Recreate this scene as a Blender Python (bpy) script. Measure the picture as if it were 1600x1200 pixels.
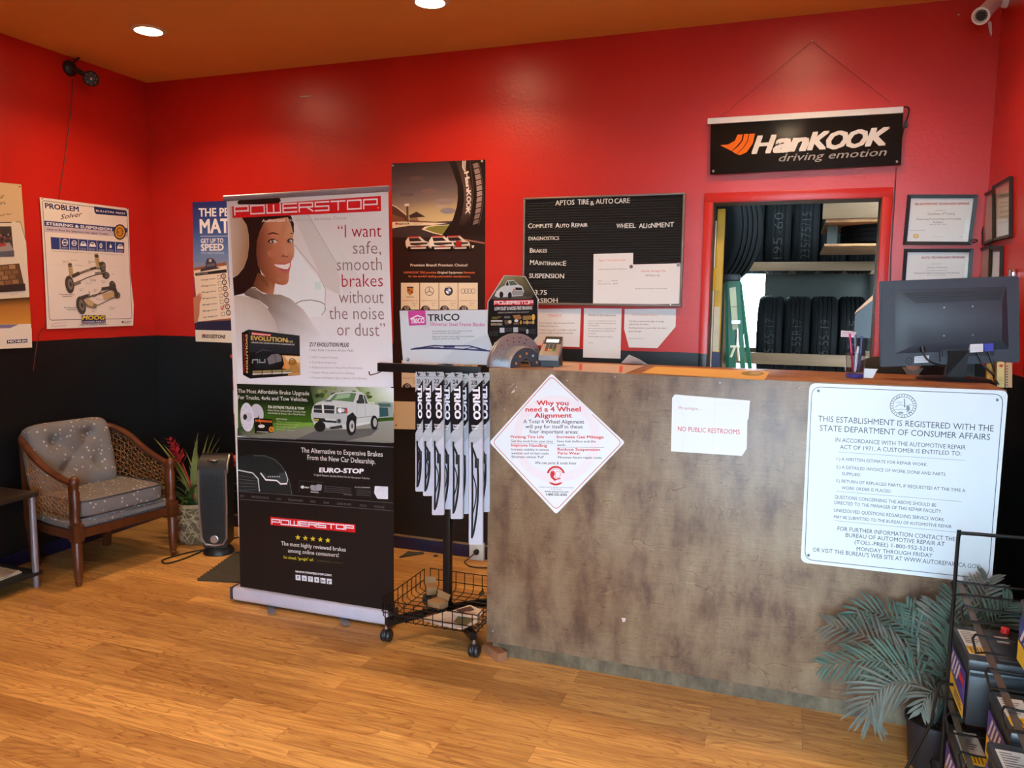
import bpy, bmesh, math, random
from mathutils import Vector, Matrix
SC = bpy.context.scene
COL = SC.collection
for o in list(bpy.data.objects): bpy.data.objects.remove(o)
rnd = random.Random(7)

# ---------------------------------------------------------------- camera, world, exposure
CF = 1228.3
CC = Vector((4.0605, -4.2015, 1.5189))
CR = Vector((0.94148250, 0.33684273, 0.01215195)).normalized()
CW = Vector((-0.33378468, 0.93673777, -0.10540469)).normalized()
CU = CR.cross(CW).normalized()
cam_d = bpy.data.cameras.new('camera'); cam = bpy.data.objects.new('camera', cam_d); COL.objects.link(cam)
m = Matrix.Identity(4)
for i in range(3):
    m[i][0] = CR[i]; m[i][1] = CU[i]; m[i][2] = -CW[i]; m[i][3] = CC[i]
cam.matrix_world = m
cam_d.sensor_width = 36; cam_d.lens = CF/1600*36; cam_d.clip_start = .05
SC.camera = cam

world = bpy.data.worlds.new('sky'); SC.world = world; world.use_nodes = True
bg = world.node_tree.nodes['Background']
bg.inputs[0].default_value = (.58, .81, 1.0, 1); bg.inputs[1].default_value = 46.0
SC.view_settings.view_transform = 'Standard'; SC.view_settings.look = 'None'
SC.view_settings.gamma = 1; SC.view_settings.use_curve_mapping = False
SC.view_settings.exposure = 0.0
LAMP = 12.5
cy = SC.cycles
cy.max_bounces = 7; cy.diffuse_bounces = 4; cy.glossy_bounces = 3; cy.transparent_max_bounces = 12
cy.use_denoising = True; cy.sample_clamp_indirect = 6; cy.caustics_reflective = False; cy.caustics_refractive = False

W, H, BH = 4.873, 2.907, 1.2577      # room width, ceiling height, height of the black dado
YF = -1.17                            # front face of the counter
YS = -5.0                             # shop front

def portal(name, loc, rot, sx, sy):
    d = bpy.data.lights.new(name, 'AREA'); d.shape = 'RECTANGLE'; d.size = sx; d.size_y = sy; d.cycles.is_portal = True
    o = bpy.data.objects.new(name, d); o.location = loc; o.rotation_euler = rot; COL.objects.link(o)
portal('window_portal', (4.15, YS-.12, 1.285), (math.pi/2, 0, math.pi), 1.2, 2.2)
portal('workshop_portal', (3.67, 3.06, .99), (math.pi/2, 0, 0), .27, 1.96)

# ---------------------------------------------------------------- pixel -> place on a real plane (1600x1200 frame)
def ray(px, py): return CW + CR*((px-800)/CF) - CU*((py-600)/CF)
def pY(px, py, y=0.):
    q = ray(px, py); return CC + q*((y-CC.y)/q.y)
def pX(px, py, x=0.):
    q = ray(px, py); return CC + q*((x-CC.x)/q.x)
def pZ(px, py, z=0.):
    q = ray(px, py); return CC + q*((z-CC.z)/q.z)

# ---------------------------------------------------------------- materials
def lin(c):
    def f(v):
        v /= 255.; return v/12.92 if v <= .04045 else ((v+.055)/1.055)**2.4
    return tuple(f(v) for v in c)
def nodes(name):
    mt = bpy.data.materials.new(name); mt.use_nodes = True
    nt = mt.node_tree; return mt, nt, nt.nodes['Principled BSDF'], nt.nodes.new, nt.links.new
def mat(name, col, rough=.5, metal=0, var=.12, scale=14., bump=0., bscale=80., spec=.5, coat=0, stretch=None):
    mt, nt, p, N, L = nodes(name)
    c = lin(col)
    tc = N('ShaderNodeTexCoord'); nz = N('ShaderNodeTexNoise'); nz.inputs['Scale'].default_value = scale; nz.inputs['Detail'].default_value = 4
    src = tc.outputs['Object']
    if stretch:
        mp = N('ShaderNodeMapping'); mp.inputs['Scale'].default_value = stretch; L(src, mp.inputs[0]); src = mp.outputs[0]
    L(src, nz.inputs['Vector'])
    r = N('ShaderNodeValToRGB')
    r.color_ramp.elements[0].position = .3; r.color_ramp.elements[1].position = .7
    r.color_ramp.elements[0].color = tuple(max(0, v*(1-var)) for v in c)+(1,)
    r.color_ramp.elements[1].color = tuple(min(1, v*(1+var)) for v in c)+(1,)
    L(nz.outputs[0], r.inputs[0]); L(r.outputs[0], p.inputs['Base Color'])
    p.inputs['Roughness'].default_value = rough; p.inputs['Metallic'].default_value = metal
    p.inputs['Specular IOR Level'].default_value = spec; p.inputs['Coat Weight'].default_value = coat
    if bump:
        n2 = N('ShaderNodeTexNoise'); n2.inputs['Scale'].default_value = bscale; n2.inputs['Detail'].default_value = 3
        L(src, n2.inputs['Vector']); b = N('ShaderNodeBump'); b.inputs['Strength'].default_value = bump; b.inputs['Distance'].default_value = .004
        L(n2.outputs[0], b.inputs['Height']); L(b.outputs[0], p.inputs['Normal'])
    return mt
def emit(name, col, s):
    mt, nt, p, N, L = nodes(name)
    p.inputs['Base Color'].default_value = (.8, .8, .8, 1)
    p.inputs['Emission Color'].default_value = tuple(col)+(1,); p.inputs['Emission Strength'].default_value = s
    return mt
def printed(name, rough, coat=0):
    mt, nt, p, N, L = nodes(name)
    a = N('ShaderNodeVertexColor'); a.layer_name = 'Col'; L(a.outputs[0], p.inputs['Base Color'])
    nz = N('ShaderNodeTexNoise'); nz.inputs['Scale'].default_value = 6
    tc = N('ShaderNodeTexCoord'); L(tc.outputs['Object'], nz.inputs['Vector'])
    b = N('ShaderNodeBump'); b.inputs['Strength'].default_value = .05; b.inputs['Distance'].default_value = .01
    L(nz.outputs[0], b.inputs['Height']); L(b.outputs[0], p.inputs['Normal'])
    p.inputs['Roughness'].default_value = rough; p.inputs['Specular IOR Level'].default_value = .3
    return mt
def glassy(name, tint=(1, 1, 1), refl=.08, rough=.02):
    mt, nt, p, N, L = nodes(name); nt.nodes.remove(p)
    t = N('ShaderNodeBsdfTransparent'); t.inputs[0].default_value = tuple(tint)+(1,)
    g = N('ShaderNodeBsdfGlossy'); g.inputs['Roughness'].default_value = rough
    fr = N('ShaderNodeLayerWeight'); fr.inputs[0].default_value = .5
    pw = N('ShaderNodeMath'); pw.operation = 'POWER'; pw.inputs[1].default_value = 4.5; L(fr.outputs['Facing'], pw.inputs[0])
    ad = N('ShaderNodeMath'); ad.operation = 'MULTIPLY_ADD'; ad.inputs[1].default_value = .8; ad.inputs[2].default_value = refl*.5; ad.use_clamp = True
    L(pw.outputs[0], ad.inputs[0])
    mx = N('ShaderNodeMixShader'); L(ad.outputs[0], mx.inputs[0]); L(t.outputs[0], mx.inputs[1]); L(g.outputs[0], mx.inputs[2])
    L(mx.outputs[0], nt.nodes['Material Output'].inputs[0])
    return mt
def wall_paint(name):
    "red paint above, black dado below, split at the dado height"
    mt, nt, p, N, L = nodes(name)
    g = N('ShaderNodeNewGeometry'); s = N('ShaderNodeSeparateXYZ'); L(g.outputs['Position'], s.inputs[0])
    wv = N('ShaderNodeTexNoise'); wv.inputs['Scale'].default_value = 3; L(g.outputs['Position'], wv.inputs['Vector'])
    ma = N('ShaderNodeMath'); ma.operation = 'MULTIPLY_ADD'; ma.inputs[1].default_value = .012; L(wv.outputs[0], ma.inputs[0]); L(s.outputs[2], ma.inputs[2])
    gt = N('ShaderNodeMath'); gt.operation = 'GREATER_THAN'; gt.inputs[1].default_value = BH+.006; L(ma.outputs[0], gt.inputs[0])
    nz = N('ShaderNodeTexNoise'); nz.inputs['Scale'].default_value = 2.2; nz.inputs['Detail'].default_value = 5; L(g.outputs['Position'], nz.inputs['Vector'])
    r = N('ShaderNodeValToRGB'); e = r.color_ramp.elements; e[0].position = .35; e[1].position = .7
    e[0].color = (.49, .012, .006, 1); e[1].color = (.56, .017, .009, 1); L(nz.outputs[0], r.inputs[0])
    mx = N('ShaderNodeMix'); mx.data_type = 'RGBA'; L(gt.outputs[0], mx.inputs[0]); mx.inputs[6].default_value = (.0055, .006, .007, 1); L(r.outputs[0], mx.inputs[7])
    L(mx.outputs[2], p.inputs['Base Color']); p.inputs['Roughness'].default_value = .36
    n2 = N('ShaderNodeTexNoise'); n2.inputs['Scale'].default_value = 55; n2.inputs['Detail'].default_value = 4; L(g.outputs['Position'], n2.inputs['Vector'])
    n3 = N('ShaderNodeTexNoise'); n3.inputs['Scale'].default_value = 7; n3.inputs['Detail'].default_value = 2; L(g.outputs['Position'], n3.inputs['Vector'])
    ad = N('ShaderNodeMath'); ad.operation = 'MULTIPLY_ADD'; ad.inputs[1].default_value = .5; L(n3.outputs[0], ad.inputs[0]); L(n2.outputs[0], ad.inputs[2])
    b = N('ShaderNodeBump'); b.inputs['Strength'].default_value = .22; b.inputs['Distance'].default_value = .004; L(ad.outputs[0], b.inputs['Height']); L(b.outputs[0], p.inputs['Normal'])
    return mt
def laminate(name):
    mt, nt, p, N, L = nodes(name)
    g = N('ShaderNodeTexCoord'); src = g.outputs['Object']
    def brick(w, h, off):
        b = N('ShaderNodeTexBrick'); L(src, b.inputs['Vector']); b.inputs['Scale'].default_value = 1
        b.inputs['Brick Width'].default_value = w; b.inputs['Row Height'].default_value = h; b.offset = off; b.offset_frequency = 2; b.squash = 1
        b.inputs['Mortar Size'].default_value = .0006; b.inputs['Mortar Smooth'].default_value = .2; b.inputs['Bias'].default_value = 0
        b.inputs['Color1'].default_value = (0, 0, 0, 1); b.inputs['Color2'].default_value = (1, 1, 1, 1); b.inputs['Mortar'].default_value = (.0, .0, .0, 1); return b
    b = brick(.86, .098, .37)
    mp = N('ShaderNodeMapping'); mp.inputs['Scale'].default_value = (1.6, 26, 1); L(src, mp.inputs[0])
    # grain, shifted per board
    ad = N('ShaderNodeVectorMath'); ad.operation = 'MULTIPLY_ADD'; ad.inputs[1].default_value = (9, 9, 9); L(b.outputs['Color'], ad.inputs[0]); L(mp.outputs[0], ad.inputs[2])
    nz = N('ShaderNodeTexNoise'); nz.inputs['Scale'].default_value = 2.2; nz.inputs['Detail'].default_value = 7; nz.inputs['Roughness'].default_value = .62; nz.inputs['Distortion'].default_value = .9; L(ad.outputs[0], nz.inputs['Vector'])
    r = N('ShaderNodeValToRGB'); e = r.color_ramp.elements
    e[0].position = .26; e[0].color = (.44, .185, .045, 1); e[1].position = .74; e[1].color = (.84, .50, .165, 1)
    L(nz.outputs[0], r.inputs[0])
    r2 = N('ShaderNodeValToRGB'); e = r2.color_ramp.elements
    e[0].color = (.70, .62, .54, 1); e[1].color = (1.14, 1.14, 1.08, 1); L(b.outputs['Color'], r2.inputs[0])
    mu = N('ShaderNodeMix'); mu.data_type = 'RGBA'; mu.blend_type = 'MULTIPLY'; mu.inputs[0].default_value = 1; L(r.outputs[0], mu.inputs[6]); L(r2.outputs[0], mu.inputs[7])
    # cathedral figure: thin dark contour lines of a stretched noise
    mc = N('ShaderNodeMapping'); mc.inputs['Scale'].default_value = (.9, 8, 1); L(src, mc.inputs[0])
    a2 = N('ShaderNodeVectorMath'); a2.operation = 'MULTIPLY_ADD'; a2.inputs[1].default_value = (7, 7, 7); L(b.outputs['Color'], a2.inputs[0]); L(mc.outputs[0], a2.inputs[2])
    nc = N('ShaderNodeTexNoise'); nc.inputs['Scale'].default_value = 1.3; nc.inputs['Detail'].default_value = 2; nc.inputs['Distortion'].default_value = .6; L(a2.outputs[0], nc.inputs['Vector'])
    mm = N('ShaderNodeMath'); mm.operation = 'MULTIPLY'; mm.inputs[1].default_value = 17; L(nc.outputs[0], mm.inputs[0]); fc = N('ShaderNodeMath'); fc.operation = 'FRACT'; L(mm.outputs[0], fc.inputs[0])
    rc_ = N('ShaderNodeValToRGB'); e = rc_.color_ramp.elements; e[0].position = 0; e[0].color = (.66, .54, .44, 1); e[1].position = .34; e[1].color = (1, 1, 1, 1); L(fc.outputs[0], rc_.inputs[0])
    mk = N('ShaderNodeMix'); mk.data_type = 'RGBA'; mk.blend_type = 'MULTIPLY'; mk.inputs[0].default_value = .95; L(mu.outputs[2], mk.inputs[6]); L(rc_.outputs[0], mk.inputs[7])
    m2 = N('ShaderNodeMix'); m2.data_type = 'RGBA'; L(b.outputs['Fac'], m2.inputs[0]); L(mk.outputs[2], m2.inputs[6]); m2.inputs[7].default_value = (.24, .095, .03, 1)
    L(m2.outputs[2], p.inputs['Base Color'])
    p.inputs['Roughness'].default_value = .34
    bm = N('ShaderNodeBump'); bm.inputs['Strength'].default_value = .08; bm.inputs['Distance'].default_value = .002; L(nz.outputs[0], bm.inputs['Height']); L(bm.outputs[0], p.inputs['Normal'])
    return mt
def plywood(name, c0, c1, c2, rough=.42, sc=1.):
    "stained plywood: long grain, cathedral rings and dark blotches"
    mt, nt, p, N, L = nodes(name)
    g = N('ShaderNodeTexCoord'); src = g.outputs['Object']
    mp = N('ShaderNodeMapping'); mp.inputs['Scale'].default_value = (1.7*sc, 1.7*sc, 4.6*sc); L(src, mp.inputs[0])
    nz = N('ShaderNodeTexNoise'); nz.inputs['Scale'].default_value = 1.5; nz.inputs['Detail'].default_value = 3; nz.inputs['Distortion'].default_value = .9; L(mp.outputs[0], nz.inputs['Vector'])
    wv = N('ShaderNodeMath'); wv.operation = 'MULTIPLY'; wv.inputs[1].default_value = 24; L(nz.outputs[0], wv.inputs[0])
    fr = N('ShaderNodeMath'); fr.operation = 'FRACT'; L(wv.outputs[0], fr.inputs[0])
    rl = N('ShaderNodeValToRGB'); e = rl.color_ramp.elements; e[0].position = 0; e[0].color = (.62, .58, .54, 1); e[1].position = .16; e[1].color = (1, 1, 1, 1)
    x = e.new(.88); x.color = (1, 1, 1, 1); x = e.new(1.); x.color = (1.4, 1.36, 1.26, 1); L(fr.outputs[0], rl.inputs[0])
    mb = N('ShaderNodeMapping'); mb.inputs['Scale'].default_value = (9*sc, 9*sc, 4.2*sc); L(src, mb.inputs[0])
    nb = N('ShaderNodeTexNoise'); nb.inputs['Scale'].default_value = 1.; nb.inputs['Detail'].default_value = 6; nb.inputs['Roughness'].default_value = .62; L(mb.outputs[0], nb.inputs['Vector'])
    rb = N('ShaderNodeValToRGB'); e = rb.color_ramp.elements; e[0].position = .33; e[0].color = lin(c0)+(1,); e[1].position = .68; e[1].color = lin(c2)+(1,)
    x = e.new(.48); x.color = lin(c1)+(1,); L(nb.outputs[0], rb.inputs[0])
    mf = N('ShaderNodeMapping'); mf.inputs['Scale'].default_value = (4*sc, 4*sc, 160*sc); L(src, mf.inputs[0])
    nf = N('ShaderNodeTexNoise'); nf.inputs['Scale'].default_value = 2; nf.inputs['Detail'].default_value = 3; L(mf.outputs[0], nf.inputs['Vector'])
    rf = N('ShaderNodeValToRGB'); e = rf.color_ramp.elements; e[0].position = .3; e[0].color = (.84, .84, .84, 1); e[1].position = .7; e[1].color = (1.1, 1.1, 1.1, 1); L(nf.outputs[0], rf.inputs[0])
    a = N('ShaderNodeMix'); a.data_type = 'RGBA'; a.blend_type = 'MULTIPLY'; a.inputs[0].default_value = .85; L(rb.outputs[0], a.inputs[6]); L(rl.outputs[0], a.inputs[7])
    c = N('ShaderNodeMix'); c.data_type = 'RGBA'; c.blend_type = 'MULTIPLY'; c.inputs[0].default_value = 1; L(a.outputs[2], c.inputs[6]); L(rf.outputs[0], c.inputs[7])
    nl = N('ShaderNodeTexNoise'); nl.inputs['Scale'].default_value = 1.1*sc; nl.inputs['Detail'].default_value = 3; L(src, nl.inputs['Vector'])
    rs = N('ShaderNodeValToRGB'); e = rs.color_ramp.elements; e[0].position = .36; e[0].color = (.78, .66, .58, 1); e[1].position = .62; e[1].color = (1.06, 1.06, 1.06, 1); L(nl.outputs[0], rs.inputs[0])
    st = N('ShaderNodeMix'); st.data_type = 'RGBA'; st.blend_type = 'MULTIPLY'; st.inputs[0].default_value = 1; L(c.outputs[2], st.inputs[6]); L(rs.outputs[0], st.inputs[7])
    L(st.outputs[2], p.inputs['Base Color']); p.inputs['Roughness'].default_value = rough
    b = N('ShaderNodeBump'); b.inputs['Strength'].default_value = .12; b.inputs['Distance'].default_value = .002; L(nf.outputs[0], b.inputs['Height']); L(b.outputs[0], p.inputs['Normal'])
    return mt
def fabric_dots(name, base, dot):
    mt, nt, p, N, L = nodes(name)
    tc = N('ShaderNodeTexCoord'); vo = N('ShaderNodeTexVoronoi'); vo.inputs['Scale'].default_value = 34; vo.inputs['Randomness'].default_value = .8; L(tc.outputs['Object'], vo.inputs['Vector'])
    lt = N('ShaderNodeMath'); lt.operation = 'LESS_THAN'; lt.inputs[1].default_value = .2; L(vo.outputs['Distance'], lt.inputs[0])
    nz = N('ShaderNodeTexNoise'); nz.inputs['Scale'].default_value = 9; L(tc.outputs['Object'], nz.inputs['Vector'])
    r = N('ShaderNodeValToRGB'); c = lin(base); r.color_ramp.elements[0].color = tuple(v*.82 for v in c)+(1,); r.color_ramp.elements[1].color = tuple(v*1.15 for v in c)+(1,); L(nz.outputs[0], r.inputs[0])
    mx = N('ShaderNodeMix'); mx.data_type = 'RGBA'; L(lt.outputs[0], mx.inputs[0]); L(r.outputs[0], mx.inputs[6]); mx.inputs[7].default_value = lin(dot)+(1,)
    L(mx.outputs[2], p.inputs['Base Color']); p.inputs['Roughness'].default_value = .9; p.inputs['Specular IOR Level'].default_value = .2
    n2 = N('ShaderNodeTexNoise'); n2.inputs['Scale'].default_value = 300; L(tc.outputs['Object'], n2.inputs['Vector'])
    b = N('ShaderNodeBump'); b.inputs['Strength'].default_value = .25; b.inputs['Distance'].default_value = .002; L(n2.outputs[0], b.inputs['Height']); L(b.outputs[0], p.inputs['Normal'])
    return mt
M = {}
M['wall'] = wall_paint('red_and_black_paint'); M['floor'] = laminate('honey_laminate')
M['ceil'] = mat('tan_ceiling_paint', (226, 160, 76), .75, var=.05, scale=2, bump=.15, bscale=40)
M['ply'] = plywood('stained_plywood', (98, 77, 67), (134, 112, 92), (158, 140, 116))
M['plytop'] = plywood('varnished_plywood', (120, 78, 48), (150, 102, 62), (170, 120, 76), .5)
M['kick'] = plywood('grey_plywood', (82, 70, 56), (104, 92, 72), (126, 112, 90), .5, 2.2)
M['print'] = printed('printed_paper', .55); M['gloss'] = printed('glossy_print', .3, .15); M['matte'] = printed('matte_print', .85); M['acrylic'] = printed('black_acrylic', .12); M['sign'] = printed('enamel_sign', .28)
M['glass'] = glassy('clear_glass', (.97, .98, .98), .06); M['plastic_clear'] = glassy('clear_plastic', (.90, .91, .93), .10, .08)
M['black'] = mat('black_metal', (20, 20, 21), .42, .3, .1); M['blackp'] = mat('black_plastic', (26, 27, 29), .45, 0, .1, bump=.05, bscale=300)
M['dgrey'] = mat('dark_grey_plastic', (58, 64, 72), .5, 0, .06, bump=.06, bscale=400)
M['silver'] = mat('brushed_aluminium', (176, 174, 176), .32, .9, .06, 30)
M['grey_al'] = mat('grey_aluminium', (150, 146, 158), .4, .55, .05, 30)
M['white'] = mat('white_plastic', (222, 222, 220), .4, 0, .04); M['offwhite'] = mat('off_white_plastic', (205, 200, 190), .5, 0, .05)
M['base_white'] = mat('pale_lilac_aluminium', (205, 200, 216), .38, .15, .04)
M['rubber'] = mat('black_rubber', (10, 9.5, 9), .8, 0, .25, 9, .2, 60, .18); M['mat'] = mat('grey_rubber_mat', (62, 58, 46), .9, 0, .15, 30, .4, 200)
M['navy'] = mat('navy_gloss_paint', (24, 24, 52), .4, 0, .2, 8); M['tan'] = mat('tan_caulk', (120, 96, 62), .7, 0, .15)
M['wood'] = mat('mahogany_frame', (84, 42, 20), .36, 0, .35, 6, .05, 30, stretch=(3, 3, .5)); M['lumber'] = mat('pine_lumber', (100, 72, 44), .7, 0, .18, 5, .1, 60, stretch=(.6, 3, 6))
M['cane'] = mat('woven_cane', (150, 100, 48), .6, 0, .25, 40); M['wicker'] = mat('dry_wicker', (172, 148, 112), .75, 0, .3, 40, .2, 90)
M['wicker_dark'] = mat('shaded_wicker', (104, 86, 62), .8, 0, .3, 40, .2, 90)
M['fabric'] = fabric_dots('dotted_grey_fabric', (116, 112, 111), (184, 178, 170))
M['leaf'] = mat('green_leaf', (70, 92, 44), .5, 0, .35, 12); M['leaf2'] = mat('pale_leaf', (140, 140, 76), .5, 0, .25, 12); M['bloom'] = mat('red_bract', (170, 40, 46), .5, 0, .25, 20)
M['palm'] = mat('dusty_green_frond', (60, 82, 70), .6, 0, .35, 9); M['palm2'] = mat('faded_grey_frond', (88, 90, 80), .65, 0, .3, 9); M['pot'] = mat('dark_pot', (26, 28, 34), .4, 0, .1)
M['soil'] = mat('soil', (60, 52, 42), .95, 0, .4, 60, .6, 60)
M['concrete'] = mat('concrete', (120, 118, 112), .85, 0, .15, 3, .2, 40); M['wshop'] = mat('grey_workshop_wall', (66, 66, 60), .9, 0, .12, 2.5, .15, 40)
M['yellow'] = mat('yellow_paint', (208, 168, 36), .5, 0, .12, 6); M['ladder'] = mat('green_fibreglass', (24, 92, 62), .45, 0, .1); M['cream'] = mat('cream_paint', (212, 200, 166), .5, 0, .08)
M['blue'] = mat('blue_paint', (58, 62, 104), .5, 0, .1); M['chrome'] = mat('chrome', (205, 205, 205), .12, 1, .03); M['steel'] = mat('machined_steel', (176, 178, 182), .3, .72, .08, 40, stretch=(1, 1, 8))
M['skin'] = mat('skin', (196, 132, 98), .5, 0, .08, 20); M['cloth_dark'] = mat('dark_jacket', (34, 28, 24), .9, 0, .2, 30, .2, 200); M['cloth_grey'] = mat('grey_shirt', (140, 130, 126), .9, 0, .1, 30); M['hair'] = mat('dark_hair', (26, 20, 16), .5, 0, .3, 60)
M['cardboard'] = mat('cardboard', (140, 108, 72), .85, 0, .12, 10); M['oldwood'] = mat('offcut_wood', (146, 100, 68), .7, 0, .25, 8, .2, 50)
M['batt'] = mat('battery_case', (28, 31, 36), .42, 0, .12, 12, .08, 200); M['red'] = mat('red_plastic', (206, 36, 36), .4, 0, .06); M['wire'] = mat('black_wire', (28, 26, 26), .4, .5, .1)
M['wire_grey'] = mat('worn_grey_wire', (120, 118, 112), .35, .8, .15); M['cord'] = mat('black_cord', (16, 15, 15), .5, 0, .1); M['redcord'] = mat('painted_cord', (90, 12, 12), .5, 0, .1)
M['lamp_ring'] = mat('white_trim_ring', (210, 190, 160), .5, 0, .04); M['chip_and_glint'] = mat('white_filler_and_glint', (214, 190, 190), .7, 0, .06)
M['blind_white'] = mat('white_bar', (212, 210, 208), .4, 0, .04); M['felt'] = mat('black_felt', (30, 26, 25), .95, 0, .15, 60)
M['frame_grey'] = mat('taupe_frame', (118, 104, 96), .45, .3, .06)
# ---------------------------------------------------------------- builders
def wm(o):
    r = o.matrix_basis.copy()
    while o.parent: o = o.parent; r = o.matrix_basis @ r
    return r
class B:
    def __init__(s): s.bm = bmesh.new(); s.mi = 0
    def _f(s, vs, sm=False):
        try: f = s.bm.faces.new(vs)
        except ValueError: return None
        f.material_index = s.mi; f.smooth = sm; return f
    def box(s, a, b, bev=0, rot=None, c=None, seg=2):
        n0 = len(s.bm.verts)
        xs, ys, zs = zip(a, b)
        co = [Vector((xs[i & 1], ys[(i >> 1) & 1], zs[i >> 2])) for i in range(8)]
        if rot is not None:
            ce = Vector(c) if c is not None else sum(co, Vector())/8
            co = [ce + rot @ (p-ce) for p in co]
        v = [s.bm.verts.new(p) for p in co]
        fs = [s._f([v[i] for i in q]) for q in ((0, 2, 3, 1), (4, 5, 7, 6), (0, 1, 5, 4), (2, 6, 7, 3), (0, 4, 6, 2), (1, 3, 7, 5))]
        bmesh.ops.recalc_face_normals(s.bm, faces=[f for f in fs if f])
        if bev:
            es = list({e for f in fs for e in f.edges})
            r = bmesh.ops.bevel(s.bm, geom=es, offset=bev, segments=seg, affect='EDGES', profile=.5, material=s.mi)
            for f in r['faces']: f.smooth = True
        return s
    def hexa(s, p):
        "8 points: bottom ring of 4, top ring of 4"
        v = [s.bm.verts.new(q) for q in p]
        fs = [s._f([v[i] for i in q]) for q in ((3, 2, 1, 0), (4, 5, 6, 7), (0, 1, 5, 4), (1, 2, 6, 5), (2, 3, 7, 6), (3, 0, 4, 7))]
        bmesh.ops.recalc_face_normals(s.bm, faces=[f for f in fs if f]); return s
    def tube(s, pts, r, n=8, closed=False, flat=1.):
        pts = [Vector(p) for p in pts]; k = len(pts)
        rs = r if isinstance(r, (list, tuple)) else [r]*k
        rings = []; up = None
        for i, p in enumerate(pts):
            if closed: t = pts[(i+1) % k]-pts[i-1]
            else: t = pts[min(i+1, k-1)]-pts[max(i-1, 0)]
            if t.length < 1e-9: t = Vector((0, 0, 1))
            t.normalize()
            if up is None:
                up = Vector((0, 0, 1)) if abs(t.z) < .9 else Vector((1, 0, 0))
            up = (up-t*up.dot(t)).normalized(); sd = t.cross(up)
            rings.append([s.bm.verts.new(p+(up*math.cos(a)*flat+sd*math.sin(a))*rs[i]) for a in [2*math.pi*j/n for j in range(n)]])
        m_ = k if closed else k-1
        for i in range(m_):
            a, b = rings[i], rings[(i+1) % k]
            for j in range(n): s._f([a[j], a[(j+1) % n], b[(j+1) % n], b[j]], True)
        if not closed: s._f(rings[0][::-1]); s._f(rings[-1])
        return s
    def lathe(s, prof, c=(0, 0, 0), n=24, rot=None, sx=1, sy=1):
        c = Vector(c); rings = []
        for r, z in prof:
            ring = []
            for j in range(n):
                a = 2*math.pi*j/n; q = Vector((r*math.cos(a)*sx, r*math.sin(a)*sy, z))
                ring.append(s.bm.verts.new(c+(rot @ q if rot is not None else q)))
            rings.append(ring)
        for a, b in zip(rings, rings[1:]):
            for j in range(n): s._f([a[j], a[(j+1) % n], b[(j+1) % n], b[j]], True)
        s._f(rings[0][::-1]); s._f(rings[-1]); return s
    def prism(s, pts, off):
        off = Vector(off); pts = [Vector(p) for p in pts]
        a = [s.bm.verts.new(p) for p in pts]; b = [s.bm.verts.new(p+off) for p in pts]; k = len(pts)
        fs = [s._f(a[::-1]), s._f(b)]+[s._f([a[i], a[(i+1) % k], b[(i+1) % k], b[i]]) for i in range(k)]
        bmesh.ops.recalc_face_normals(s.bm, faces=[f for f in fs if f]); return s
    def grid(s, f, nu, nv, thick=0):
        "smooth sheet from f(u,v) with u,v in 0..1"
        g = [[s.bm.verts.new(f(i/nu, j/nv)) for j in range(nv+1)] for i in range(nu+1)]
        for i in range(nu):
            for j in range(nv): s._f([g[i][j], g[i+1][j], g[i+1][j+1], g[i][j+1]], True)
        return s
    def ball(s, c, r, n=12, sc=(1, 1, 1)):
        c = Vector(c); k = max(4, n//2)
        return s.lathe([(max(1e-4, r*math.sin(math.pi*i/k)), -r*math.cos(math.pi*i/k)) for i in range(k+1)], c, n, Matrix.Diagonal(sc))
    def build(s, name, mats, parent=None, sharp=40, kind=None):
        if not isinstance(mats, (list, tuple)): mats = [mats]
        me = bpy.data.meshes.new(name); o = bpy.data.objects.new(name, me); COL.objects.link(o)
        if parent is not None:
            s.bm.transform(wm(parent).inverted()); o.parent = parent
        else:
            vs = [v.co for v in s.bm.verts]
            lo = Vector(min(v[i] for v in vs) for i in range(3)); hi = Vector(max(v[i] for v in vs) for i in range(3))
            c = Vector(((lo.x+hi.x)/2, (lo.y+hi.y)/2, lo.z)); o.location = c
            s.bm.transform(Matrix.Translation(-c))
        s.bm.to_mesh(me); s.bm.free()
        for m_ in mats: me.materials.append(m_)
        me.set_sharp_from_angle(angle=math.radians(sharp))
        if kind: o['kind'] = kind
        return o
def tag(o, label, cat, group=None):
    o['label'] = label; o['category'] = cat
    if group: o['group'] = group
    return o
def thing(name, label, cat, loc=(0, 0, 0), rz=0, group=None):
    o = bpy.data.objects.new(name, None); COL.objects.link(o); o.location = loc; o.rotation_euler = (0, 0, rz); o.empty_display_size = .1
    return tag(o, label, cat, group)
def struct(name, b, m_): return b.build(name, m_, kind='structure')
def RZ(a): return Matrix.Rotation(a, 3, 'Z')
def RX(a): return Matrix.Rotation(a, 3, 'X')
def RY(a): return Matrix.Rotation(a, 3, 'Y')
def spline(pts, n=8, closed=False):
    P = [Vector(p) for p in pts]; k = len(P); out = []
    rng = range(k) if closed else range(k-1)
    for i in rng:
        p0 = P[(i-1) % k] if closed or i else P[0]; p1 = P[i]; p2 = P[(i+1) % k]; p3 = P[(i+2) % k] if closed else P[min(i+2, k-1)]
        for j in range(n):
            t = j/n; out.append(.5*((2*p1)+(p2-p0)*t+(2*p0-5*p1+4*p2-p3)*t*t+(3*p1-p0-3*p2+p3)*t**3))
    if not closed: out.append(P[-1])
    return out
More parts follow.
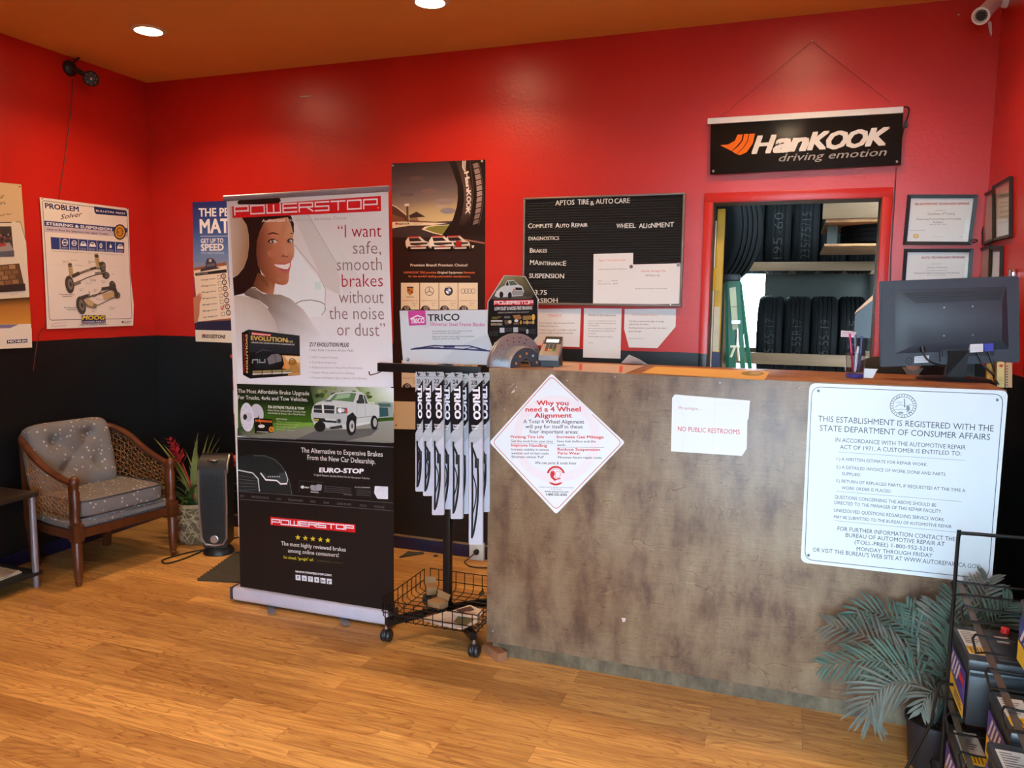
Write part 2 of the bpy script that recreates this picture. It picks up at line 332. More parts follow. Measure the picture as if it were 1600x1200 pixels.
# ---------------------------------------------------------------- flat printed things: inks laid on one real sheet
_tc = {}
def glyphs(s, bold, shear):
    k = (s, min(0, bold), shear)
    if k not in _tc:
        cu = bpy.data.curves.new('t', 'FONT'); cu.body = s; cu.offset = min(0, bold)*.5; cu.resolution_u = 2; cu.shear = shear; cu.fill_mode = 'FRONT'
        ob = bpy.data.objects.new('t', cu); me = ob.to_mesh()
        vs = [(v.co.x, v.co.y) for v in me.vertices]; fs = [tuple(p.vertices) for p in me.polygons]
        ob.to_mesh_clear(); bpy.data.objects.remove(ob); bpy.data.curves.remove(cu)
        xs = [v[0] for v in vs] or [0, 1]
        _tc[k] = (vs, fs, min(xs), max(xs))
    return _tc[k]
STROKE = {'P': ['00 01 11 14 04'], 'O': ['00 01 11 10 00'], 'W': ['01 00 10 11', '80 87'], 'E': ['11 01 00 10', '05 15'], 'R': ['00 01 11 15 05', '65 10'], 'S': ['11 01 05 15 10 00'], 'T': ['01 11', '81 80']}
SV = {'0': 0., '1': 1., '4': .42, '5': .5, '8': .5, '7': .9, '6': .55}
class Art:
    E = 9e-5
    def __init__(s, O, U=(1, 0, 0), V=(0, 0, 1)):
        s.O = Vector(O); s.U = Vector(U).normalized(); s.V = Vector(V).normalized(); s.N = s.U.cross(s.V)
        s.n = 0; s.k = 0; s.z = (0, 0, 1); s.local = False; s.F = []
    def zoom(s, x, y, k): s.z = (x, y, k); return s
    def c(s, p):
        if s.local: return Vector(p)
        q = ray(s.z[0]+p[0]/s.z[2], s.z[1]+p[1]/s.z[2])
        h = CC + q*((s.O-CC).dot(s.N)/q.dot(s.N)) - s.O
        return Vector((h.dot(s.U), h.dot(s.V)))
    def raw(s, pts, d, col):
        if isinstance(col[0], (int, float)): col = [col]*len(pts)
        s.F.append((pts, d, col))
    def poly(s, pts, col):
        s.n += 1; s.raw([s.c(p) for p in pts], s.n*s.E, col); return s
    def rect(s, x0, y0, x1, y1, col, col2=None):
        return s.poly([(x0, y1), (x1, y1), (x1, y0), (x0, y0)], [col2, col2, col, col] if col2 else col)
    def fan(s, left, right, cols):
        "strip of quads between two edges, a colour for each row"
        s.n += 1
        for i in range(len(left)-1):
            s.raw([s.c(left[i]), s.c(left[i+1]), s.c(right[i+1]), s.c(right[i])], s.n*s.E, [cols[i], cols[i+1], cols[i+1], cols[i]])
        return s
    def ell(s, x, y, rx, ry, col, n=20, rot=0):
        cs, sn = math.cos(rot), math.sin(rot)
        return s.poly([(x+rx*math.cos(a)*cs-ry*math.sin(a)*sn, y+rx*math.cos(a)*sn+ry*math.sin(a)*cs) for a in [2*math.pi*i/n for i in range(n)]], col)
    def line(s, pts, w, col, closed=False):
        "a stroke with mitred joints, laid as one ribbon"
        k = s.c((pts[0][0]+1, pts[0][1]))-s.c(pts[0]); h = k.length*w/2
        P = [s.c(p) for p in pts]; P = [p for i, p in enumerate(P) if i == 0 or (p-P[i-1]).length > 1e-7]
        if closed and (P[0]-P[-1]).length < 1e-7: P.pop()
        n = len(P)
        if n < 2: return s
        A, Bq = [], []
        for i, p in enumerate(P):
            t0 = (p-P[i-1]).normalized() if (closed or i) else None; t1 = (P[(i+1) % n]-p).normalized() if (closed or i < n-1) else None
            if t0 is None: t = t1; m = 1; e = -t*h
            elif t1 is None: t = t0; m = 1; e = t*h
            else:
                t = t0+t1; t = t.normalized() if t.length > 1e-4 else t1; m = 1/max(.5, t.dot(t1)); e = Vector((0, 0))
            nn = Vector((-t.y, t.x))*h*m; A.append(p+nn+e); Bq.append(p-nn+e)
        s.k += 1; d = (s.n+.25+.05*(s.k % 5))*s.E
        for i in range(n if closed else n-1):
            j = (i+1) % n; s.raw([Bq[i], Bq[j], A[j], A[i]], d, col)
        return s
    def ring(s, x, y, rx, ry, w, col, n=24):
        return s.line([(x+rx*math.cos(a), y+ry*math.sin(a)) for a in [2*math.pi*i/n for i in range(n)]], w, col, True)
    def text(s, t, a, b, h, col, bold=0., shear=0., lift=.7):
        A, Bp = s.c(a), s.c(b); d = Bp-A; L = d.length; d = d/L; up = Vector((-d.y, d.x))
        if s.local: hh = h
        else:
            n0 = s.c((a[0], a[1]-h))-A; hh = n0.length
            if abs(d.y) > abs(d.x): hh = (s.c((a[0]+h, a[1]))-A).length
        vs, fs, x0, x1 = glyphs(t, bold, shear); sx = L/max(1e-6, x1-x0); sy = hh/.682
        # heavier weights: the same glyphs struck again a hair to each side
        for q, (ox, oy) in enumerate(((0, 0),) if bold < .008 else ((-.6, -.35), (.6, .35)) if bold < .02 else ((-.6, -.4), (.6, -.4), (-.6, .4), (.6, .4))):
            Q = [A+d*((x-x0+ox*bold)*sx)+up*((y+oy*bold)*sy) for x, y in vs]
            dd = (s.n+lift+q*.06)*s.E
            for f in fs: s.raw([Q[i] for i in f], dd, col)
        return s
    def word(s, t, bl, br, tl, tr, w, col, gap=.22):
        "square stroke lettering fitted into a quad"
        n = len(t); c = [Vector(p) for p in (bl, br, tl, tr)]; cell = 1/(n+gap*(n-1))
        def q(u, v): return tuple(c[0]*(1-u)*(1-v)+c[1]*u*(1-v)+c[2]*(1-u)*v+c[3]*u*v)
        for i, ch in enumerate(t):
            for st in STROKE[ch]:
                s.line([q((SV[a[0]]+i*(1+gap))*cell, SV[a[1]]) for a in st.split()], w, col)
        return s
    def star(s, x, y, r, col):
        return s.poly([(x+(r if i % 2 == 0 else r*.4)*math.sin(math.pi*i/5), y-(r if i % 2 == 0 else r*.4)*math.cos(math.pi*i/5)) for i in range(10)], col)
    def sheet(s, pts, col, t=.0008, back=None):
        "the sheet itself: outline with real thickness behind the inks"
        P = [s.c(p) for p in pts]; s.base = (P, t, back or (lambda c_: c_ if isinstance(c_[0], (int, float)) else c_[0])(col)); s.raw(P, 0, col); return s
    def build(s, name, m_, parent=None):
        me = bpy.data.meshes.new(name); vs = []; fs = []; cols = []
        P, t, bc = s.base
        k = len(P); ctr = Vector(((min(p.x for p in P)+max(p.x for p in P))/2, (min(p.y for p in P)+max(p.y for p in P))/2))
        def add(pts3, cc):
            i = len(vs); vs.extend(pts3); fs.append(list(range(i, i+len(pts3)))); cols.extend(cc)
        area = sum(P[i].x*P[(i+1) % k].y-P[(i+1) % k].x*P[i].y for i in range(k))
        Q = P if area > 0 else P[::-1]
        for i in range(k):
            a, b = Q[i]-ctr, Q[(i+1) % k]-ctr
            add([(a.x, a.y, 0), (a.x, a.y, -t), (b.x, b.y, -t), (b.x, b.y, 0)], [bc]*4)
        add([((p-ctr).x, (p-ctr).y, -t) for p in Q[::-1]], [bc]*k)
        for pts, d, cc in s.F:
            ar = sum(pts[i].x*pts[(i+1) % len(pts)].y-pts[(i+1) % len(pts)].x*pts[i].y for i in range(len(pts)))
            pp = [(p-ctr) for p in pts]; cl = list(cc)
            if ar < 0: pp.reverse(); cl.reverse()
            add([(p.x, p.y, d) for p in pp], cl)
        me.from_pydata(vs, [], fs)
        ca = me.color_attributes.new('Col', 'FLOAT_COLOR', 'CORNER')
        cache = {}
        flat = []
        for cc in cols:
            if cc not in cache: cache[cc] = lin(cc)+(1,)
            flat.extend(cache[cc])
        ca.data.foreach_set('color', flat)
        me.materials.append(m_)
        o = bpy.data.objects.new(name, me); COL.objects.link(o)
        c3 = s.O+s.U*ctr.x+s.V*ctr.y
        mt = Matrix.Identity(4)
        for i in range(3): mt[i][0] = s.U[i]; mt[i][1] = s.V[i]; mt[i][2] = s.N[i]; mt[i][3] = c3[i]
        if parent is not None: o.parent = parent; mt = wm(parent).inverted() @ mt
        o.matrix_basis = mt
        return o
def rpoly(pts, r, n=4):
    "round the corners of a polygon"
    out = []; P = [Vector(p) for p in pts]; k = len(P)
    for i in range(k):
        a = (P[i-1]-P[i]).normalized()*r; b = (P[(i+1) % k]-P[i]).normalized()*r
        for j in range(n+1):
            t = j/n; out.append(tuple(P[i]+a*(1-t)**2+b*t**2))
    return out
def back_art(y=-.004): return Art((0, y, 0))
def left_art(x=.009): return Art((x, 0, 0), (0, 1, 0), (0, 0, 1))
def right_art(x): return Art((x, 0, 0), (0, -1, 0), (0, 0, 1))
WH = (236, 234, 232); BK = (18, 16, 16); RED = (205, 24, 30); GY = (120, 116, 118)

# ================================================================ SETTING
b = B().box((-.12, YS-.1, -.1), (W+.12, 0, 0)); struct('floor', b, M['floor'])
b = B().box((-.12, YS-.1, H), (W+.12, .12, H+.1)); struct('ceiling', b, M['ceil'])
b = B().box((-.12, YS-.1, 0), (0, .12, H)); struct('wall_left', b, M['wall'])
# back wall with the doorway to the workshop
DX0, DX1, DZ = 3.645, 4.430, 2.028
b = B().box((0, 0, 0), (DX0, .12, H)).box((DX1, 0, 0), (W+.12, .12, H)).box((DX0, 0, DZ), (DX1, .12, H)); wb = struct('wall_back', b, M['wall'])
b = B().box((W, YS-.1, 0), (W+.12, 0, H)); struct('wall_right', b, M['wall'])
b = B().box((0, YS-.1, 0), (3.5, YS, H)).box((4.8, YS-.1, 0), (W, YS, H)).box((3.5, YS-.1, 2.45), (4.8, YS, H)).box((3.5, YS-.1, 0), (4.8, YS, .12)); struct('wall_front', b, M['wall'])
# shop window and glazed door behind the camera
def glazing(name, x0, x1, axis, at, z0, z1, kind):
    def q(u, d, z): return (u, at+d, z) if axis == 'y' else (at+d, u, z)
    f = B()
    for u in (x0, (x0+x1)/2-.025, x1-.05): f.box(q(u, -.05, z0), q(u+.05, .0, z1))
    for z in (z0, z1-.05): f.box(q(x0, -.049, z), q(x1, -.001, z+.05))
    o = f.build(name, M['grey_al'], kind='structure')
    p = B().box(q(x0+.02, -.03, z0+.02), q(x1-.02, -.022, z1-.02)).build('pane', M['glass'], o)
    return o
glazing('window_1', 3.5, 4.8, 'y', YS, .12, 2.45, 0)
# doorway casing and lining
b = B()
for x0, x1 in ((3.600, DX0), (DX1, 4.475)): b.box((x0, -.022, 0), (x1, 0, 2.075), .003)
b.box((3.600, -.0225, DZ), (4.475, -.0005, 2.0755), .003)
o = struct('trim_1', b, M['wall'])
b = B()
b.box((DX0, .0, 0), (DX0+.003, .125, DZ)).box((DX1-.003, .0, 0), (DX1, .125, DZ)).box((DX0, .0, DZ-.003), (DX1, .125, DZ))
struct('door_1', b, M['lumber'])
b = B().box((0, -.014, 0), (DX0-.05, 0, .075), .003); b.mi = 1; b.box((0, -.012, .075), (DX0-.05, 0, .085)); struct('baseboard_back', b, [M['navy'], M['tan']])
b = B().box((0, -4.9, 0), (.014, -.014, .075), .003); struct('baseboard_left', b, M['navy'])
b = B().box((W-.014, -4.9, 0), (W, -.014, .075), .003); struct('baseboard_right', b, M['navy'])
# chips and filler, plus a lamp's wall reflection laid on as a pale strip
b = B()
for pts in ([(1543.5, 36), (1546, 33), (1549, 34), (1549.5, 40), (1550, 52), (1548.5, 58), (1545, 46), (1544, 39)], [(1496, 22), (1500, 22), (1499, 24), (1496, 24)], [(469, 150), (486, 149), (486, 151), (470, 152)], [(1208, 304), (1215, 303.5), (1214, 306), (1209, 306)]):
    b.prism([pY(x, y, -.0005) for x, y in pts], (0, -.0015, 0))
o = b.build('paint_chips_and_glint', M['chip_and_glint'], wb); o['kind'] = 'structure'
# workshop beyond the doorway
b = B().box((1.8, .12, -.1), (6.6, 6., -.001)); o = struct('floor_workshop', b, M['concrete'])
b = B().box((3.81, 3.0, 0), (6.4, 3.1, 3.3)).box((2.2, 3.0, 1.98), (3.81, 3.1, 3.3)).box((2.2, 3.0, 0), (3.53, 3.1, 1.98)); struct('wall_workshop_back', b, M['wshop'])
b = B().box((2.2, .12, 0), (2.3, 3.1, 3.3)).box((6.3, .12, 0), (6.4, 3.1, 3.3)); struct('wall_workshop_sides', b, M['wshop'])
b = B().box((2.2, .12, 3.3), (6.4, 3.1, 3.4)); struct('ceiling_workshop', b, M['wshop'])
b = B().box((-.5, YS-1.7, 2.55), (W+.5, YS-.1, 2.65)); struct('added_sky_blocker', b, M['concrete'])  # unseen slab added outside the window to keep high sky light off the floor
b = B().box((-30, -40, -.32), (40, 40, -.12)); struct('ground', b, M['concrete'])

# ceiling downlights
LM = emit('warm_lamp_face', (1.0, .74, .46), 80.0)
def downlight(x, y, label, power=1.):
    t = thing('ceiling_light', label, 'ceiling light', (x, y, H), 0, 'recessed ceiling downlights')
    b = B().lathe([(.068, H-.001), (.070, H-.008), (.088, H-.006), (.092, H-.0005)], (x, y, 0), 32); b.build('trim_ring', M['lamp_ring'], t)
    b = B().lathe([(.066, H-.0075), (.03, H-.0078), (.0002, H-.008)], (x, y, 0), 32)
    b.build('diffuser', LM, t)
    d = bpy.data.lights.new('downlight', 'AREA'); d.shape = 'DISK'; d.size = .13; d.energy = LAMP*power; d.color = (1.0, .68, .37); d.spread = 2.35
    o = bpy.data.objects.new('downlight', d); COL.objects.link(o); o.location = (x, y, H-.010)
    return t
downlight(.802, -.805, 'round recessed downlight in tan ceiling near the left corner', 1.0)
downlight(2.388, -.715, 'round recessed downlight cut off by the top of the photo above the banner')
for x, y, p in ((4.05, -.72, .8), (.8, -2.7, .7), (2.4, -2.75, .75), (3.95, -2.8, .2)):
    downlight(x, y, 'round recessed downlight behind the view of the photo', p)
# ================================================================ PRINTED THINGS ON THE WALLS
NV = (28, 40, 92); CRM = (226, 208, 180)
# --- suspension poster on the left wall
g = left_art().zoom(50, 300, 5.453)
g.sheet([(65, 45), (822, 140), (838, 700), (868, 960), (862, 1138), (128, 1168), (112, 800), (85, 300)], (228, 220, 212))
g.line(rpoly([(88, 72), (808, 165), (852, 1078), (150, 1092)], 22), 4, NV, True)
g.poly([(528, 122), (804, 158), (810, 208), (548, 188), (532, 170)], NV).text('BULLETIN: 96037', (546, 166), (796, 192), 15, WH, .03)
g.text('PROBLEM', (114, 138), (398, 168), 44, NV, .05).text('Solver', (243, 234), (434, 204), 40, (40, 34, 40), .01, .45)
g.poly([(103, 243), (812, 308), (813, 346), (106, 288)], (44, 62, 128)).text('STEERING & SUSPENSION', (122, 280), (680, 330), 24, WH, .05)
g.poly([(106, 290), (812, 348), (813, 384), (108, 340)], (196, 184, 196)).text('How to Read the Symptoms that Signal Trouble', (128, 324), (645, 366), 15, NV, .03, .2)
g.ell(748, 341, 53, 67, (30, 26, 24)).ell(748, 341, 43, 55, (206, 150, 60)).ring(748, 341, 26, 34, 8, (120, 74, 20)).text('ACT', (724, 352), (774, 354), 24, (90, 56, 16), .04, .3)
g.poly([(158, 383), (785, 430), (785, 520), (164, 486)], (44, 62, 128))
for i in range(7):
    x = 238+i*78.5; dy = (x-158)*.075
    g.line([(x, 388+dy), (x+2, 488+dy*.7)], 4, WH)
    cx, cy_ = x+42, 424+dy
    if i == 4: g.ell(cx-8, cy_+4, 12, 22, WH).ell(cx-8, cy_+4, 5, 14, (44, 62, 128))
    elif i == 5: g.poly([(cx-4, cy_-18), (cx+8, cy_+10), (cx-4, cy_+20), (cx-16, cy_+10)], WH)
    elif i in (0, 1): g.ring(cx, cy_, 22-i*3, 26-i*6, 6, WH).rect(cx-18, cy_-4, cx+18, cy_+4, WH)
    else: g.poly([(cx-28, cy_+18), (cx-24, cy_-2), (cx-12, cy_-20), (cx+12, cy_-18), (cx+24, cy_+2), (cx+28, cy_+20)], WH).rect(cx-12, cy_-12, cx+12, cy_-2, (44, 62, 128))
    for j in range(3): g.line([(cx-28, 464+dy*.8+j*9), (cx+22, 467+dy*.8+j*9)], 3, (170, 176, 204))
g.text('Every undesirable vehicle symptom can be caused by a number of worn parts. See the chart below.', (176, 506), (778, 540), 8, (60, 56, 80))
DK = (70, 66, 62); MD = (122, 116, 106); TN = (196, 168, 122)
def wheel(cx, cy_, rx, ry, ro):
    g.ell(cx, cy_, rx, ry, DK, 22, ro).ell(cx+6, cy_-2, rx*.55, ry*.62, MD, 18, ro).ell(cx+8, cy_-2, rx*.3, ry*.3, DK, 14, ro)
def arm(pts, w, col): g.n += 1; g.line(pts, w, col)
for cx, cy_, tx, ty in ((328, 668, 322, 622), (560, 588, 548, 545)):
    arm([(cx+6, cy_+46), (tx, ty)], 34, TN); g.ell(tx, ty, 18, 14, DK)
    for k in range(5): g.line([(tx-14+k*2, ty+18+k*17), (tx+20+k*2, ty+14+k*17)], 4, (130, 100, 66))
arm([(350, 720), (400, 694), (470, 668), (530, 648), (600, 655)], 17, MD); arm([(350, 715), (390, 696)], 26, DK); arm([(505, 655), (535, 648)], 18, DK)
arm([(340, 800), (400, 762), (470, 728), (540, 706), (620, 690)], 7, DK); arm([(350, 790), (400, 770)], 26, MD); arm([(590, 620), (615, 700)], 40, DK); arm([(540, 690), (620, 680)], 12, MD)
wheel(318, 788, 38, 76, -.15); wheel(602, 640, 24, 44, .1); wheel(630, 712, 28, 30, 0)
arm([(440, 910), (520, 880), (600, 860), (690, 820)], 8, DK); arm([(520, 980), (600, 945), (700, 895)], 7, MD); arm([(484, 850), (490, 885), (530, 892), (580, 850), (590, 830)], 5, DK)
arm([(430, 900), (470, 888)], 30, DK); arm([(440, 950), (530, 970)], 34, MD); arm([(600, 825), (660, 815)], 22, DK); arm([(620, 890), (680, 870)], 40, TN); arm([(470, 930), (500, 950)], 40, TN)
wheel(414, 966, 40, 78, -.2); wheel(682, 800, 28, 44, -.2); wheel(722, 878, 26, 28, 0); arm([(690, 800), (715, 870)], 30, DK)
for x, y, a, bb in ((252, 588, 'Upper Ball', 'Joint'), (322, 582, 'Strut Mount', ''), (470, 592, 'Coil Spring', 'Kit'), (365, 626, 'Control Arm', ''), (486, 745, 'Stabilizer', 'Link Kit'), (452, 780, 'Idler Arm', ''), (398, 826, 'Tie Rod', 'End'), (515, 832, 'Center', 'Link'), (588, 760, 'Bushing', 'Kit'), (675, 700, 'Hub', ''), (540, 915, 'Pitman Arm', ''), (655, 985, 'Ball Joint', 'Lower'), (500, 1008, 'Sway Bar', 'Link')):
    g.text(a, (x, y), (x+len(a)*5.6, y+len(a)*.5), 7, (60, 56, 60), .01)
    if bb: g.text(bb, (x+6, y+16), (x+6+len(bb)*6, y+16), 8, (40, 36, 40), .02)
g.text('Front Wheel Drive', (230, 876), (355, 880), 10, (40, 36, 60), .03).text('Suspension', (255, 892), (335, 894), 10, (40, 36, 60), .03)
g.text('Rear Wheel Drive', (268, 988), (385, 992), 10, (40, 36, 60), .03).text('Suspension', (290, 1004), (368, 1006), 10, (40, 36, 60), .03)
g.poly([(418, 1050), (620, 1048), (622, 1116), (420, 1120)], NV).text('MOOG', (424, 1088), (614, 1086), 34, (226, 196, 50), .06, .2).text('CHASSIS PARTS', (426, 1114), (614, 1110), 14, (210, 208, 220), .04)
g.text('The Problem Solver', (398, 1139), (640, 1131), 11, NV, .02, .2).text('Car Care Connection', (158, 1148), (284, 1142), 10, (150, 60, 60), .01, .3)
g.line([(160, 1130), (200, 1118), (240, 1116), (284, 1112)], 2, (150, 60, 60)); g.ell(768, 1108, 8, 9, (40, 36, 60)); g.text('FEDERAL', (782, 1110), (842, 1106), 8, (40, 36, 60), .02).text('MOGUL', (782, 1122), (830, 1118), 8, (40, 36, 60), .02)
g.line([(490, 180), (480, 560), (478, 1040)], 1.5, (206, 198, 190)).line([(110, 620), (838, 635)], 1.5, (206, 198, 190)); g.ell(82, 58, 7, 5, (50, 46, 44)).ell(808, 143, 8, 4, (50, 46, 44))
tag(g.build('poster', M['print']), 'white poster with blue bands and steering and suspension drawings on the left wall', 'poster')
# --- tyre poster cut by the frame, left wall
g = left_art().zoom(0, 270, 4.133)
g.sheet([(-330, 30), (137, 75), (165, 440), (203, 1128), (-330, 1150)], (208, 180, 140))
g.text('your', (-44, 172), (32, 162), 28, (50, 40, 40)).text('drivers.', (-60, 216), (42, 202), 26, (60, 48, 44)).text('designed for', (-70, 290), (78, 270), 14, (60, 48, 44))
g.poly([(-330, 322), (135, 316), (168, 440), (190, 800), (-330, 835)], (216, 206, 190)); g.line([(-330, 326), (72, 320)], 6, (50, 46, 60)).line([(104, 318), (132, 318), (166, 436)], 4, (120, 100, 80))
g.poly([(-200, 348), (72, 345), (90, 540), (-200, 545)], (66, 56, 54))
for i in range(26):
    x = -30+rnd.random()*100; y = 390+rnd.random()*70; g.ell(x, y, 6, 8, rnd.choice([(120, 96, 84), (150, 130, 120), (46, 40, 44), (140, 50, 46)]), 8)
g.poly([(-100, 470), (60, 450), (86, 500), (40, 520), (-100, 510)], (150, 140, 140)).poly([(-60, 470), (30, 452), (38, 470), (-60, 490)], (160, 60, 54)).poly([(-100, 520), (88, 500), (90, 540), (-100, 545)], (90, 92, 104))
g.poly([(-200, 612), (122, 585), (162, 760), (-200, 785)], (92, 66, 46))
for r in range(5):
    for c_ in range(5):
        x = -90+c_*48+(r % 2)*20; y = 612+r*32-c_*5
        if x < 95: g.poly([(x, y), (x+40, y-4), (x+44, y+22), (x+4, y+26)], rnd.choice([(150, 112, 78), (128, 92, 62), (168, 130, 92)]))
g.poly([(-200, 740), (158, 715), (162, 760), (-200, 785)], (52, 40, 38)); g.text('Photo: press', (64, 788), (112, 782), 6, (110, 90, 80))
g.fan([(-330, 835), (-330, 890), (-330, 985)], [(186, 804), (190, 855), (196, 975)], [(44, 32, 26), (170, 112, 50), (206, 144, 62)])
g.poly([(-330, 985), (196, 975), (200, 1040), (-330, 1050)], (226, 216, 204)); g.poly([(-330, 985), (120, 978), (60, 1003), (-330, 1012)], (120, 112, 150))
g.poly([(-330, 1010), (200, 1004), (203, 1128), (-330, 1150)], (226, 216, 204)); g.poly([(40, 1080), (172, 1072), (172, 1096), (40, 1103)], (30, 34, 74)).text('MICHELIN', (48, 1098), (166, 1092), 15, WH, .04, .1); g.ell(122, 90, 5, 4, (60, 50, 44))
tag(g.build('poster', M['print']), 'beige and gold poster with two photographs cut off by the frame edge', 'poster')
# --- blue poster with a clipboard, back wall
g = back_art().zoom(295, 305, 5.)
g.sheet([(28, 55), (600, 30), (620, 1165), (55, 1142)], (52, 74, 146))
g.fan([(28, 55), (32, 250), (34, 450), (38, 640)], [(600, 30), (606, 250), (610, 450), (612, 640)], [(34, 48, 108), (52, 76, 146), (96, 128, 178), (160, 156, 166)])
for x, y, rx, ry in ((90, 500, 60, 26), (250, 470, 60, 18), (160, 475, 70, 16)): g.ell(x, y, rx, ry, (112, 136, 178))
g.text('THE PE', (80, 166), (312, 163), 62, WH, .05).text('MAT', (90, 296), (318, 292), 106, WH, .05); g.line([(92, 321), (420, 318)], 4, (190, 200, 220))
g.text('GET UP TO', (95, 374), (270, 370), 33, WH, .04).text('SPEED', (98, 434), (272, 430), 50, WH, .06).text('WITH SPEED RATINGS', (95, 460), (276, 458), 14, (180, 190, 214), .03)
g.poly([(38, 568), (292, 522), (352, 985), (84, 1006)], (150, 92, 62)); g.poly([(40, 588), (296, 548), (350, 958), (72, 988)], (232, 214, 190)); g.poly([(48, 610), (295, 578), (297, 604), (54, 630)], (36, 30, 34)).text('SPEED RATING', (62, 622), (150, 612), 9, (200, 190, 180))
g.poly([(90, 598), (96, 574), (132, 562), (132, 532), (142, 496), (166, 488), (196, 500), (216, 528), (216, 560), (250, 570)], (62, 54, 66)); g.ell(168, 510, 11, 14, (190, 176, 160)); g.poly([(140, 540), (205, 530), (208, 552), (142, 560)], (104, 96, 108))
for i in range(7):
    y = 668+i*48.5; x = 94+i*3
    g.text(('112 mph >>>>>', '118 mph >>>>>', '130 mph >>>>>', '149 mph >>>>>', '168 mph >>>>>', '186 mph >>>>>', 'over 149 mph >>>')[i], (x+2, y), (x+114, y-10), 11, (60, 50, 60), .05)
    bx, by_ = 236+i*5.2, 640+i*48; g.line([(bx-12, by_-12), (bx+12, by_-15), (bx+14, by_+13), (bx-10, by_+15)], 3, (120, 100, 84), True)
    cx, cy_ = 272+i*6.3, 633+i*47.6; g.ring(cx, cy_, 16, 18, 6, (40, 40, 70)); g.text('STHVWYZ'[i], (cx-5, cy_+8), (cx+6, cy_+8), 15, (150, 70, 60), .03)
g.n += 1; g.line([(252, 878), (262, 890), (278, 856)], 6, (206, 30, 30))
g.poly([(36, 800), (60, 790), (86, 764), (102, 772), (100, 800), (86, 850), (84, 930), (66, 1000), (44, 1000)], (188, 122, 94)); g.poly([(84, 768), (98, 770), (100, 790), (86, 794)], (216, 160, 140))
g.poly([(46, 1000), (84, 990), (352, 975), (620, 1000), (620, 1062), (52, 1054)], (40, 38, 66)); g.poly([(52, 1052), (620, 1066), (620, 1165), (55, 1142)], (232, 222, 206))
g.text('BRIDGESTONE', (106, 1114), (288, 1120), 27, (34, 26, 28), .06, .15); g.poly([(104, 1096), (112, 1086), (128, 1086), (120, 1096)], (200, 40, 30)); g.ell(34, 68, 5, 5, (50, 46, 60))
tag(g.build('poster', M['print']), 'tall blue poster with a clipboard checklist partly behind the banner stand', 'poster')
# --- black racing poster
g = back_art().zoom(620, 260, 7.5)
g.sheet([(-60, -35), (1036, -80), (1030, 3060), (-30, 3068)], (44, 28, 25))
L_ = [(-58, -32), (-56, 130), (-55, 300), (-54, 450), (-52, 560), (-50, 680)]; R_ = [(612, -58), (668, 90), (712, 220), (718, 360), (704, 470), (648, 690)]
g.fan(L_, R_, [(56, 42, 42), (74, 58, 58), (96, 80, 80), (128, 108, 98), (176, 152, 114), (206, 180, 132)])
for x, y, rx, ry, c_ in ((240, 140, 90, 26, (96, 70, 64)), (380, 290, 90, 30, (120, 92, 84)), (560, 410, 110, 34, (138, 122, 118)), (600, 520, 90, 36, (134, 126, 134)), (520, 470, 60, 14, (170, 150, 132)), (120, 330, 90, 20, (96, 78, 78))): g.ell(x, y, rx, ry, c_)
g.poly([(-50, 680), (200, 660), (648, 640), (590, 720), (530, 804), (500, 830), (-46, 830)], (64, 50, 48))
g.poly([(292, 738), (330, 706), (420, 690), (640, 680), (530, 806), (420, 782)], (226, 202, 168)); g.poly([(330, 736), (380, 708), (470, 696), (622, 690), (540, 798), (440, 776)], (128, 122, 58))
g.poly([(-52, 458), (0, 486), (110, 575), (150, 640), (-52, 650)], (84, 54, 42)); g.line([(-52, 452), (0, 480), (140, 590)], 8, (214, 190, 160)); g.poly([(-52, 560), (90, 610), (90, 640), (-52, 640)], (120, 76, 56))
g.poly([(140, 578), (232, 530), (336, 590), (250, 596), (160, 606)], (62, 44, 42)); g.poly([(150, 606), (240, 596), (260, 640), (160, 650)], (140, 104, 80)); g.poly([(150, 630), (480, 652), (480, 662), (150, 668)], (110, 70, 60))
g.poly([(108, 465), (136, 462), (140, 650), (118, 650)], (92, 66, 58)); g.poly([(92, 440), (144, 434), (146, 464), (94, 470)], (206, 190, 176))
g.poly([(-52, 650), (160, 654), (480, 660), (600, 664), (400, 690), (150, 694), (-52, 726)], (222, 200, 170)); g.text('HanKOOK', (12, 684), (152, 680), 20, (40, 30, 30), .05, .2); g.poly([(-20, 662), (8, 656), (12, 676), (-8, 690)], (200, 60, 40)); g.text('FORMULA', (190, 682), (300, 678), 10, (150, 110, 90), .02)
# tyre
T0 = [(612, -58), (668, 90), (712, 220), (718, 360), (704, 470), (660, 620), (535, 806)]
g.poly(T0+[(1034, 806), (1034, -78)], (34, 22, 20))
g.fan([(690, -62), (752, 120), (784, 260), (790, 400), (770, 540), (720, 690)], [(790, -66), (850, 120), (884, 260), (886, 400), (864, 560), (800, 690)], [(60, 44, 40), (74, 56, 52), (84, 64, 60), (84, 64, 60), (70, 52, 48), (44, 30, 27)])
tc_ = [(870+70*math.sin(math.pi*(i+1.2)/13.5), -40+i*66) for i in range(12)]
for i in range(11):
    (x0, y0), (x1, y1) = tc_[i], tc_[i+1]; sh = 120+50*math.sin(math.pi*(i+1)/11)
    g.poly([(x0, y0+14), (x1, y1), (x1+62, y1-18), (x0+60, y0-4)], (int(sh), int(sh*.84), int(sh*.8)))
    for k in (.33, .66): g.line([(x0+(x1-x0)*k, y0+14+(y1-y0-14)*k), (x0+60+(x1-x0)*k, y0-4+(y1-y0-14)*k)], 3, (90, 68, 64))
g.line([(x+74, y) for x, y in tc_], 4, (110, 84, 80)); g.line([(860, -60), (880, 100), (900, 260), (890, 420), (850, 640)], 5, (96, 74, 70))
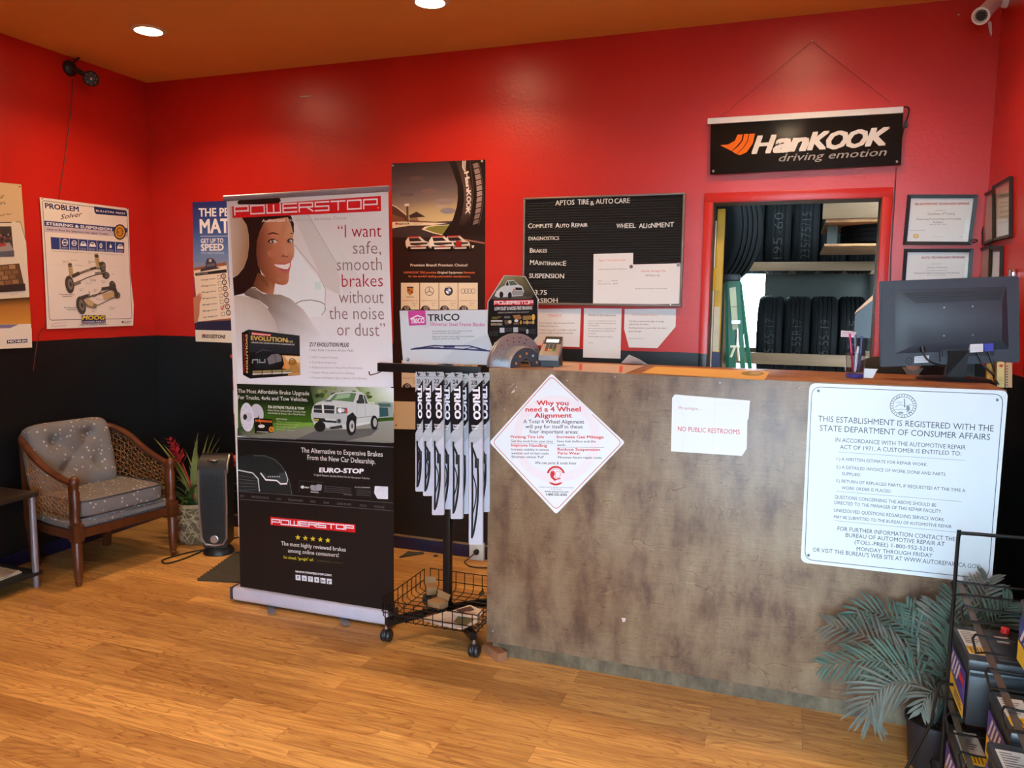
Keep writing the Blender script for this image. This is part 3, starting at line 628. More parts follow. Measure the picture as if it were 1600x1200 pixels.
for ch, p0, p1 in (('H', (792, 72), (806, 150)), ('a', (804, 156), (814, 214)), ('n', (812, 220), (820, 282)), ('K', (818, 288), (822, 352)), ('O', (820, 356), (822, 420)), ('O', (820, 424), (818, 486)), ('K', (816, 490), (806, 556))): g.text(ch, p0, p1, 50 if ch.isupper() else 44, (222, 206, 196), .05)
g.poly([(770, -64), (812, -66), (806, 60), (786, 52), (770, 10)], (222, 206, 196)); g.line([(784, -60), (788, 30)], 6, (60, 44, 40)).line([(798, -62), (800, 40)], 6, (60, 44, 40))
# road edge and three cars
g.poly([(790, 850), (1034, 890), (1034, 912), (800, 868)], (150, 96, 84))
def racer(x, y, s_, body, acc):
    f = lambda pts: [(x+a*s_, y+b_*s_) for a, b_ in pts]
    g.poly(f([(10, 150), (330, 150), (340, 185), (20, 195)]), (24, 16, 16))
    g.poly(f([(0, 70), (40, 8), (190, 0), (262, 62), (310, 80), (330, 120), (322, 168), (30, 176), (4, 130)]), body)
    g.poly(f([(44, 28), (176, 22), (226, 66), (60, 74)]), (44, 32, 34)); g.poly(f([(38, 6), (186, 0), (196, 16), (40, 24)]), acc)
    g.poly(f([(60, 92), (300, 86), (300, 108), (130, 128), (70, 120)]), (60, 44, 44)); g.poly(f([(30, 140), (322, 132), (322, 150), (34, 160)]), (120, 92, 84)); g.poly(f([(150, 130), (210, 128), (208, 146), (152, 148)]), acc)
    g.ell(x+50*s_, y+168*s_, 22*s_, 26*s_, (18, 12, 12), 12); g.ell(x+300*s_, y+160*s_, 20*s_, 24*s_, (18, 12, 12), 12)
racer(560, 808, .92, (206, 188, 172), (170, 40, 36)); racer(380, 812, .9, (222, 208, 194), (190, 60, 40)); racer(106, 818, .86, (214, 196, 180), (176, 50, 44))
g.poly([(700, 870), (770, 880), (760, 950), (690, 940)], (150, 36, 34)); g.poly([(880, 928), (914, 926), (900, 958), (886, 958)], (226, 214, 200))
g.text('Premium Brand! Premium Choice!', (166, 1172), (832, 1172), 30, (216, 200, 186), .035)
g.zoom(600, 240, 4.617)
OR = (214, 108, 66)
g.text('HANKOOK TIRE provides', (146, 865), (380, 865), 15, OR, .03).text('Original Equipment', (388, 865), (570, 865), 15, (226, 206, 186), .035).text('fitments', (577, 865), (657, 865), 15, OR, .03).text('for the world\'s leading automobile manufactures.', (180, 892), (627, 893), 14, OR, .03)
def tyre_card(x0, x1, y0, y1, k):
    g.rect(x0, y0, x1, y1, CRM); cx = (x0+x1)/2; cy_ = y0+60
    if k == 0: g.poly([(cx-24, cy_-32), (cx+24, cy_-32), (cx+22, cy_+12), (cx, cy_+32), (cx-22, cy_+12)], (176, 128, 56)); g.rect(cx-20, cy_-16, cx-2, cy_, (150, 40, 34)).rect(cx+2, cy_, cx+18, cy_+14, (150, 40, 34)); g.rect(cx-22, cy_-32, cx+22, cy_-22, (70, 50, 40)); g.text('PORSCHE', (cx-26, cy_+46), (cx+28, cy_+46), 7, (60, 50, 40), .03)
    if k == 1: g.ring(cx, cy_, 31, 31, 4, (96, 90, 88)); [g.line([(cx, cy_), (cx+30*math.sin(a), cy_-30*math.cos(a))], 5, (96, 90, 88)) for a in (0, 2.094, 4.189)]
    if k == 2: g.ell(cx, cy_, 31, 33, (40, 38, 48)); [g.poly([(cx, cy_)]+[(cx+20*math.cos(q*math.pi/2+t*math.pi/10), cy_+20*math.sin(q*math.pi/2+t*math.pi/10)) for t in range(6)], (90, 130, 190) if q % 2 == 0 else WH) for q in range(4)]; g.text('BMW', (cx-14, cy_-23), (cx+14, cy_-23), 7, WH, .03)
    if k == 3: [g.ring(cx-36+j*24, cy_, 15, 17, 3.5, (120, 112, 106)) for j in range(4)]
    g.text('HANKOOK Ventus S1 evo', (x0+10, y0+132), (x1-8, y0+132), 7, (170, 90, 60), .02).text('225/45', (x0+80, y0+150), (x0+118, y0+150), 6, (120, 100, 90)).text('ZR17', (x0+84, y0+166), (x0+110, y0+166), 6, (120, 100, 90))
    g.n += 1; g.raw([g.c((x0+38+r_*math.cos(a), y1+(4-r_*math.sin(a)))) for r_, a in [(33, math.pi*i/14) for i in range(15)]], g.n*g.E, (50, 38, 36))
    g.ell(x0+42, y1-10, 18, 14, (150, 134, 120), 14).ell(x0+42, y1-10, 6, 5, (60, 46, 42), 8)
for k, (x0, x1) in enumerate(((126, 258), (264, 398), (402, 536), (540, 680))): tyre_card(x0, x1, 932, 1125, k)
for k, (x0, x1) in enumerate(((132, 262), (268, 400), (404, 538), (542, 680))): tyre_card(x0, x1, 1490, 1685, (2, 3, 0, 1)[k])
g.zoom(580, 550, 8.); g.poly([(280, 612), (1400, 640), (1400, 985), (292, 958)], (214, 186, 146)); g.text('driving emotion', (900, 850), (1300, 862), 40, (120, 90, 60), .02, .2); g.ell(322, 912, 9, 10, (40, 30, 26))
g.zoom(600, 240, 4.617); g.ell(70, 88, 8, 8, (150, 140, 134)).ell(712, 56, 8, 9, (170, 160, 150))
tag(g.build('poster', M['gloss']), 'tall dark poster of race cars under a giant tire on the red wall', 'poster')

# --- letter board
LBY = -.022
t = thing('letter_board', 'black felt letter board with white letters in a taupe frame', 'letter board', (3.065, 0, 1.497))
x0, x1, z0, z1 = 2.625, 3.505, 1.497, 2.083
b = B()
for q in (((x0, z0), (x1, z0+.013)), ((x0, z1-.011), (x1, z1))): b.box((q[0][0], LBY-.006, q[0][1]), (q[1][0], 0, q[1][1]), .004)
for xa in (x0, x1-.012): b.box((xa, LBY-.0055, z0+.002), (xa+.012, 0, z1-.002), .004)
b.build('frame', M['frame_grey'], t)
b = B(); b.box((x0+.01, -.012, z0+.01), (x1-.01, -.002, z1-.01))
for i in range(40):
    z = z0+.0135+i*(z1-z0-.025)/40; b.box((x0+.0115, -.017, z+.002), (x1-.0115, -.0118, z+.0105), .0015, seg=1)
b.build('felt', M['felt'], t)
b = B(); b.box((3.44, LBY-.010, z0+.007), (3.452, LBY-.005, z0+.014), .002); b.build('lock', M['chrome'], t)
g = back_art(-.0185).zoom(820, 300, 5.926)
lw = (226, 222, 216)
LETTERS = (
    (('APTOS', (283, 124), (458, 117), 46), ('TIRE', (490, 115), (592, 112), 46), ('&', (606, 124), (640, 122), 40), ('AUTO', (656, 110), (816, 106), 46), ('CARE', (830, 106), (972, 100), 46),),
    (('C', (30, 336), (66, 335), 44), ('OMPLETE', (70, 334), (255, 328), 34), ('A', (282, 332), (322, 331), 44), ('UTO', (326, 330), (410, 328), 34), ('R', (433, 327), (462, 326), 44), ('EPAIR', (466, 326), (581, 322), 34),),
    (('WH', (848, 334), (924, 334), 40), ('EEL', (932, 333), (1026, 331), 42), ('ALI', (1056, 333), (1130, 333), 42), ('G', (1138, 332), (1164, 332), 34), ('NMENT', (1170, 331), (1380, 322), 44),),
    (('DIAGNOSTICS', (35, 448), (316, 443), 33),),
    (('B', (46, 562), (76, 562), 42), ('RAKES', (80, 562), (205, 560), 32),),
    (('MA', (47, 673), (128, 675), 44), ('INTENANC', (134, 675), (346, 680), 32), ('E', (354, 682), (382, 682), 44),),
    (('SUSPENSION', (40, 796), (362, 800), 42),),
    (('$63.75', (20, 948), (202, 952), 42),),
    (('HRSIIOH', (60, 1028), (303, 1024), 42),),
)
for row in LETTERS:
    g = back_art(-.0185).zoom(820, 300, 5.926)
    for q in row: g.text(*q, lw, .016)
    # real plastic letters standing on the felt
    b = B()
    for pts, d, cc in g.F:
        v = [b.bm.verts.new((p.x, -.0185-d*.15, p.y)) for p in pts]; b._f(v)
    r_ = bmesh.ops.extrude_face_region(b.bm, geom=list(b.bm.faces))
    bmesh.ops.translate(b.bm, verts=[e for e in r_['geom'] if isinstance(e, bmesh.types.BMVert)], vec=(0, .003, 0)); bmesh.ops.recalc_face_normals(b.bm, faces=b.bm.faces)
    b.build('lettering', M['white'], t)
def paper(pts, zoom, y, lines, label, name='notice', col=(224, 220, 218), cat='notice', m_='print', group=None):
    g = back_art(y).zoom(*zoom); g.sheet(pts, col, .0006)
    for ln in lines: g.text(*ln)
    return tag(g.build(name, M[m_]), label, cat, group)
zb_ = (820, 300, 5.926); PK = (214, 96, 96); DG = (84, 80, 84)
paper([(637, 575), (1003, 563), (1000, 800), (985, 1044), (632, 1042)], zb_, -.0195, [('Spare Tire Service Fee', (687, 642), (934, 638), 20, PK), ('It will be applied to the time of vehicle visit', (680, 722), (945, 716), 11, DG), ('Labor ..................... $15.00', (676, 828), (856, 826), 11, DG), ('With Tire Rotation ... $20.00', (676, 856), (860, 854), 11, DG)], 'white notice headed Spare Tire Service Fee pinned on the letter board')
paper([(1002, 671), (1447, 660), (1432, 1035), (955, 1042)], zb_, -.0208, [('Vehicle Storage Fee', (1074, 742), (1302, 738), 20, PK), ('$35.00 per day', (1120, 780), (1252, 778), 16, DG), ('Starting on the third day after notice to pick up', (1020, 900), (1318, 897), 11, DG)], 'white notice headed Vehicle Storage Fee pinned on the letter board')
for (px, py, c_, lb) in ((985, 690, (120, 90, 84), 'round patterned magnet between the two letter board notices'), (1422, 672, (150, 148, 150), 'round grey magnet at the corner of the Vehicle Storage Fee notice')):
    p = pY(820+px/5.926, 300+py/5.926, -.0235)
    b = B().lathe([(.0095, 0), (.0098, .002), (.008, .005), (.0002, .0056)], p+Vector((0, .0015, 0)), 18, RX(math.pi/2)); o = b.build('magnet', mat('magnet_face', c_, .35, .1, .5, 120)); tag(o, lb, 'magnet')
zc = (740, 280, 3.872)
paper([(338, 785), (650, 783), (640, 1016), (338, 1003)], zc, -.004, [('TPMS!!!', (449, 836), (532, 835), 17, PK), ('The tire pressure light should go off within', (394, 874), (610, 875), 9, DG), ('20 miles of driving cycle.', (394, 892), (514, 893), 9, DG), ('If it does not go off, it costs $45 to manually', (394, 916), (618, 917), 9, DG), ('reset it. Or, $45 to diagnose the problem.', (394, 934), (606, 935), 9, DG)], 'white notice headed TPMS!!! below the letter board')
paper([(668, 781), (896, 783), (888, 1086), (662, 1078)], zc, -.004, [('Notice to all customers:', (694, 828), (862, 830), 14, DG), ('Any service including Parts or Tires are', (692, 860), (860, 861), 7, DG), ('subject to delays from the Parts Store or', (692, 874), (860, 876), 7, DG), ('Tire Warehouses.', (692, 888), (760, 889), 7, DG), ('Aptos Tire and Auto Care Will NOT hold', (692, 906), (860, 908), 7, DG), ('any responsibility for any delays from', (692, 920), (850, 922), 7, DG), ('our vendors.', (692, 936), (742, 937), 7, DG), ('Please be patient with our industry.', (692, 954), (842, 957), 7, DG), ('Thank you', (692, 992), (722, 993), 6, DG)], 'long white notice to all customers pinned below the letter board')
paper([(914, 785), (1225, 783), (1222, 892), (1112, 1022), (940, 1018), (910, 905)], zc, -.004, [('Road Hazard Claims', (958, 826), (1108, 828), 13, (230, 160, 140)), ('The Shop reserves the right to charge', (940, 864), (1152, 865), 10, DG), ('upfront for the claim.', (940, 882), (1060, 883), 10, DG), ('Reimbursement occurs after the claim', (940, 904), (1166, 906), 10, DG), ('goes through.', (940, 924), (1016, 925), 10, DG), ('Aptos Tire & Auto Care', (938, 966), (1026, 967), 6, DG)], 'white notice with cut lower corners pinned by the doorway')

# --- hanging brand banner over the doorway
t = thing('hanging_sign', 'wide black sign with white italic lettering and orange wing hanging above the doorway', 'sign', (4.05, -.03, 2.17))
g = back_art(-.03).zoom(1090, 0, 3.137)
g.sheet([(64, 612), (1008, 548), (997, 808), (61, 856)], (17, 15, 16), .003)
OG = (226, 108, 34)
for pts in ([(112, 712), (150, 708), (182, 690), (196, 660), (222, 658), (214, 690), (192, 716), (166, 740)], [(168, 742), (200, 716), (222, 688), (228, 657), (250, 656), (242, 694), (222, 724), (190, 755)], [(192, 756), (226, 724), (246, 694), (254, 656), (281, 655), (270, 704), (240, 746), (210, 760)]): g.poly(pts, OG)
for ch, a, bb, h in (('H', (270, 752), (378, 746), 82), ('a', (376, 746), (448, 742), 66), ('n', (450, 740), (536, 736), 64), ('K', (542, 734), (640, 727), 82), ('O', (634, 731), (732, 724), 82), ('O', (730, 724), (828, 718), 82), ('K', (826, 715), (934, 708), 82)):
    g.text(ch, a, bb, h*(1.0 if ch.isupper() else 1.4), (216, 212, 208), .07, .28)
g.text('driving emotion', (398, 792), (926, 762), 36, (150, 146, 146), .012, .25)
g.ell(77, 839, 6, 7, (140, 120, 118)).ell(977, 792, 6, 7, (140, 120, 118))
g.build('panel', M['acrylic'], t)
A, Bq = pY(1106, 190, -.03), pY(1411, 172, -.03); d_ = (Bq-A).normalized()
b = B(); n_ = Vector((0, 0, .014)); q_ = Vector((0, .010, 0)); b.hexa([A-n_-q_, Bq-n_-q_, Bq-n_+q_, A-n_+q_, A+n_-q_, Bq+n_-q_, Bq+n_+q_, A+n_+q_]); b.build('top_bar', M['blind_white'], t)
P0 = pY(1269, 64.5, -.004); b = B(); b.tube([pY(1125, 183, -.03), P0, pY(1391, 160, -.03)], .0011, 5); b.build('string', M['redcord'], t)
b = B().lathe([(.004, 0), (.004, .006), (.0001, .008)], P0+Vector((0, .004, 0)), 10, RX(math.pi/2)); b.build('nail', M['chip_and_glint'], t)
b = B(); b.tube(spline([pY(1411, 167, -.02), pY(1419, 168, -.015), pY(1420, 176, -.012), pY(1415, 192, -.01), pY(1411, 205, -.008), pY(1407, 225, -.008)], 5), .0035, 6); b.box(pY(1413, 199, -.016), pY(1418, 190, -.004)); b.build('power_lead', M['cord'], t)
b = B(); b.tube([pY(1400, 262, -.004), pY(1398, 300, -.004), pY(1392, 400, -.004), pY(1390, 480, -.004), pY(1387, 552, -.004), pY(1386, 640, -.004)], .0028, 6); tag(b.build('cable', M['redcord']), 'thin cable running down the red wall beside the doorway casing', 'cable')

# --- framed certificates
def framed(plane, z, quad, label, art, fr=.016, name='framed_certificate', col=(236, 233, 228), pane=True):
    g = plane; g.zoom(*z); Q = [g.c(p) for p in quad]; c3 = lambda p, d: g.O+g.U*p.x+g.V*p.y+g.N*d
    ctr = sum(Q, Vector((0, 0)))/4; low = c3(ctr, 0)
    t = thing(name, label, 'framed certificate', low)
    b = B()
    I = []
    for i in range(4):
        a_, p_, n_ = Q[i-1], Q[i], Q[(i+1) % 4]; e1 = (p_-a_).normalized(); e2 = (n_-p_).normalized(); I.append(p_+(e2-e1)*fr)
    for i in range(4):
        j = (i+1) % 4; b.hexa([c3(Q[i], 0), c3(Q[j], 0), c3(I[j], 0), c3(I[i], 0), c3(Q[i], .014), c3(Q[j], .014), c3(I[j], .010), c3(I[i], .010)])
    b.build('frame', M['blackp'], t)
    g.local = True; g.O = g.O+g.N*.002; g.sheet([tuple(p) for p in I], col, .0015); g.local = False
    art(g); g.build('certificate', M['print'], t)
    if pane: b = B(); b.hexa([c3(p, .0065) for p in I]+[c3(p, .008) for p in I]); b.build('pane', M['glass'], t)
    return t
zz = (1400, 290, 7.5)
def cert1(g):
    g.text('ISN AUTOMOTIVE TECHNICIAN\'S SEMINAR', (222, 230), (858, 224), 26, (170, 60, 64), .05).text('is awarded to', (456, 298), (584, 296), 12, GY).text('Certificate of Training', (370, 345), (686, 340), 26, GY).text('Diagnosing Fuel and Engine Driveability', (240, 402), (766, 398), 20, (96, 92, 96)).text('Problems', (436, 440), (552, 438), 20, (96, 92, 96)).text('March 20, 2015', (396, 462), (594, 460), 12, GY).text('Instructor', (170, 530), (350, 528), 14, GY)
    g.ell(234, 592, 34, 28, (216, 168, 80)).ell(234, 592, 22, 18, (230, 196, 120)); g.line([(440, 600), (560, 600)], 2, GY).line([(740, 600), (790, 598)], 3, GY)
t = framed(back_art(-.002), zz, [(78, 695), (880, 700), (958, 108), (132, 108)], 'black framed certificate on the red wall, upper of the two beside the doorway', cert1)
b = B(); p = pY(1521, 376.5, -.012); b.tube([p+Vector((.016*math.cos(a), -.006*math.sin(a), .007*math.sin(a))) for a in [2*math.pi*i/14 for i in range(14)]], .0028, 6, True); b.build('hanging_loop', M['cord'], t)
def cert2(g):
    g.text('AUTO TECHNICIAN\'S SEMINAR', (300, 856), (804, 852), 24, (160, 76, 80), .05).text('presented to', (416, 922), (536, 921), 12, GY).text('Service Technician', (366, 968), (600, 966), 18, GY).text('for successful completion of', (350, 1000), (592, 998), 11, (90, 86, 90)).text('Advanced Hybrid Diagnosis And Repair', (206, 1034), (748, 1030), 18, (110, 106, 110)).text('four hours credit', (360, 1056), (580, 1054), 10, GY)
framed(back_art(-.002), zz, [(52, 1330), (862, 1330), (902, 740), (92, 742)], 'black framed certificate on the red wall, lower one half behind the monitor', cert2)
zr = (1520, 260, 6.)
def blank(g):
    pass
def cert3(g):
    g.poly([(238, 250), (350, 226), (350, 640), (236, 664)], (206, 204, 196)); g.text('CERTIFICATE', (244, 300), (346, 276), 26, (120, 110, 108), .03)
    for k in range(4): g.line([(250, 380+k*50), (340, 364+k*50)], 4, (150, 146, 140))
for quad, lb, ar in (([(118, 740), (214, 704), (212, 216), (96, 278)], 'slim dark framed certificate on the side wall, upper left of the four', blank), ([(216, 700), (374, 664), (376, 92), (212, 186)], 'dark framed certificate on the side wall, upper right of the four', cert3), ([(74, 1260), (176, 1250), (184, 736), (76, 776)], 'slim dark framed certificate on the side wall, lower left of the four', blank), ([(178, 1255), (278, 1250), (288, 742), (184, 752)], 'dark framed certificate on the side wall, lower right of the four', blank)):
    framed(right_art(W-.002), zr, quad, lb, ar, .014, col=(212, 190, 176))
b = B(); p = pX(1520+400/6., 260+1010/6., W); b.box(p+Vector((-.02, -.03, -.02)), p+Vector((0, .03, .02)), .004); tag(b.build('wall_switch', M['chrome']), 'small metal box on the side wall above the monitor corner', 'switch')
# --- cameras
t = thing('webcam', 'black webcam on a round mount high on the left wall', 'camera', pX(122, 112, 0))
c0 = pX(108, 107, 0); b = B().lathe([(.045, 0), (.045, .012), (.03, .03), (.012, .034)], c0, 24, RY(math.pi/2)); b.build('mount', M['blackp'], t)
c1 = c0+Vector((.10, .06, -.05)); b = B(); b.tube([c0+Vector((.02, 0, 0)), c0+Vector((.06, .03, -.02)), c1], .016, 10); b.build('arm', M['blackp'], t)
dr = (CC-c1).normalized(); rq = dr.to_track_quat('Z', 'Y').to_matrix()
b = B().lathe([(.03, -.03), (.042, -.02), (.044, .02), (.036, .026), (.02, .018), (.0002, .02)], c1, 24, rq); o = b.build('body', M['blackp'], t)
b = B()
for k in range(8): a = k*math.pi/4; b.ball(c1+rq @ Vector((.03*math.cos(a), .03*math.sin(a), .025)), .006, 8)
b.build('led_ring', M['grey_al'], o); b = B().ball(c1+rq @ Vector((0, 0, .018)), .014, 12); b.build('lens', M['chrome'], o)
b = B(); b.tube([c0+Vector((.02, .01, .03)), c0+Vector((.05, .05, .09))], .006, 8); b.build('antenna', M['blackp'], t)
b = B(); b.tube(spline([pX(114, 124, .004), pX(110, 180, .004), pX(101, 250, .004), pX(92, 312, .003), pX(88, 380, .003), pX(80, 450, .003), pX(74, 490, .003), pX(70, 510, .004), pX(64, 515, .005), pX(58, 534, .004), pX(52, 580, .004)], 4), .0026, 6); b.build('cord', M['redcord'], t)
t = thing('security_camera', 'white bullet security camera in the upper right corner of the room', 'camera', pX(1566, 8, W))
c0 = pX(1566, 6, W); c1 = Vector((4.742, -.19, 2.845)); c2 = c1+(Vector((4.40, -.75, 2.55))-c1).normalized()*.0
axis = (pY(1532, 24, -.30)-pY(1553, 6, -.16)).normalized(); e0 = pY(1554, 4, -.15); e1 = pY(1533, 24.5, -.28); ax = (e1-e0).normalized(); rq = ax.to_track_quat('Z', 'Y').to_matrix()
Lc = (e1-e0).length
b = B().lathe([(.012, -.01), (.030, 0), (.032, .01), (.032, Lc-.006), (.036, Lc-.006), (.036, Lc+.006), (.028, Lc+.006), (.026, Lc-.004), (.0002, Lc-.004)], e0, 28, rq); o = b.build('body', M['white'], t)
b = B().lathe([(.024, Lc-.0035), (.02, Lc), (.0002, Lc)], e0, 20, rq); b.build('lens', M['blackp'], o)
b = B()
for k in range(12): a = k*math.pi/6; b.ball(e0+rq @ Vector((.0205*math.cos(a), .0205*math.sin(a), Lc)), .0028, 6)
b.build('led_ring', M['grey_al'], o)
b = B().lathe([(.04, 0), (.04, .012), (.03, .03), (.016, .04)], Vector((W, e0.y+.05, e0.z+.03)), 24, RY(-math.pi/2)); b.tube([Vector((W-.03, e0.y+.05, e0.z+.03)), e0+ax*.02], .013, 10); b.build('bracket', M['white'], t)
# ================================================================ COUNTER
CT = 1.240
t = thing('service_counter', 'tall stained plywood service counter with a varnished top', 'counter', (3.81, YF, 0))
b = B().box((2.878, YF, .058), (4.745, YF+.018, CT), .0015); b.build('front_panel', M['ply'], t)
b = B().box((2.878, YF+.0182, CT-.016), (4.745, -.66, CT-.0003), .001); b.build('top_board', M['plytop'], t)
for xa in (2.878, 4.727): b = B().box((xa, YF+.0185, .058), (xa+.018, -.68, CT-.017)); b.build('side_panel', M['ply'], t)
b = B().box((2.905, YF+.008, 0), (4.735, YF+.05, .0575)); b.box((2.905, YF+.05, 0), (2.925, -.70, .0575)); b.build('kick_board', M['kick'], t)
b = B().box((3.79, YF+.0185, .06), (3.81, -.70, CT-.017)); b.build('partition', M['ply'], t)
# screw heads, scratches and a scrap of tape on the panel
for x, y in ((961, 589), (1125, 598), (787, 590), (770, 986), (788, 640)): b = B().lathe([(.004, 0), (.003, .0012), (.0001, .0013)], pY(x, y, YF), 10, RX(math.pi/2)); b.build('screw', M['grey_al'], t)
for pts in ([(800, 612), (804, 608), (804, 612), (799, 615)], [(806, 605), (808, 602), (807, 606)], [(793, 609), (803, 599), (803, 600)], [(971, 965), (978, 966), (977, 971), (973, 972)], [(883, 594), (888, 594), (887, 595)]): b = B().prism([pY(x, y, YF-.0002) for x, y in pts], (0, -.0006, 0)); b.build('tape_scrap', M['chip_and_glint'], t)
# offcut leaning under the left end
b = B(); e0 = pZ(763, 1010, .02); e1 = pZ(785, 1027, .02); d_ = (e1-e0).normalized(); s_ = Vector((-d_.y, d_.x, 0))*.022
z_ = Vector((0, 0, .019)); z0_ = Vector((0, 0, -.0195)); b.hexa([e0-s_+z0_, e1-s_+z0_, e1+s_+z0_, e0+s_+z0_, e0-s_+z_, e1-s_+z_, e1+s_+z_, e0+s_+z_])
tag(b.build('wood_offcut', M['oldwood']), 'short offcut of wood on the floor under the counter corner', 'wood offcut')

# --- signs on the front of the counter
SG = (232, 234, 238); SR = (206, 60, 60); SK = (52, 50, 56)
g = back_art(YF-.003).zoom(740, 560, 3.3333)
g.sheet(rpoly([(405, 78), (788, 438), (430, 812), (82, 437)], 14), SG, .002)
g.line(rpoly([(405, 92), (772, 438), (430, 790), (98, 437)], 26), 3, SR, True)
g.ring(430, 420, 205, 205, 46, (236, 226, 230), 48)
for k, s_ in enumerate(('SPECIALTY PRODUCTS', 'ALIGNMENT EXPERTS')): pass
for t_, a, b_, h in (('Why you', (330, 244), (494, 244), 24), ('need a 4 Wheel', (272, 277), (557, 276), 24), ('Alignment', (318, 309), (512, 308), 24)): g.text(t_, a, b_, h, SR, .04)
for t_, a, b_, h in (('A Total 4 Wheel Alignment', (260, 338), (576, 340), 19), ('will pay for itself in these', (270, 364), (568, 365), 19), ('four important areas:', (292, 390), (545, 392), 19)): g.text(t_, a, b_, h, SK, .012)
for t_, a, b_ in (('Prolong Tire Life', (194, 415), (366, 416)), ('Improve Handling', (196, 458), (382, 461)), ('Increase Gas Mileage', (434, 415), (677, 417)), ('Reduce Suspension', (438, 480), (658, 482)), ('Parts Wear', (440, 500), (556, 501))): g.text(t_, a, b_, 14, SR, .035)
for t_, a, b_ in (('Get the most from your tires', (194, 436), (413, 438)), ('Increase stability in severe', (196, 479), (392, 482)), ('weather and on bad roads', (197, 499), (390, 501)), ('Eliminate vehicle \'Pull\'', (199, 518), (366, 520)), ('Save fuel dollars and the', (435, 437), (636, 438)), ('earth', (436, 456), (476, 457)), ('Minimize future repair costs', (440, 521), (667, 523))): g.text(t_, a, b_, 12, SK, .012)
g.line([(194, 442), (422, 444)], 1.5, GY).line([(436, 462), (680, 465)], 1.5, GY)
g.text('We use parts & tools from', (322, 550), (534, 553), 14, SK, .012, .2)
g.ring(428, 611, 44, 46, 10, SR, 36); g.ring(428, 611, 33, 35, 2, SR, 30)
g.poly([(404, 590), (418, 584), (424, 600), (416, 618), (430, 628), (424, 640), (404, 622), (398, 606)], SR); g.ring(438, 606, 14, 18, 2, SR, 16); g.line([(424, 632), (450, 626)], 5, SR)
g.text('Leading the world in alignment innovation and quality', (342, 672), (522, 676), 6, GY).text('for over 30 years', (402, 683), (460, 684), 6, GY).text('www.specprod.com', (370, 697), (494, 700), 11, SK, .01).text('1-800-525-6505', (378, 714), (486, 716), 12, SK, .04)
tag(g.build('diamond_sign', M['sign']), 'white diamond shaped sign about 4 wheel alignment on the counter front', 'sign')
g = back_art(YF-.003).zoom(740, 560, 3.3333)
g.sheet([(1048, 188), (1440, 220), (1432, 315), (1426, 322), (1422, 470), (1398, 508), (1028, 484), (1034, 206)], SG, .0006)
g.text('We apologize...', (1066, 263), (1178, 270), 15, (186, 120, 124)).text('NO PUBLIC RESTROOMS', (1064, 378), (1386, 396), 24, (196, 84, 84), .012)
g.line([(1060, 210), (1100, 330), (1090, 480)], 1.2, (214, 214, 220)).line([(1260, 205), (1240, 490)], 1.2, (216, 216, 222))
tag(g.build('notice', M['print']), 'white sheet reading NO PUBLIC RESTROOMS taped to the counter front', 'notice')
g = back_art(YF-.004).zoom(1230, 560, 3.1568)
g.sheet(rpoly([(110, 122), (1090, 160), (1008, 1114), (66, 1006)], 34, 6), (226, 232, 236), .002)
g.line(rpoly([(122, 140), (1066, 178), (992, 1088), (86, 992)], 46, 6), 3.4, (56, 84, 100), True)
for x, y in ((154, 160), (1036, 205), (105, 971), (961, 1072)): g.ell(x, y, 7, 7, (92, 108, 116))
BL_ = (58, 72, 84)
g.ring(572, 234, 64, 58, 3, BL_, 40); g.ring(572, 234, 50, 44, 2, BL_, 36)
g.text('EUREKA', (534, 206), (560, 192), 8, BL_); g.line([(534, 240), (556, 226), (580, 236), (612, 228)], 2, BL_).line([(530, 252), (560, 250), (610, 256)], 2, BL_).line([(578, 200), (580, 240)], 4, BL_); g.ell(596, 246, 9, 14, (120, 132, 140), 12); g.ell(560, 268, 14, 5, (120, 132, 140), 10); g.line([(540, 220), (552, 214), (566, 218)], 2, BL_).line([(588, 262), (610, 268)], 3, BL_)
for k in range(26):
    a = 2*math.pi*k/26; g.line([(572+53*math.cos(a), 234+47*math.sin(a)), (572+60*math.cos(a), 234+54*math.sin(a))], 3, BL_)
for t_, a, b_, h in (('THIS ESTABLISHMENT IS REGISTERED WITH THE', (152, 310), (1017, 360), 28), ('STATE DEPARTMENT OF CONSUMER AFFAIRS', (160, 356), (1000, 403), 28), ('IN ACCORDANCE WITH THE AUTOMOTIVE REPAIR', (238, 411), (880, 450), 20), ('ACT OF 1971, A CUSTOMER IS ENTITLED TO:', (260, 446), (858, 480), 20), ('1.) A WRITTEN ESTIMATE FOR REPAIR WORK.', (244, 502), (692, 532), 15), ('2.) A DETAILED INVOICE OF WORK DONE AND PARTS', (242, 542), (780, 580), 15), ('SUPPLIED.', (270, 576), (364, 582), 15), ('3.) RETURN OF REPLACED PARTS, IF REQUESTED AT THE TIME A', (240, 610), (878, 660), 15), ('WORK ORDER IS PLACED.', (268, 645), (514, 663), 15), ('QUESTIONS CONCERNING THE ABOVE SHOULD BE', (234, 690), (734, 732), 16), ('DIRECTED TO THE MANAGER OF THIS REPAIR FACILITY.', (232, 718), (762, 764), 16), ('UNRESOLVED QUESTIONS REGARDING SERVICE WORK', (230, 756), (774, 804), 16), ('MAY BE SUBMITTED TO THE BUREAU OF AUTOMOTIVE REPAIR.', (230, 788), (814, 838), 15), ('FOR FURTHER INFORMATION CONTACT THE', (248, 848), (830, 902), 20), ('BUREAU OF AUTOMOTIVE REPAIR AT', (288, 880), (776, 926), 20), ('(TOLL-FREE) 1-800-952-5210,', (332, 914), (722, 952), 19), ('MONDAY THROUGH FRIDAY', (342, 948), (716, 982), 19), ('OR VISIT THE BUREAU\'S WEB SITE AT WWW.AUTOREPAIR.CA.GOV', (126, 952), (950, 1038), 20)):
    g.text(t_, a, b_, h, BL_, .006)
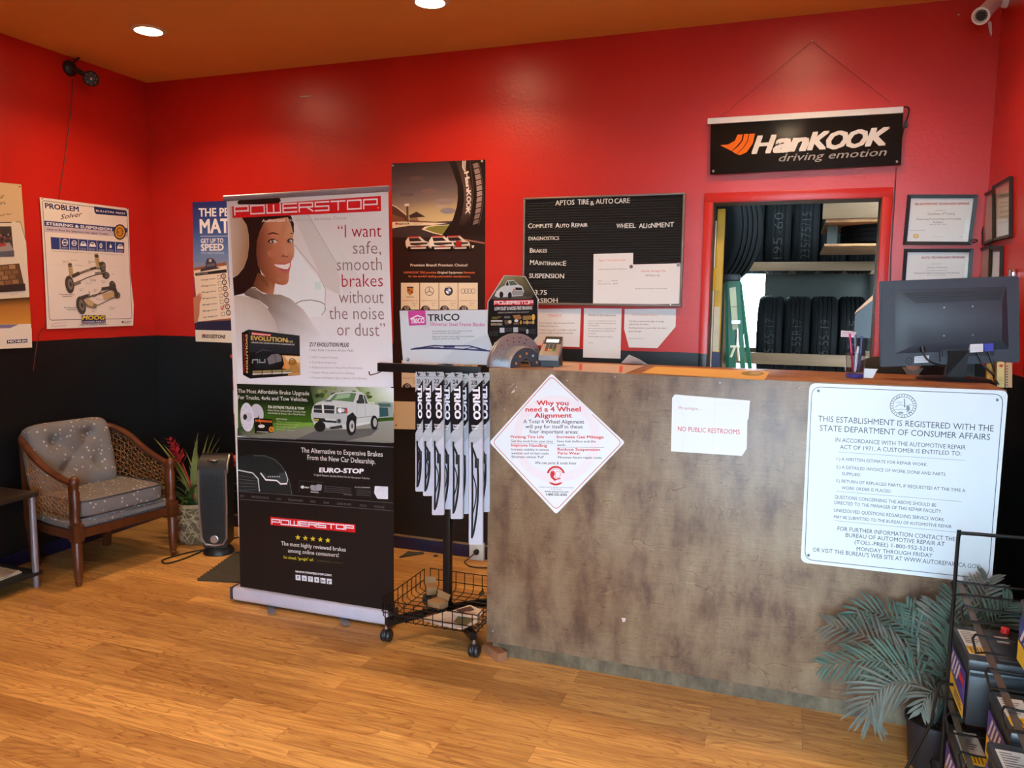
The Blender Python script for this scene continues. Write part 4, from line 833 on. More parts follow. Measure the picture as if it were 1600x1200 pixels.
for a, b_ in (((254, 462), (874, 503)), ((244, 655), (858, 706)), ((234, 800), (846, 858))): g.line([a, b_], 1.6, (110, 124, 134))
g.text('BAR', (898, 1094), (934, 1098), 8, (40, 40, 50), .06)
tag(g.build('registration_sign', M['sign']), 'big white registration notice sign with rounded corners on the counter front', 'sign')

# ================================================================ ROLL-UP BANNER
BY = -1.063
t = thing('roll_up_banner', 'tall roll-up banner stand with a smiling woman in a car and a red logo', 'banner stand', (1.94, BY, 0))
g = back_art(BY).zoom(350, 280, 3.529)
g.sheet([(14, 112), (906, 58), (938, 2430), (94, 2290)], (226, 220, 218), .001)
SKY_ = (222, 214, 212)
g.fan([(14, 112), (40, 500), (70, 900), (74, 1122)], [(906, 58), (914, 500), (928, 900), (934, 1146)], [(214, 200, 192), (222, 212, 208), (226, 220, 222), (232, 228, 234)])  # white ground; the warm dim light towards its top is put into the colour
# car interior: window light, pillar, wheel, headrest
g.poly([(380, 360), (560, 600), (552, 760), (300, 760), (280, 560)], (226, 226, 224)); g.poly([(380, 195), (470, 195), (640, 470), (640, 640), (560, 600)], (208, 198, 190)); g.poly([(470, 195), (520, 195), (760, 560), (660, 640), (620, 470)], (216, 208, 202))
g.line([(462, 195), (620, 462)], 3, (176, 164, 156)).line([(386, 360), (520, 520), (560, 610), (556, 720)], 4, (180, 172, 168)); g.rect(500, 565, 534, 608, (204, 222, 214))
g.line([(398, 684), (430, 670), (480, 666), (530, 676), (556, 690)], 5, (150, 140, 138)); g.line([(556, 690), (560, 720), (540, 750)], 5, (170, 160, 158))
g.zoom(355, 300, 6.669)
g.poly([(24, 150), (60, 150), (160, 262), (200, 340), (222, 440), (226, 560), (210, 680), (170, 790), (110, 862), (60, 895)], [(206, 186, 168), (196, 172, 150), (186, 150, 118), (178, 140, 106), (170, 130, 96), (166, 124, 90), (168, 126, 92), (176, 136, 102), (186, 150, 118), (196, 168, 142)])
HR = (38, 24, 20)
g.poly([(104, 108), (140, 74), (540, 50), (562, 92), (520, 130), (120, 130)], HR)
g.poly([(150, 262), (640, 240), (672, 262), (696, 330), (694, 430), (660, 440), (560, 330), (440, 320), (380, 420), (330, 620), (340, 800), (372, 900), (320, 990), (240, 1000), (180, 1055), (72, 1082), (60, 896), (112, 864), (172, 792), (212, 682), (228, 560), (224, 440), (202, 340)], HR)
g.poly([(320, 840), (440, 900), (500, 950), (482, 1066), (430, 1066), (350, 1036), (262, 1000)], [(110, 62, 38), (140, 82, 54), (150, 90, 60), (190, 126, 88), (180, 116, 80), (130, 78, 50), (90, 54, 36)])
# face, a fan from the cheek so that it shades from the forehead to the jaw
fc = [(430, 286), (540, 276), (632, 262), (664, 330), (690, 420), (688, 500), (702, 610), (694, 676), (664, 730), (660, 780), (646, 850), (640, 930), (622, 960), (580, 970), (520, 960), (440, 920), (370, 850), (322, 770), (304, 650), (308, 520), (340, 410), (378, 330)]
cc_ = [(196, 128, 92), (206, 140, 104), (196, 134, 98), (206, 148, 112), (204, 146, 110), (200, 140, 106), (206, 146, 112), (190, 126, 94), (190, 122, 96), (186, 118, 88), (184, 116, 86), (190, 122, 92), (180, 112, 82), (172, 104, 74), (164, 94, 66), (146, 82, 54), (128, 70, 44), (112, 60, 38), (108, 56, 36), (112, 60, 38), (132, 74, 48), (160, 96, 66)]
g.n += 1
for i in range(len(fc)):
    j = (i+1) % len(fc); g.raw([g.c((520, 620)), g.c(fc[i]), g.c(fc[j])], g.n*g.E, [(188, 116, 84), cc_[i], cc_[j]])
g.ell(470, 640, 50, 40, (184, 112, 82)); g.ell(598, 560, 20, 80, (196, 130, 98)); g.ell(560, 910, 44, 22, (178, 110, 82))
g.poly([(418, 448), (440, 428), (480, 418), (542, 438), (538, 446), (480, 434), (440, 442)], (70, 38, 26)); g.poly([(648, 436), (670, 426), (694, 434), (692, 440), (668, 434)], (70, 38, 26))
g.poly([(420, 520), (450, 492), (490, 488), (526, 516), (510, 536), (460, 540)], (92, 52, 38)); g.poly([(444, 518), (470, 500), (500, 500), (526, 520), (500, 534), (466, 534)], (220, 206, 196)); g.ell(476, 516, 15, 16, (46, 28, 20), 14); g.ell(480, 511, 4, 4, WH, 8); g.line([(424, 518), (452, 494), (492, 490), (528, 516)], 6, (44, 24, 18))
g.poly([(624, 520), (636, 494), (664, 484), (692, 500), (690, 524), (656, 536)], (92, 52, 38)); g.poly([(634, 516), (646, 498), (666, 496), (684, 508), (676, 526), (650, 528)], (220, 206, 196)); g.ell(650, 512, 13, 15, (46, 28, 20), 14); g.ell(654, 507, 4, 4, WH, 8); g.line([(626, 516), (638, 494), (664, 486), (694, 500)], 6, (44, 24, 18))
g.poly([(566, 668), (586, 652), (604, 664), (640, 668), (632, 684), (606, 676), (580, 680)], (146, 82, 58)); g.ell(618, 640, 20, 26, (204, 136, 104)); g.line([(606, 560), (612, 610)], 5, (214, 156, 124))
g.poly([(478, 748), (520, 744), (570, 738), (610, 744), (664, 716), (666, 770), (650, 826), (610, 852), (560, 832), (510, 786)], (188, 96, 88)); g.poly([(492, 754), (530, 756), (600, 758), (658, 738), (652, 782), (630, 806), (590, 804), (540, 786), (510, 774)], (238, 228, 220))
for x in (528, 556, 584, 612, 636): g.line([(x, 758), (x+2, 796)], 2, (210, 190, 180))
g.poly([(540, 790), (590, 806), (634, 806), (622, 816), (580, 816)], (130, 50, 48)); g.line([(470, 730), (478, 752)], 4, (150, 84, 60))
g.line([(366, 880), (410, 950), (430, 990)], 4, HR).line([(340, 870), (380, 940)], 4, HR)
g.line([(662, 250), (686, 320), (694, 410)], 12, HR)
# shirt and seat
g.poly([(180, 1052), (244, 996), (330, 1030), (380, 1062), (480, 1066), (560, 1070), (660, 1110), (800, 1230), (900, 1380), (1000, 1520), (760, 1640), (420, 1640), (430, 1200), (340, 1130), (190, 1075)], [(100, 84, 72), (122, 104, 90), (128, 110, 94), (120, 102, 88), (136, 120, 106), (150, 134, 122), (170, 156, 148), (196, 184, 180), (214, 206, 204), (224, 218, 220), (226, 220, 222), (200, 186, 178), (136, 118, 104), (116, 98, 84), (100, 84, 72)])
g.line([(262, 994), (300, 998), (340, 1030)], 6, (226, 206, 180))
g.poly([(72, 1082), (150, 1080), (250, 1098), (340, 1140), (420, 1210), (500, 1330), (560, 1500), (590, 1720), (110, 1720)], [(206, 192, 178), (200, 184, 168), (192, 176, 160), (186, 168, 152), (184, 166, 152), (190, 174, 164), (200, 188, 184), (214, 206, 206), (222, 216, 220)])
g.line([(250, 1098), (340, 1140), (420, 1210), (500, 1330), (560, 1500), (590, 1700)], 3, (150, 132, 118)); g.line([(180, 1140), (186, 1300)], 2, (180, 164, 150))
g.zoom(350, 280, 3.529)
g.poly([(46, 150), (866, 92), (868, 176), (50, 214)], (212, 30, 34)); g.word('POWERSTOP', (62, 196), (846, 158), (60, 152), (846, 110), 7, (238, 214, 208), .2); g.ell(852, 158, 5, 6, (226, 130, 60))
for ch, x0_, x1_, c_ in (('Authorized', 212, 336, (236, 224, 216)), ('Installation', 350, 490, (196, 182, 174)), ('Service', 500, 592, (176, 164, 158)), ('Center', 606, 682, (176, 164, 158))): g.text(ch, (x0_, 238-(x0_-212)*.036), (x1_, 238-(x1_-212)*.036), 16, c_, .02)
TQ = (140, 106, 98); TR = (172, 24, 40)
for t_, a, b_, h, c_ in (('\u201cI want', (630, 322), (870, 318), 70, TR), ('safe,', (712, 412), (868, 412), 70, TQ), ('smooth', (624, 504), (872, 502), 70, TQ), ('brakes', (652, 594), (878, 592), 70, TR), ('without', (636, 684), (882, 684), 70, TQ), ('the noise', (582, 772), (884, 774), 70, TQ), ('or dust\u201d', (626, 862), (890, 866), 70, TQ)): g.text(t_, a, b_, h, c_, -.016)
g.zoom(365, 480, 6.275)
# brake pad box
g.poly([(84, 250), (150, 218), (650, 278), (658, 664), (165, 700), (96, 662)], (24, 22, 24)); g.poly([(84, 250), (150, 218), (166, 700), (96, 662)], (16, 14, 16)); g.poly([(150, 218), (650, 278), (652, 460), (158, 440)], (40, 42, 46)); g.line([(152, 222), (166, 698)], 2, (70, 70, 74))
g.poly([(182, 244), (370, 264), (370, 286), (182, 270)], (214, 50, 50)); g.text('POWERSTOP', (186, 266), (366, 282), 14, WH, .05).text('EVOLUTION', (176, 320), (530, 344), 40, (214, 184, 96), .06).text('PLUS', (532, 344), (584, 348), 18, (200, 180, 120), .05).text('CERAMIC DISC BRAKE PADS WITH HARDWARE KIT', (178, 350), (604, 374), 12, (206, 204, 204), .04)
g.poly([(120, 640), (120, 262), (142, 250), (146, 650)], (34, 28, 26)); g.text('EVOLUTION', (122, 270), (128, 640), 18, (206, 176, 100), .06).text('POWERSTOP', (100, 270), (106, 640), 9, (190, 40, 40), .06)
g.poly([(480, 470), (655, 478), (658, 664), (540, 668), (500, 560)], (206, 150, 84)); g.poly([(500, 480), (655, 484), (655, 540), (560, 560)], (232, 206, 170)); g.ell(584, 548, 44, 34, (170, 116, 50)).ell(600, 600, 50, 26, (190, 136, 62)).ring(580, 530, 30, 26, 8, (120, 80, 30)); g.poly([(556, 580), (640, 566), (658, 640), (560, 650)], (176, 128, 70))
g.poly([(210, 500), (220, 440), (290, 410), (380, 420), (440, 460), (420, 560), (330, 600), (220, 600)], (30, 34, 40)); g.line([(222, 450), (290, 418), (376, 430)], 4, (90, 96, 104)); g.poly([(334, 500), (380, 462), (440, 456), (476, 480), (474, 530), (350, 562)], (118, 114, 116)); g.line([(404, 458), (424, 540)], 4, (50, 48, 50)); g.line([(190, 545), (192, 516), (240, 514), (242, 544)], 10, (150, 152, 156)).line([(260, 516), (262, 542), (312, 540), (312, 514)], 10, (150, 152, 156))
g.poly([(480, 600), (500, 560), (520, 606)], (214, 130, 40)); g.poly([(186, 622), (570, 606), (572, 652), (188, 668)], (50, 46, 42))
for k in range(4): g.poly([(192+k*98, 648-k*4), (282+k*98, 644-k*4), (282+k*98, 658-k*4), (192+k*98, 664-k*4)], (206, 200, 190)); g.poly([(192+k*98, 624-k*4), (282+k*98, 620-k*4), (282+k*98, 638-k*4), (192+k*98, 644-k*4)], (150, 136, 84))
g.text('Z17 EVOLUTION PLUS', (748, 384), (1136, 388), 38, (64, 44, 44), .03, .2).text('Clean Ride Ceramic Brake Pads', (748, 430), (1180, 436), 24, (150, 140, 142))
for k, (t_, x1_) in enumerate((('100% Ceramic Formula', 1028), ('Firm Brake Pedal Feel', 1012), ('Rubberized Shims for Noise-Free Performance', 1268), ('Cleaner Wheels with Dust-Free Braking', 1190), ('Premium Anti-Rattle Clips to Reduce Pad Vibration', 1312))): g.text(t_, (776, 498+k*50), (x1_, 504+k*51), 20, (156, 148, 152)); g.ell(756, 488+k*50, 4, 5, (120, 110, 114), 8)
# truck strip
g.zoom(365, 595, 5.854)
g.fan([(36, 26), (46, 180), (46, 340), (50, 500)], [(1470, 66), (1470, 230), (1470, 380), (1474, 560)], [(34, 36, 26), (30, 42, 20), (60, 96, 26), (70, 74, 60)])
g.poly([(700, 44), (1470, 66), (1470, 300), (760, 280)], [(54, 60, 34), (236, 238, 226), (170, 190, 150), (86, 116, 52)]); g.poly([(1120, 54), (1470, 66), (1470, 200), (1240, 190)], [(120, 140, 70), (246, 246, 246), (214, 222, 210), (150, 170, 100)])
for k in range(30): g.ell(760+rnd.random()*500, 70+rnd.random()*110, 14+rnd.random()*22, 10+rnd.random()*14, rnd.choice([(62, 80, 34), (90, 112, 46), (126, 146, 70), (44, 52, 28)]), 8)
g.poly([(46, 430), (400, 380), (760, 380), (760, 430), (120, 500), (46, 500)], [(30, 60, 16), (92, 140, 40), (120, 166, 60), (116, 130, 90), (110, 110, 92), (40, 46, 24)])
g.poly([(120, 505), (720, 424), (1474, 360), (1474, 566), (60, 510)], [(120, 118, 104), (132, 128, 116), (150, 148, 140), (136, 130, 120), (96, 92, 82)]); g.poly([(560, 540), (760, 455), (1340, 430), (1260, 500), (1000, 556)], (96, 94, 92))
TB = (196, 198, 196)
g.poly([(1300, 196), (1370, 188), (1466, 198), (1470, 330), (1310, 340)], (150, 160, 156)); g.poly([(1330, 204), (1440, 206), (1450, 236), (1330, 236)], (70, 100, 92)); g.poly([(1330, 240), (1420, 244), (1426, 320), (1330, 330)], (48, 82, 84))
g.poly([(724, 270), (740, 226), (770, 200), (860, 170), (900, 130), (950, 104), (1060, 96), (1180, 100), (1220, 130), (1250, 215), (1340, 220), (1344, 320), (1300, 380), (1110, 420), (1040, 440), (760, 420), (726, 350)], TB)
g.poly([(886, 172), (940, 120), (1080, 108), (1132, 112), (1106, 192), (980, 180)], (92, 122, 84)); g.poly([(960, 124), (1080, 112), (1070, 150), (930, 170)], (150, 176, 140)); g.poly([(1140, 200), (1160, 124), (1190, 124), (1206, 200)], (56, 62, 56)); g.poly([(1196, 124), (1214, 134), (1236, 206), (1216, 206)], (66, 72, 66)); g.poly([(1130, 184), (1160, 166), (1206, 170), (1206, 206), (1140, 206)], (60, 60, 60))
g.poly([(826, 186), (870, 172), (920, 176), (900, 190)], (90, 92, 92)); g.poly([(740, 226), (1030, 236), (1062, 250), (1050, 300), (900, 302), (730, 290)], (206, 208, 206))
g.poly([(744, 222), (816, 216), (822, 296), (742, 288)], (46, 48, 50)); g.poly([(834, 218), (934, 226), (930, 302), (840, 298)], (46, 48, 50)); g.line([(744, 256), (932, 264)], 5, TB); g.line([(826, 214), (832, 300)], 12, (220, 220, 218))
g.poly([(950, 240), (1050, 246), (1052, 296), (950, 298)], (90, 92, 96)); g.ell(984, 268, 22, 22, (230, 232, 230)); g.ell(1012, 268, 14, 16, (200, 204, 206)); g.poly([(1030, 254), (1050, 256), (1048, 290), (1030, 286)], (206, 60, 40))
g.poly([(718, 300), (730, 286), (1058, 306), (1060, 340), (1040, 392), (740, 376), (722, 346)], (182, 184, 184)); g.poly([(744, 334), (950, 348), (956, 384), (748, 366)], (40, 42, 44)); g.poly([(846, 340), (948, 348), (948, 366), (850, 356)], (200, 200, 196)); g.ell(976, 366, 18, 20, (60, 62, 64)); g.rect(740, 346, 790, 362, (170, 166, 60))
g.line([(1120, 340), (1300, 318)], 6, (150, 152, 152)).line([(1212, 130), (1216, 330)], 2, (130, 132, 130)).line([(1140, 208), (1136, 340)], 2, (130, 132, 130)); g.poly([(1130, 390), (1256, 370), (1256, 384), (1130, 408)], (210, 210, 206))
g.poly([(1040, 400), (1050, 320), (1100, 284), (1136, 330), (1130, 420)], (40, 40, 40)); g.ell(1086, 414, 44, 84, (34, 32, 32)); g.ell(1094, 412, 24, 54, (176, 178, 176)); g.ell(1096, 412, 10, 20, (90, 90, 90)); g.ell(1298, 380, 34, 66, (34, 32, 32)); g.ell(1304, 378, 18, 40, (170, 172, 170)); g.ell(802, 416, 52, 48, (34, 32, 32)); g.poly([(890, 420), (1000, 400), (1010, 430), (900, 440)], (60, 58, 56))
g.ell(226, 300, 62, 92, (196, 194, 206), 28, -.1); g.ell(138, 330, 62, 132, (214, 212, 226), 32, -.08); g.ell(120, 328, 18, 28, (50, 46, 50)); g.ell(150, 326, 34, 44, (196, 194, 206)); g.ell(122, 328, 15, 24, (44, 40, 44))
for k in range(8): a = k*math.pi/4; g.ell(132+40*math.cos(a), 330+92*math.sin(a), 3, 5, (110, 106, 116), 8)
g.poly([(200, 340), (240, 332), (240, 306), (250, 340), (372, 352), (374, 470), (210, 476)], (26, 22, 22)); g.poly([(212, 350), (368, 362), (368, 380), (212, 370)], (190, 90, 44)); g.ell(270, 412, 30, 16, (220, 216, 214)); g.ell(360, 440, 22, 24, (226, 140, 40)); g.text('G', (350, 452), (370, 452), 26, (90, 40, 10), .08); g.line([(232, 462), (330, 466)], 6, (190, 186, 180)); g.line([(252, 348), (260, 384)], 5, (226, 130, 40))
for t_, a, b_, h, bd in (('The Most Affordable Brake Upgrade', (56, 106), (706, 130), 34, .014), ('For Trucks, 4x4s and Tow Vehicles.', (58, 164), (694, 186), 34, .014), ('Z36 EXTREME TRUCK & TOW', (330, 246), (660, 262), 22, .06), ('Severe-Duty Carbon-Fiber Ceramic Pads', (328, 272), (672, 290), 15, .01), ('with Drilled & Slotted Zinc Plated Rotors', (328, 298), (668, 314), 15, .01), ('FEATURES:', (408, 350), (506, 356), 11, .03)): g.text(t_, a, b_, h, (222, 220, 214), bd)
for k in range(4): g.text(('More Stopping Power', 'High temp pads and rotors', 'Longer pad life', 'Low dust')[k], (424, 374+k*24), (634-k*20, 380+k*24), 9, (190, 200, 150)); g.ell(414, 366+k*24, 3, 4, (220, 220, 210), 6)
# European car strip and the black foot of the banner
DKB = (27, 24, 25)
g.poly([(50, 512), (1474, 566), (1480, 2180), (78, 1960)], DKB); g.line([(52, 528), (1474, 602)], 4, (120, 118, 120))
g.poly([(56, 820), (70, 690), (200, 660), (300, 672), (400, 710), (460, 770), (520, 880), (556, 1036), (60, 1000)], (36, 40, 40)); g.line([(200, 680), (300, 682), (390, 716), (450, 770), (500, 850), (530, 930), (548, 1034)], 5, (86, 92, 92))
g.line([(58, 812), (190, 838), (240, 890), (252, 1000)], 10, (198, 204, 206)); [g.line([(60, 860+k*34), (226, 886+k*26)], 4, (90, 92, 94)) for k in range(5)]
g.poly([(262, 838), (300, 836), (330, 890), (420, 892), (430, 840), (486, 830), (510, 900), (500, 944), (440, 936), (410, 912), (310, 906)], (62, 66, 70)); g.line([(266, 842), (310, 900), (412, 908), (446, 938), (500, 936)], 11, (236, 238, 238)).line([(500, 936), (512, 900), (490, 830)], 6, (220, 222, 224)); [g.ell(334+k*20, 872, 7, 8, (170, 172, 176), 10) for k in range(6)]
g.text('The Alternative to Expensive Brakes', (634, 650), (1378, 690), 44, (226, 222, 218), .01).text('From the New Car Delearship.', (692, 716), (1312, 756), 44, (226, 222, 218), .01).text('EURO-STOP', (800, 830), (1204, 842), 40, (238, 236, 240), .07, .12).text('Original Factory Quality Brake Kits for European Vehicles.', (750, 862), (1262, 896), 17, (190, 186, 184), .008)
g.line([(616, 908), (614, 1010)], 2, (84, 82, 84)).line([(616, 908), (836, 924)], 2, (84, 82, 84)); g.ell(646, 966, 16, 14, (206, 204, 206)); g.text('EURO', (666, 974), (704, 978), 12, WH, .05); g.poly([(712, 960), (730, 946), (760, 952), (790, 940), (824, 946), (818, 996), (770, 1004), (726, 996)], (150, 148, 152)); g.line([(760, 952), (764, 1000)], 3, (60, 58, 60)); g.line([(722, 1010), (790, 1016)], 6, (206, 204, 206))
for k in range(4): g.line([(842, 956+k*17), (1090, 978+k*16)], 3, (96, 94, 96)); g.line([(1140, 990+k*16), (1270, 1002+k*15)], 3, (96, 94, 96))
g.text('KIT INCLUDES BRAKES:', (1124, 972), (1264, 976), 10, (190, 188, 186), .03); g.text('Made in Germany', (1022, 1036), (1100, 1042), 9, (150, 148, 148)); g.poly([(1306, 956), (1426, 962), (1426, 1076), (1330, 1072), (1300, 1020)], (222, 220, 230)); [g.ring(1370, 1016, 20+k*16, 18+k*14, 2, (176, 174, 186), 20) for k in range(3)]
g.line([(60, 1004), (1474, 1112)], 4, (88, 86, 88)).line([(64, 1076), (1476, 1182)], 4, (88, 86, 88))
for t_, x0_, x1_ in (('BMW', 78, 118), ('MERCEDES-BENZ', 180, 342), ('AUDI', 408, 452), ('VOLKSWAGEN', 516, 650), ('MINI', 720, 764), ('SAAB', 838, 888), ('LAND ROVER', 962, 1088), ('VOLVO', 1168, 1228), ('PORSCHE', 1300, 1394)): g.text(t_, (x0_, 1056+(x0_-78)*.079), (x1_, 1056+(x1_-78)*.079), 20, (92, 88, 90), .02, .2)
g.zoom(400, 780, 7.5)
g.poly([(188, 196), (1182, 286), (1182, 382), (192, 292)], (206, 26, 34)); g.word('POWERSTOP', (208, 276), (1160, 350), (208, 226), (1160, 304), 12, (240, 226, 232), .2)
for k in range(5): g.star(512+k*87.5, 438+k*8.5, 34, (214, 190, 50))
g.text('The most highly reviewed brakes', (318, 528), (1072, 604), 46, (222, 220, 216), .01).text('among online consumers!', (398, 612), (990, 668), 46, (222, 220, 216), .01).text('Go ahead, "google" us!', (344, 682), (690, 714), 30, (200, 184, 50), .03).text('- "powerstop reviews"', (704, 714), (1044, 750), 26, (96, 88, 60), .0)
g.text('WWW.POWERSTOP.COM', (482, 846), (904, 892), 22, (226, 224, 226), .06)
for k, ch in enumerate(('f', 'o', 'Y', 't', 'in', 'g+')):
    x = 484+k*73; y = 872+k*9; g.poly([(x, y), (x+58, y+6), (x+60, y+68), (x+2, y+62)], (216, 216, 222)); g.text(ch, (x+(22 if len(ch) == 1 else 14), y+48), (x+(38 if len(ch) == 1 else 46), y+50), 32, (40, 40, 52), .05)
g.build('graphic_panel', M['gloss'], t)
a_, c_ = pY(351, 310, BY), pY(608, 294.5, BY); d_ = (c_-a_).normalized(); b = B(); b.tube([a_+Vector((0, .0, 0)), c_], .0135, 12); b.build('top_rail', M['grey_al'], t)
b = B(); b.tube([Vector((1.93, BY+.03, .06)), Vector((1.93, BY+.03, 1.985))], .011, 10); b.build('support_pole', M['grey_al'], t)
b = B(); b.box((1.482, BY-.036, .014), (2.36, BY+.055, .082), .016, seg=3); b.build('base', M['base_white'], t)
for xa in (2.3605, 1.470): b = B(); b.box((xa, BY-.034, .016), (xa+.0115, BY+.05, .080), .004); b.build('end_cap', M['dgrey'], t)
for px, py, bx in ((425, 959, 1.70), (541, 977, 2.11)):
    f0 = pZ(px, py, .004); f1 = Vector((bx, BY-.02, .004)); d_ = (f1-f0).normalized(); s_ = Vector((-d_.y, d_.x, 0))*.017
    pts = [f1-s_, f1+s_]+[f0+s_*math.cos(a)-d_*.017*math.sin(a) for a in [math.pi*k/8 for k in range(9)]]
    b = B().prism([p+Vector((0, 0, .002)) for p in pts], (0, 0, .006)); b.build('foot', M['silver'], t)

# ================================================================ WIPER RACK
t = thing('wiper_rack', 'black wheeled wire rack with a top bar for wiper blades', 'display rack', (2.60, -.97, 0))
RB = -1.15
b = B().box((2.350, RB-.016, 1.203), (2.838, RB+.016, 1.241), .003); b.build('top_bar', M['black'], t)
b = B().box((2.585, -.985, .095), (2.62, -.95, 1.235), .003); b.box((2.59, RB+.016, 1.205), (2.615, -.95, 1.235)); b.build('pole', M['black'], t)
FP = ((2.415, -1.215), (2.838, -1.215), (2.40, -.76), (2.83, -.76))
for x, y in FP:
    d_ = Vector((x-2.603, y+.968, 0)); L_ = d_.length; d_.normalize(); s_ = Vector((-d_.y, d_.x, 0))*.014
    a_ = Vector((2.603, -.968, 0))+d_*.02; e_ = a_+d_*(L_-.02); b = B(); lo = Vector((0, 0, .075)); hi = Vector((0, 0, .105)); b.hexa([a_-s_+lo, e_-s_+lo, e_+s_+lo, a_+s_+lo, a_-s_+hi, e_-s_+hi, e_+s_+hi, a_+s_+hi]); b.build('leg', M['black'], t)
    b = B(); c_ = Vector((x, y, 0))
    for sd in (-1, 1):
        b.lathe([(.006, -.009), (.024, -.009), (.0275, -.004), (.0275, .004), (.024, .009), (.006, .009)], c_+Vector((.012*sd, .006, .0278)), 18, RY(math.pi/2))
    b.lathe([(.026, -.005), (.029, 0), (.026, .005)], c_+Vector((0, .006, .032)), 16, RY(math.pi/2)); o = b.build('caster', M['blackp'], t)
    b = B(); b.tube([c_+Vector((0, 0, .04)), c_+Vector((0, 0, .076))], .005, 8); b.lathe([(.009, .06), (.009, .068)], c_, 10); b.build('stem', M['silver'], o)
# basket
b = B(); r_ = .0026
x0, x1, y0, y1, zb, zt = 2.412, 2.868, -1.255, -.80, .110, .205
def loop(c1, c2, h0, h1, cut=.02):
    c1, c2 = Vector(c1), Vector(c2); d = (c2-c1).normalized(); q = []
    for base, h in ((c1, h0), (c2, h0), (c2, h1), (c1, h1)): q.append(base+Vector((0, 0, h)))
    b.tube(q, r_, 6, True)
for c1, c2 in (((x0, y0+.01, 0), (x0, y1-.02, 0)), ((x0+.01, y0, 0), (x1, y0, 0)), ((x0+.02, y1, 0), (x1, y1, 0)), ((x1, y0+.01, 0), (x1, y1-.02, 0))): loop(c1, c2, zb+.042, zt)
n_ = 9
for i in range(n_+1):
    x = x0+.022+(x1-x0-.044)*i/n_; b.tube([(x, y0, zt), (x, y0, zb+.018), (x, y0+.02, zb), (x, y1-.02, zb), (x, y1, zb+.018), (x, y1, zt)], r_*.85, 5)
    y = y0+.022+(y1-y0-.044)*i/n_; b.tube([(x0, y, zt), (x0, y, zb+.018), (x0+.02, y, zb+.004), (x1-.02, y, zb+.004), (x1, y, zb+.018), (x1, y, zt)], r_*.85, 5)
b.build('basket', M['wire'], t)
def wire_hook(x, L, z=1.199):
    b = B(); b.tube(spline([(x, RB+.01, z+.006), (x, RB-.02, z), (x, RB-L*.7, z-.004), (x, RB-L, z-.003), (x, RB-L-.006, z+.012)], 4), .0023, 6); b.build('hook', M['wire'], t)
g = back_art(-1.0).zoom(580, 470, 3.)
g.sheet([(133, 46), (545, 42), (544, 150), (584, 262), (586, 302), (150, 292), (140, 180)], (206, 206, 208), .002)
g.poly([(140, 60), (260, 130), (380, 44), (545, 42), (544, 150), (400, 220), (300, 292), (150, 292)], (212, 212, 214)); g.poly([(400, 220), (544, 160), (584, 262), (586, 302), (330, 296)], (202, 202, 206))
g.poly([(172, 48), (254, 44), (258, 113), (178, 117)], (206, 74, 150)); g.text('TRICO', (186, 106), (250, 103), 22, WH, .06); g.poly([(184, 82), (216, 66), (250, 78), (250, 82), (216, 72), (184, 88)], WH)
g.text('TRICO', (266, 95), (414, 92), 31, (44, 42, 44), .03).text('Universal Steel Frame Blades', (278, 117), (532, 119), 16, (206, 90, 150), .02)
for k, t_ in enumerate(('Pre-installed adapter fits 95% of vehicles on the road', 'means for quick and easy installation', 'Engineered for better wrap on highly curved windshields', 'Longer life, precision cut wiping edge')): g.text(t_, (286, 146+k*10+(k > 1)*5), ((472, 416, 484, 414)[k], 144+k*10+(k > 1)*6), 7, (120, 116, 120), .01)
IN = (52, 52, 96); g.line([(188, 227), (260, 222), (380, 225), (500, 231), (566, 236)], 6, IN); g.line([(200, 224), (300, 209), (360, 214)], 5, IN).line([(360, 212), (460, 211), (540, 232)], 5, IN).line([(240, 222), (300, 216), (340, 224)], 3, IN).line([(430, 226), (480, 218), (520, 231)], 3, IN); g.poly([(340, 208), (388, 208), (394, 220), (340, 220)], IN)
g.ell(172, 276, 8, 9, (120, 118, 122)); g.ell(170, 274, 4, 4, (190, 190, 194))
g.build('header_card', M['gloss'], t)
b = B().box((2.60, -.998, 1.22), (2.612, -.985, 1.46)); b.build('header_post', M['black'], t)
wire_hook(2.362, .10)
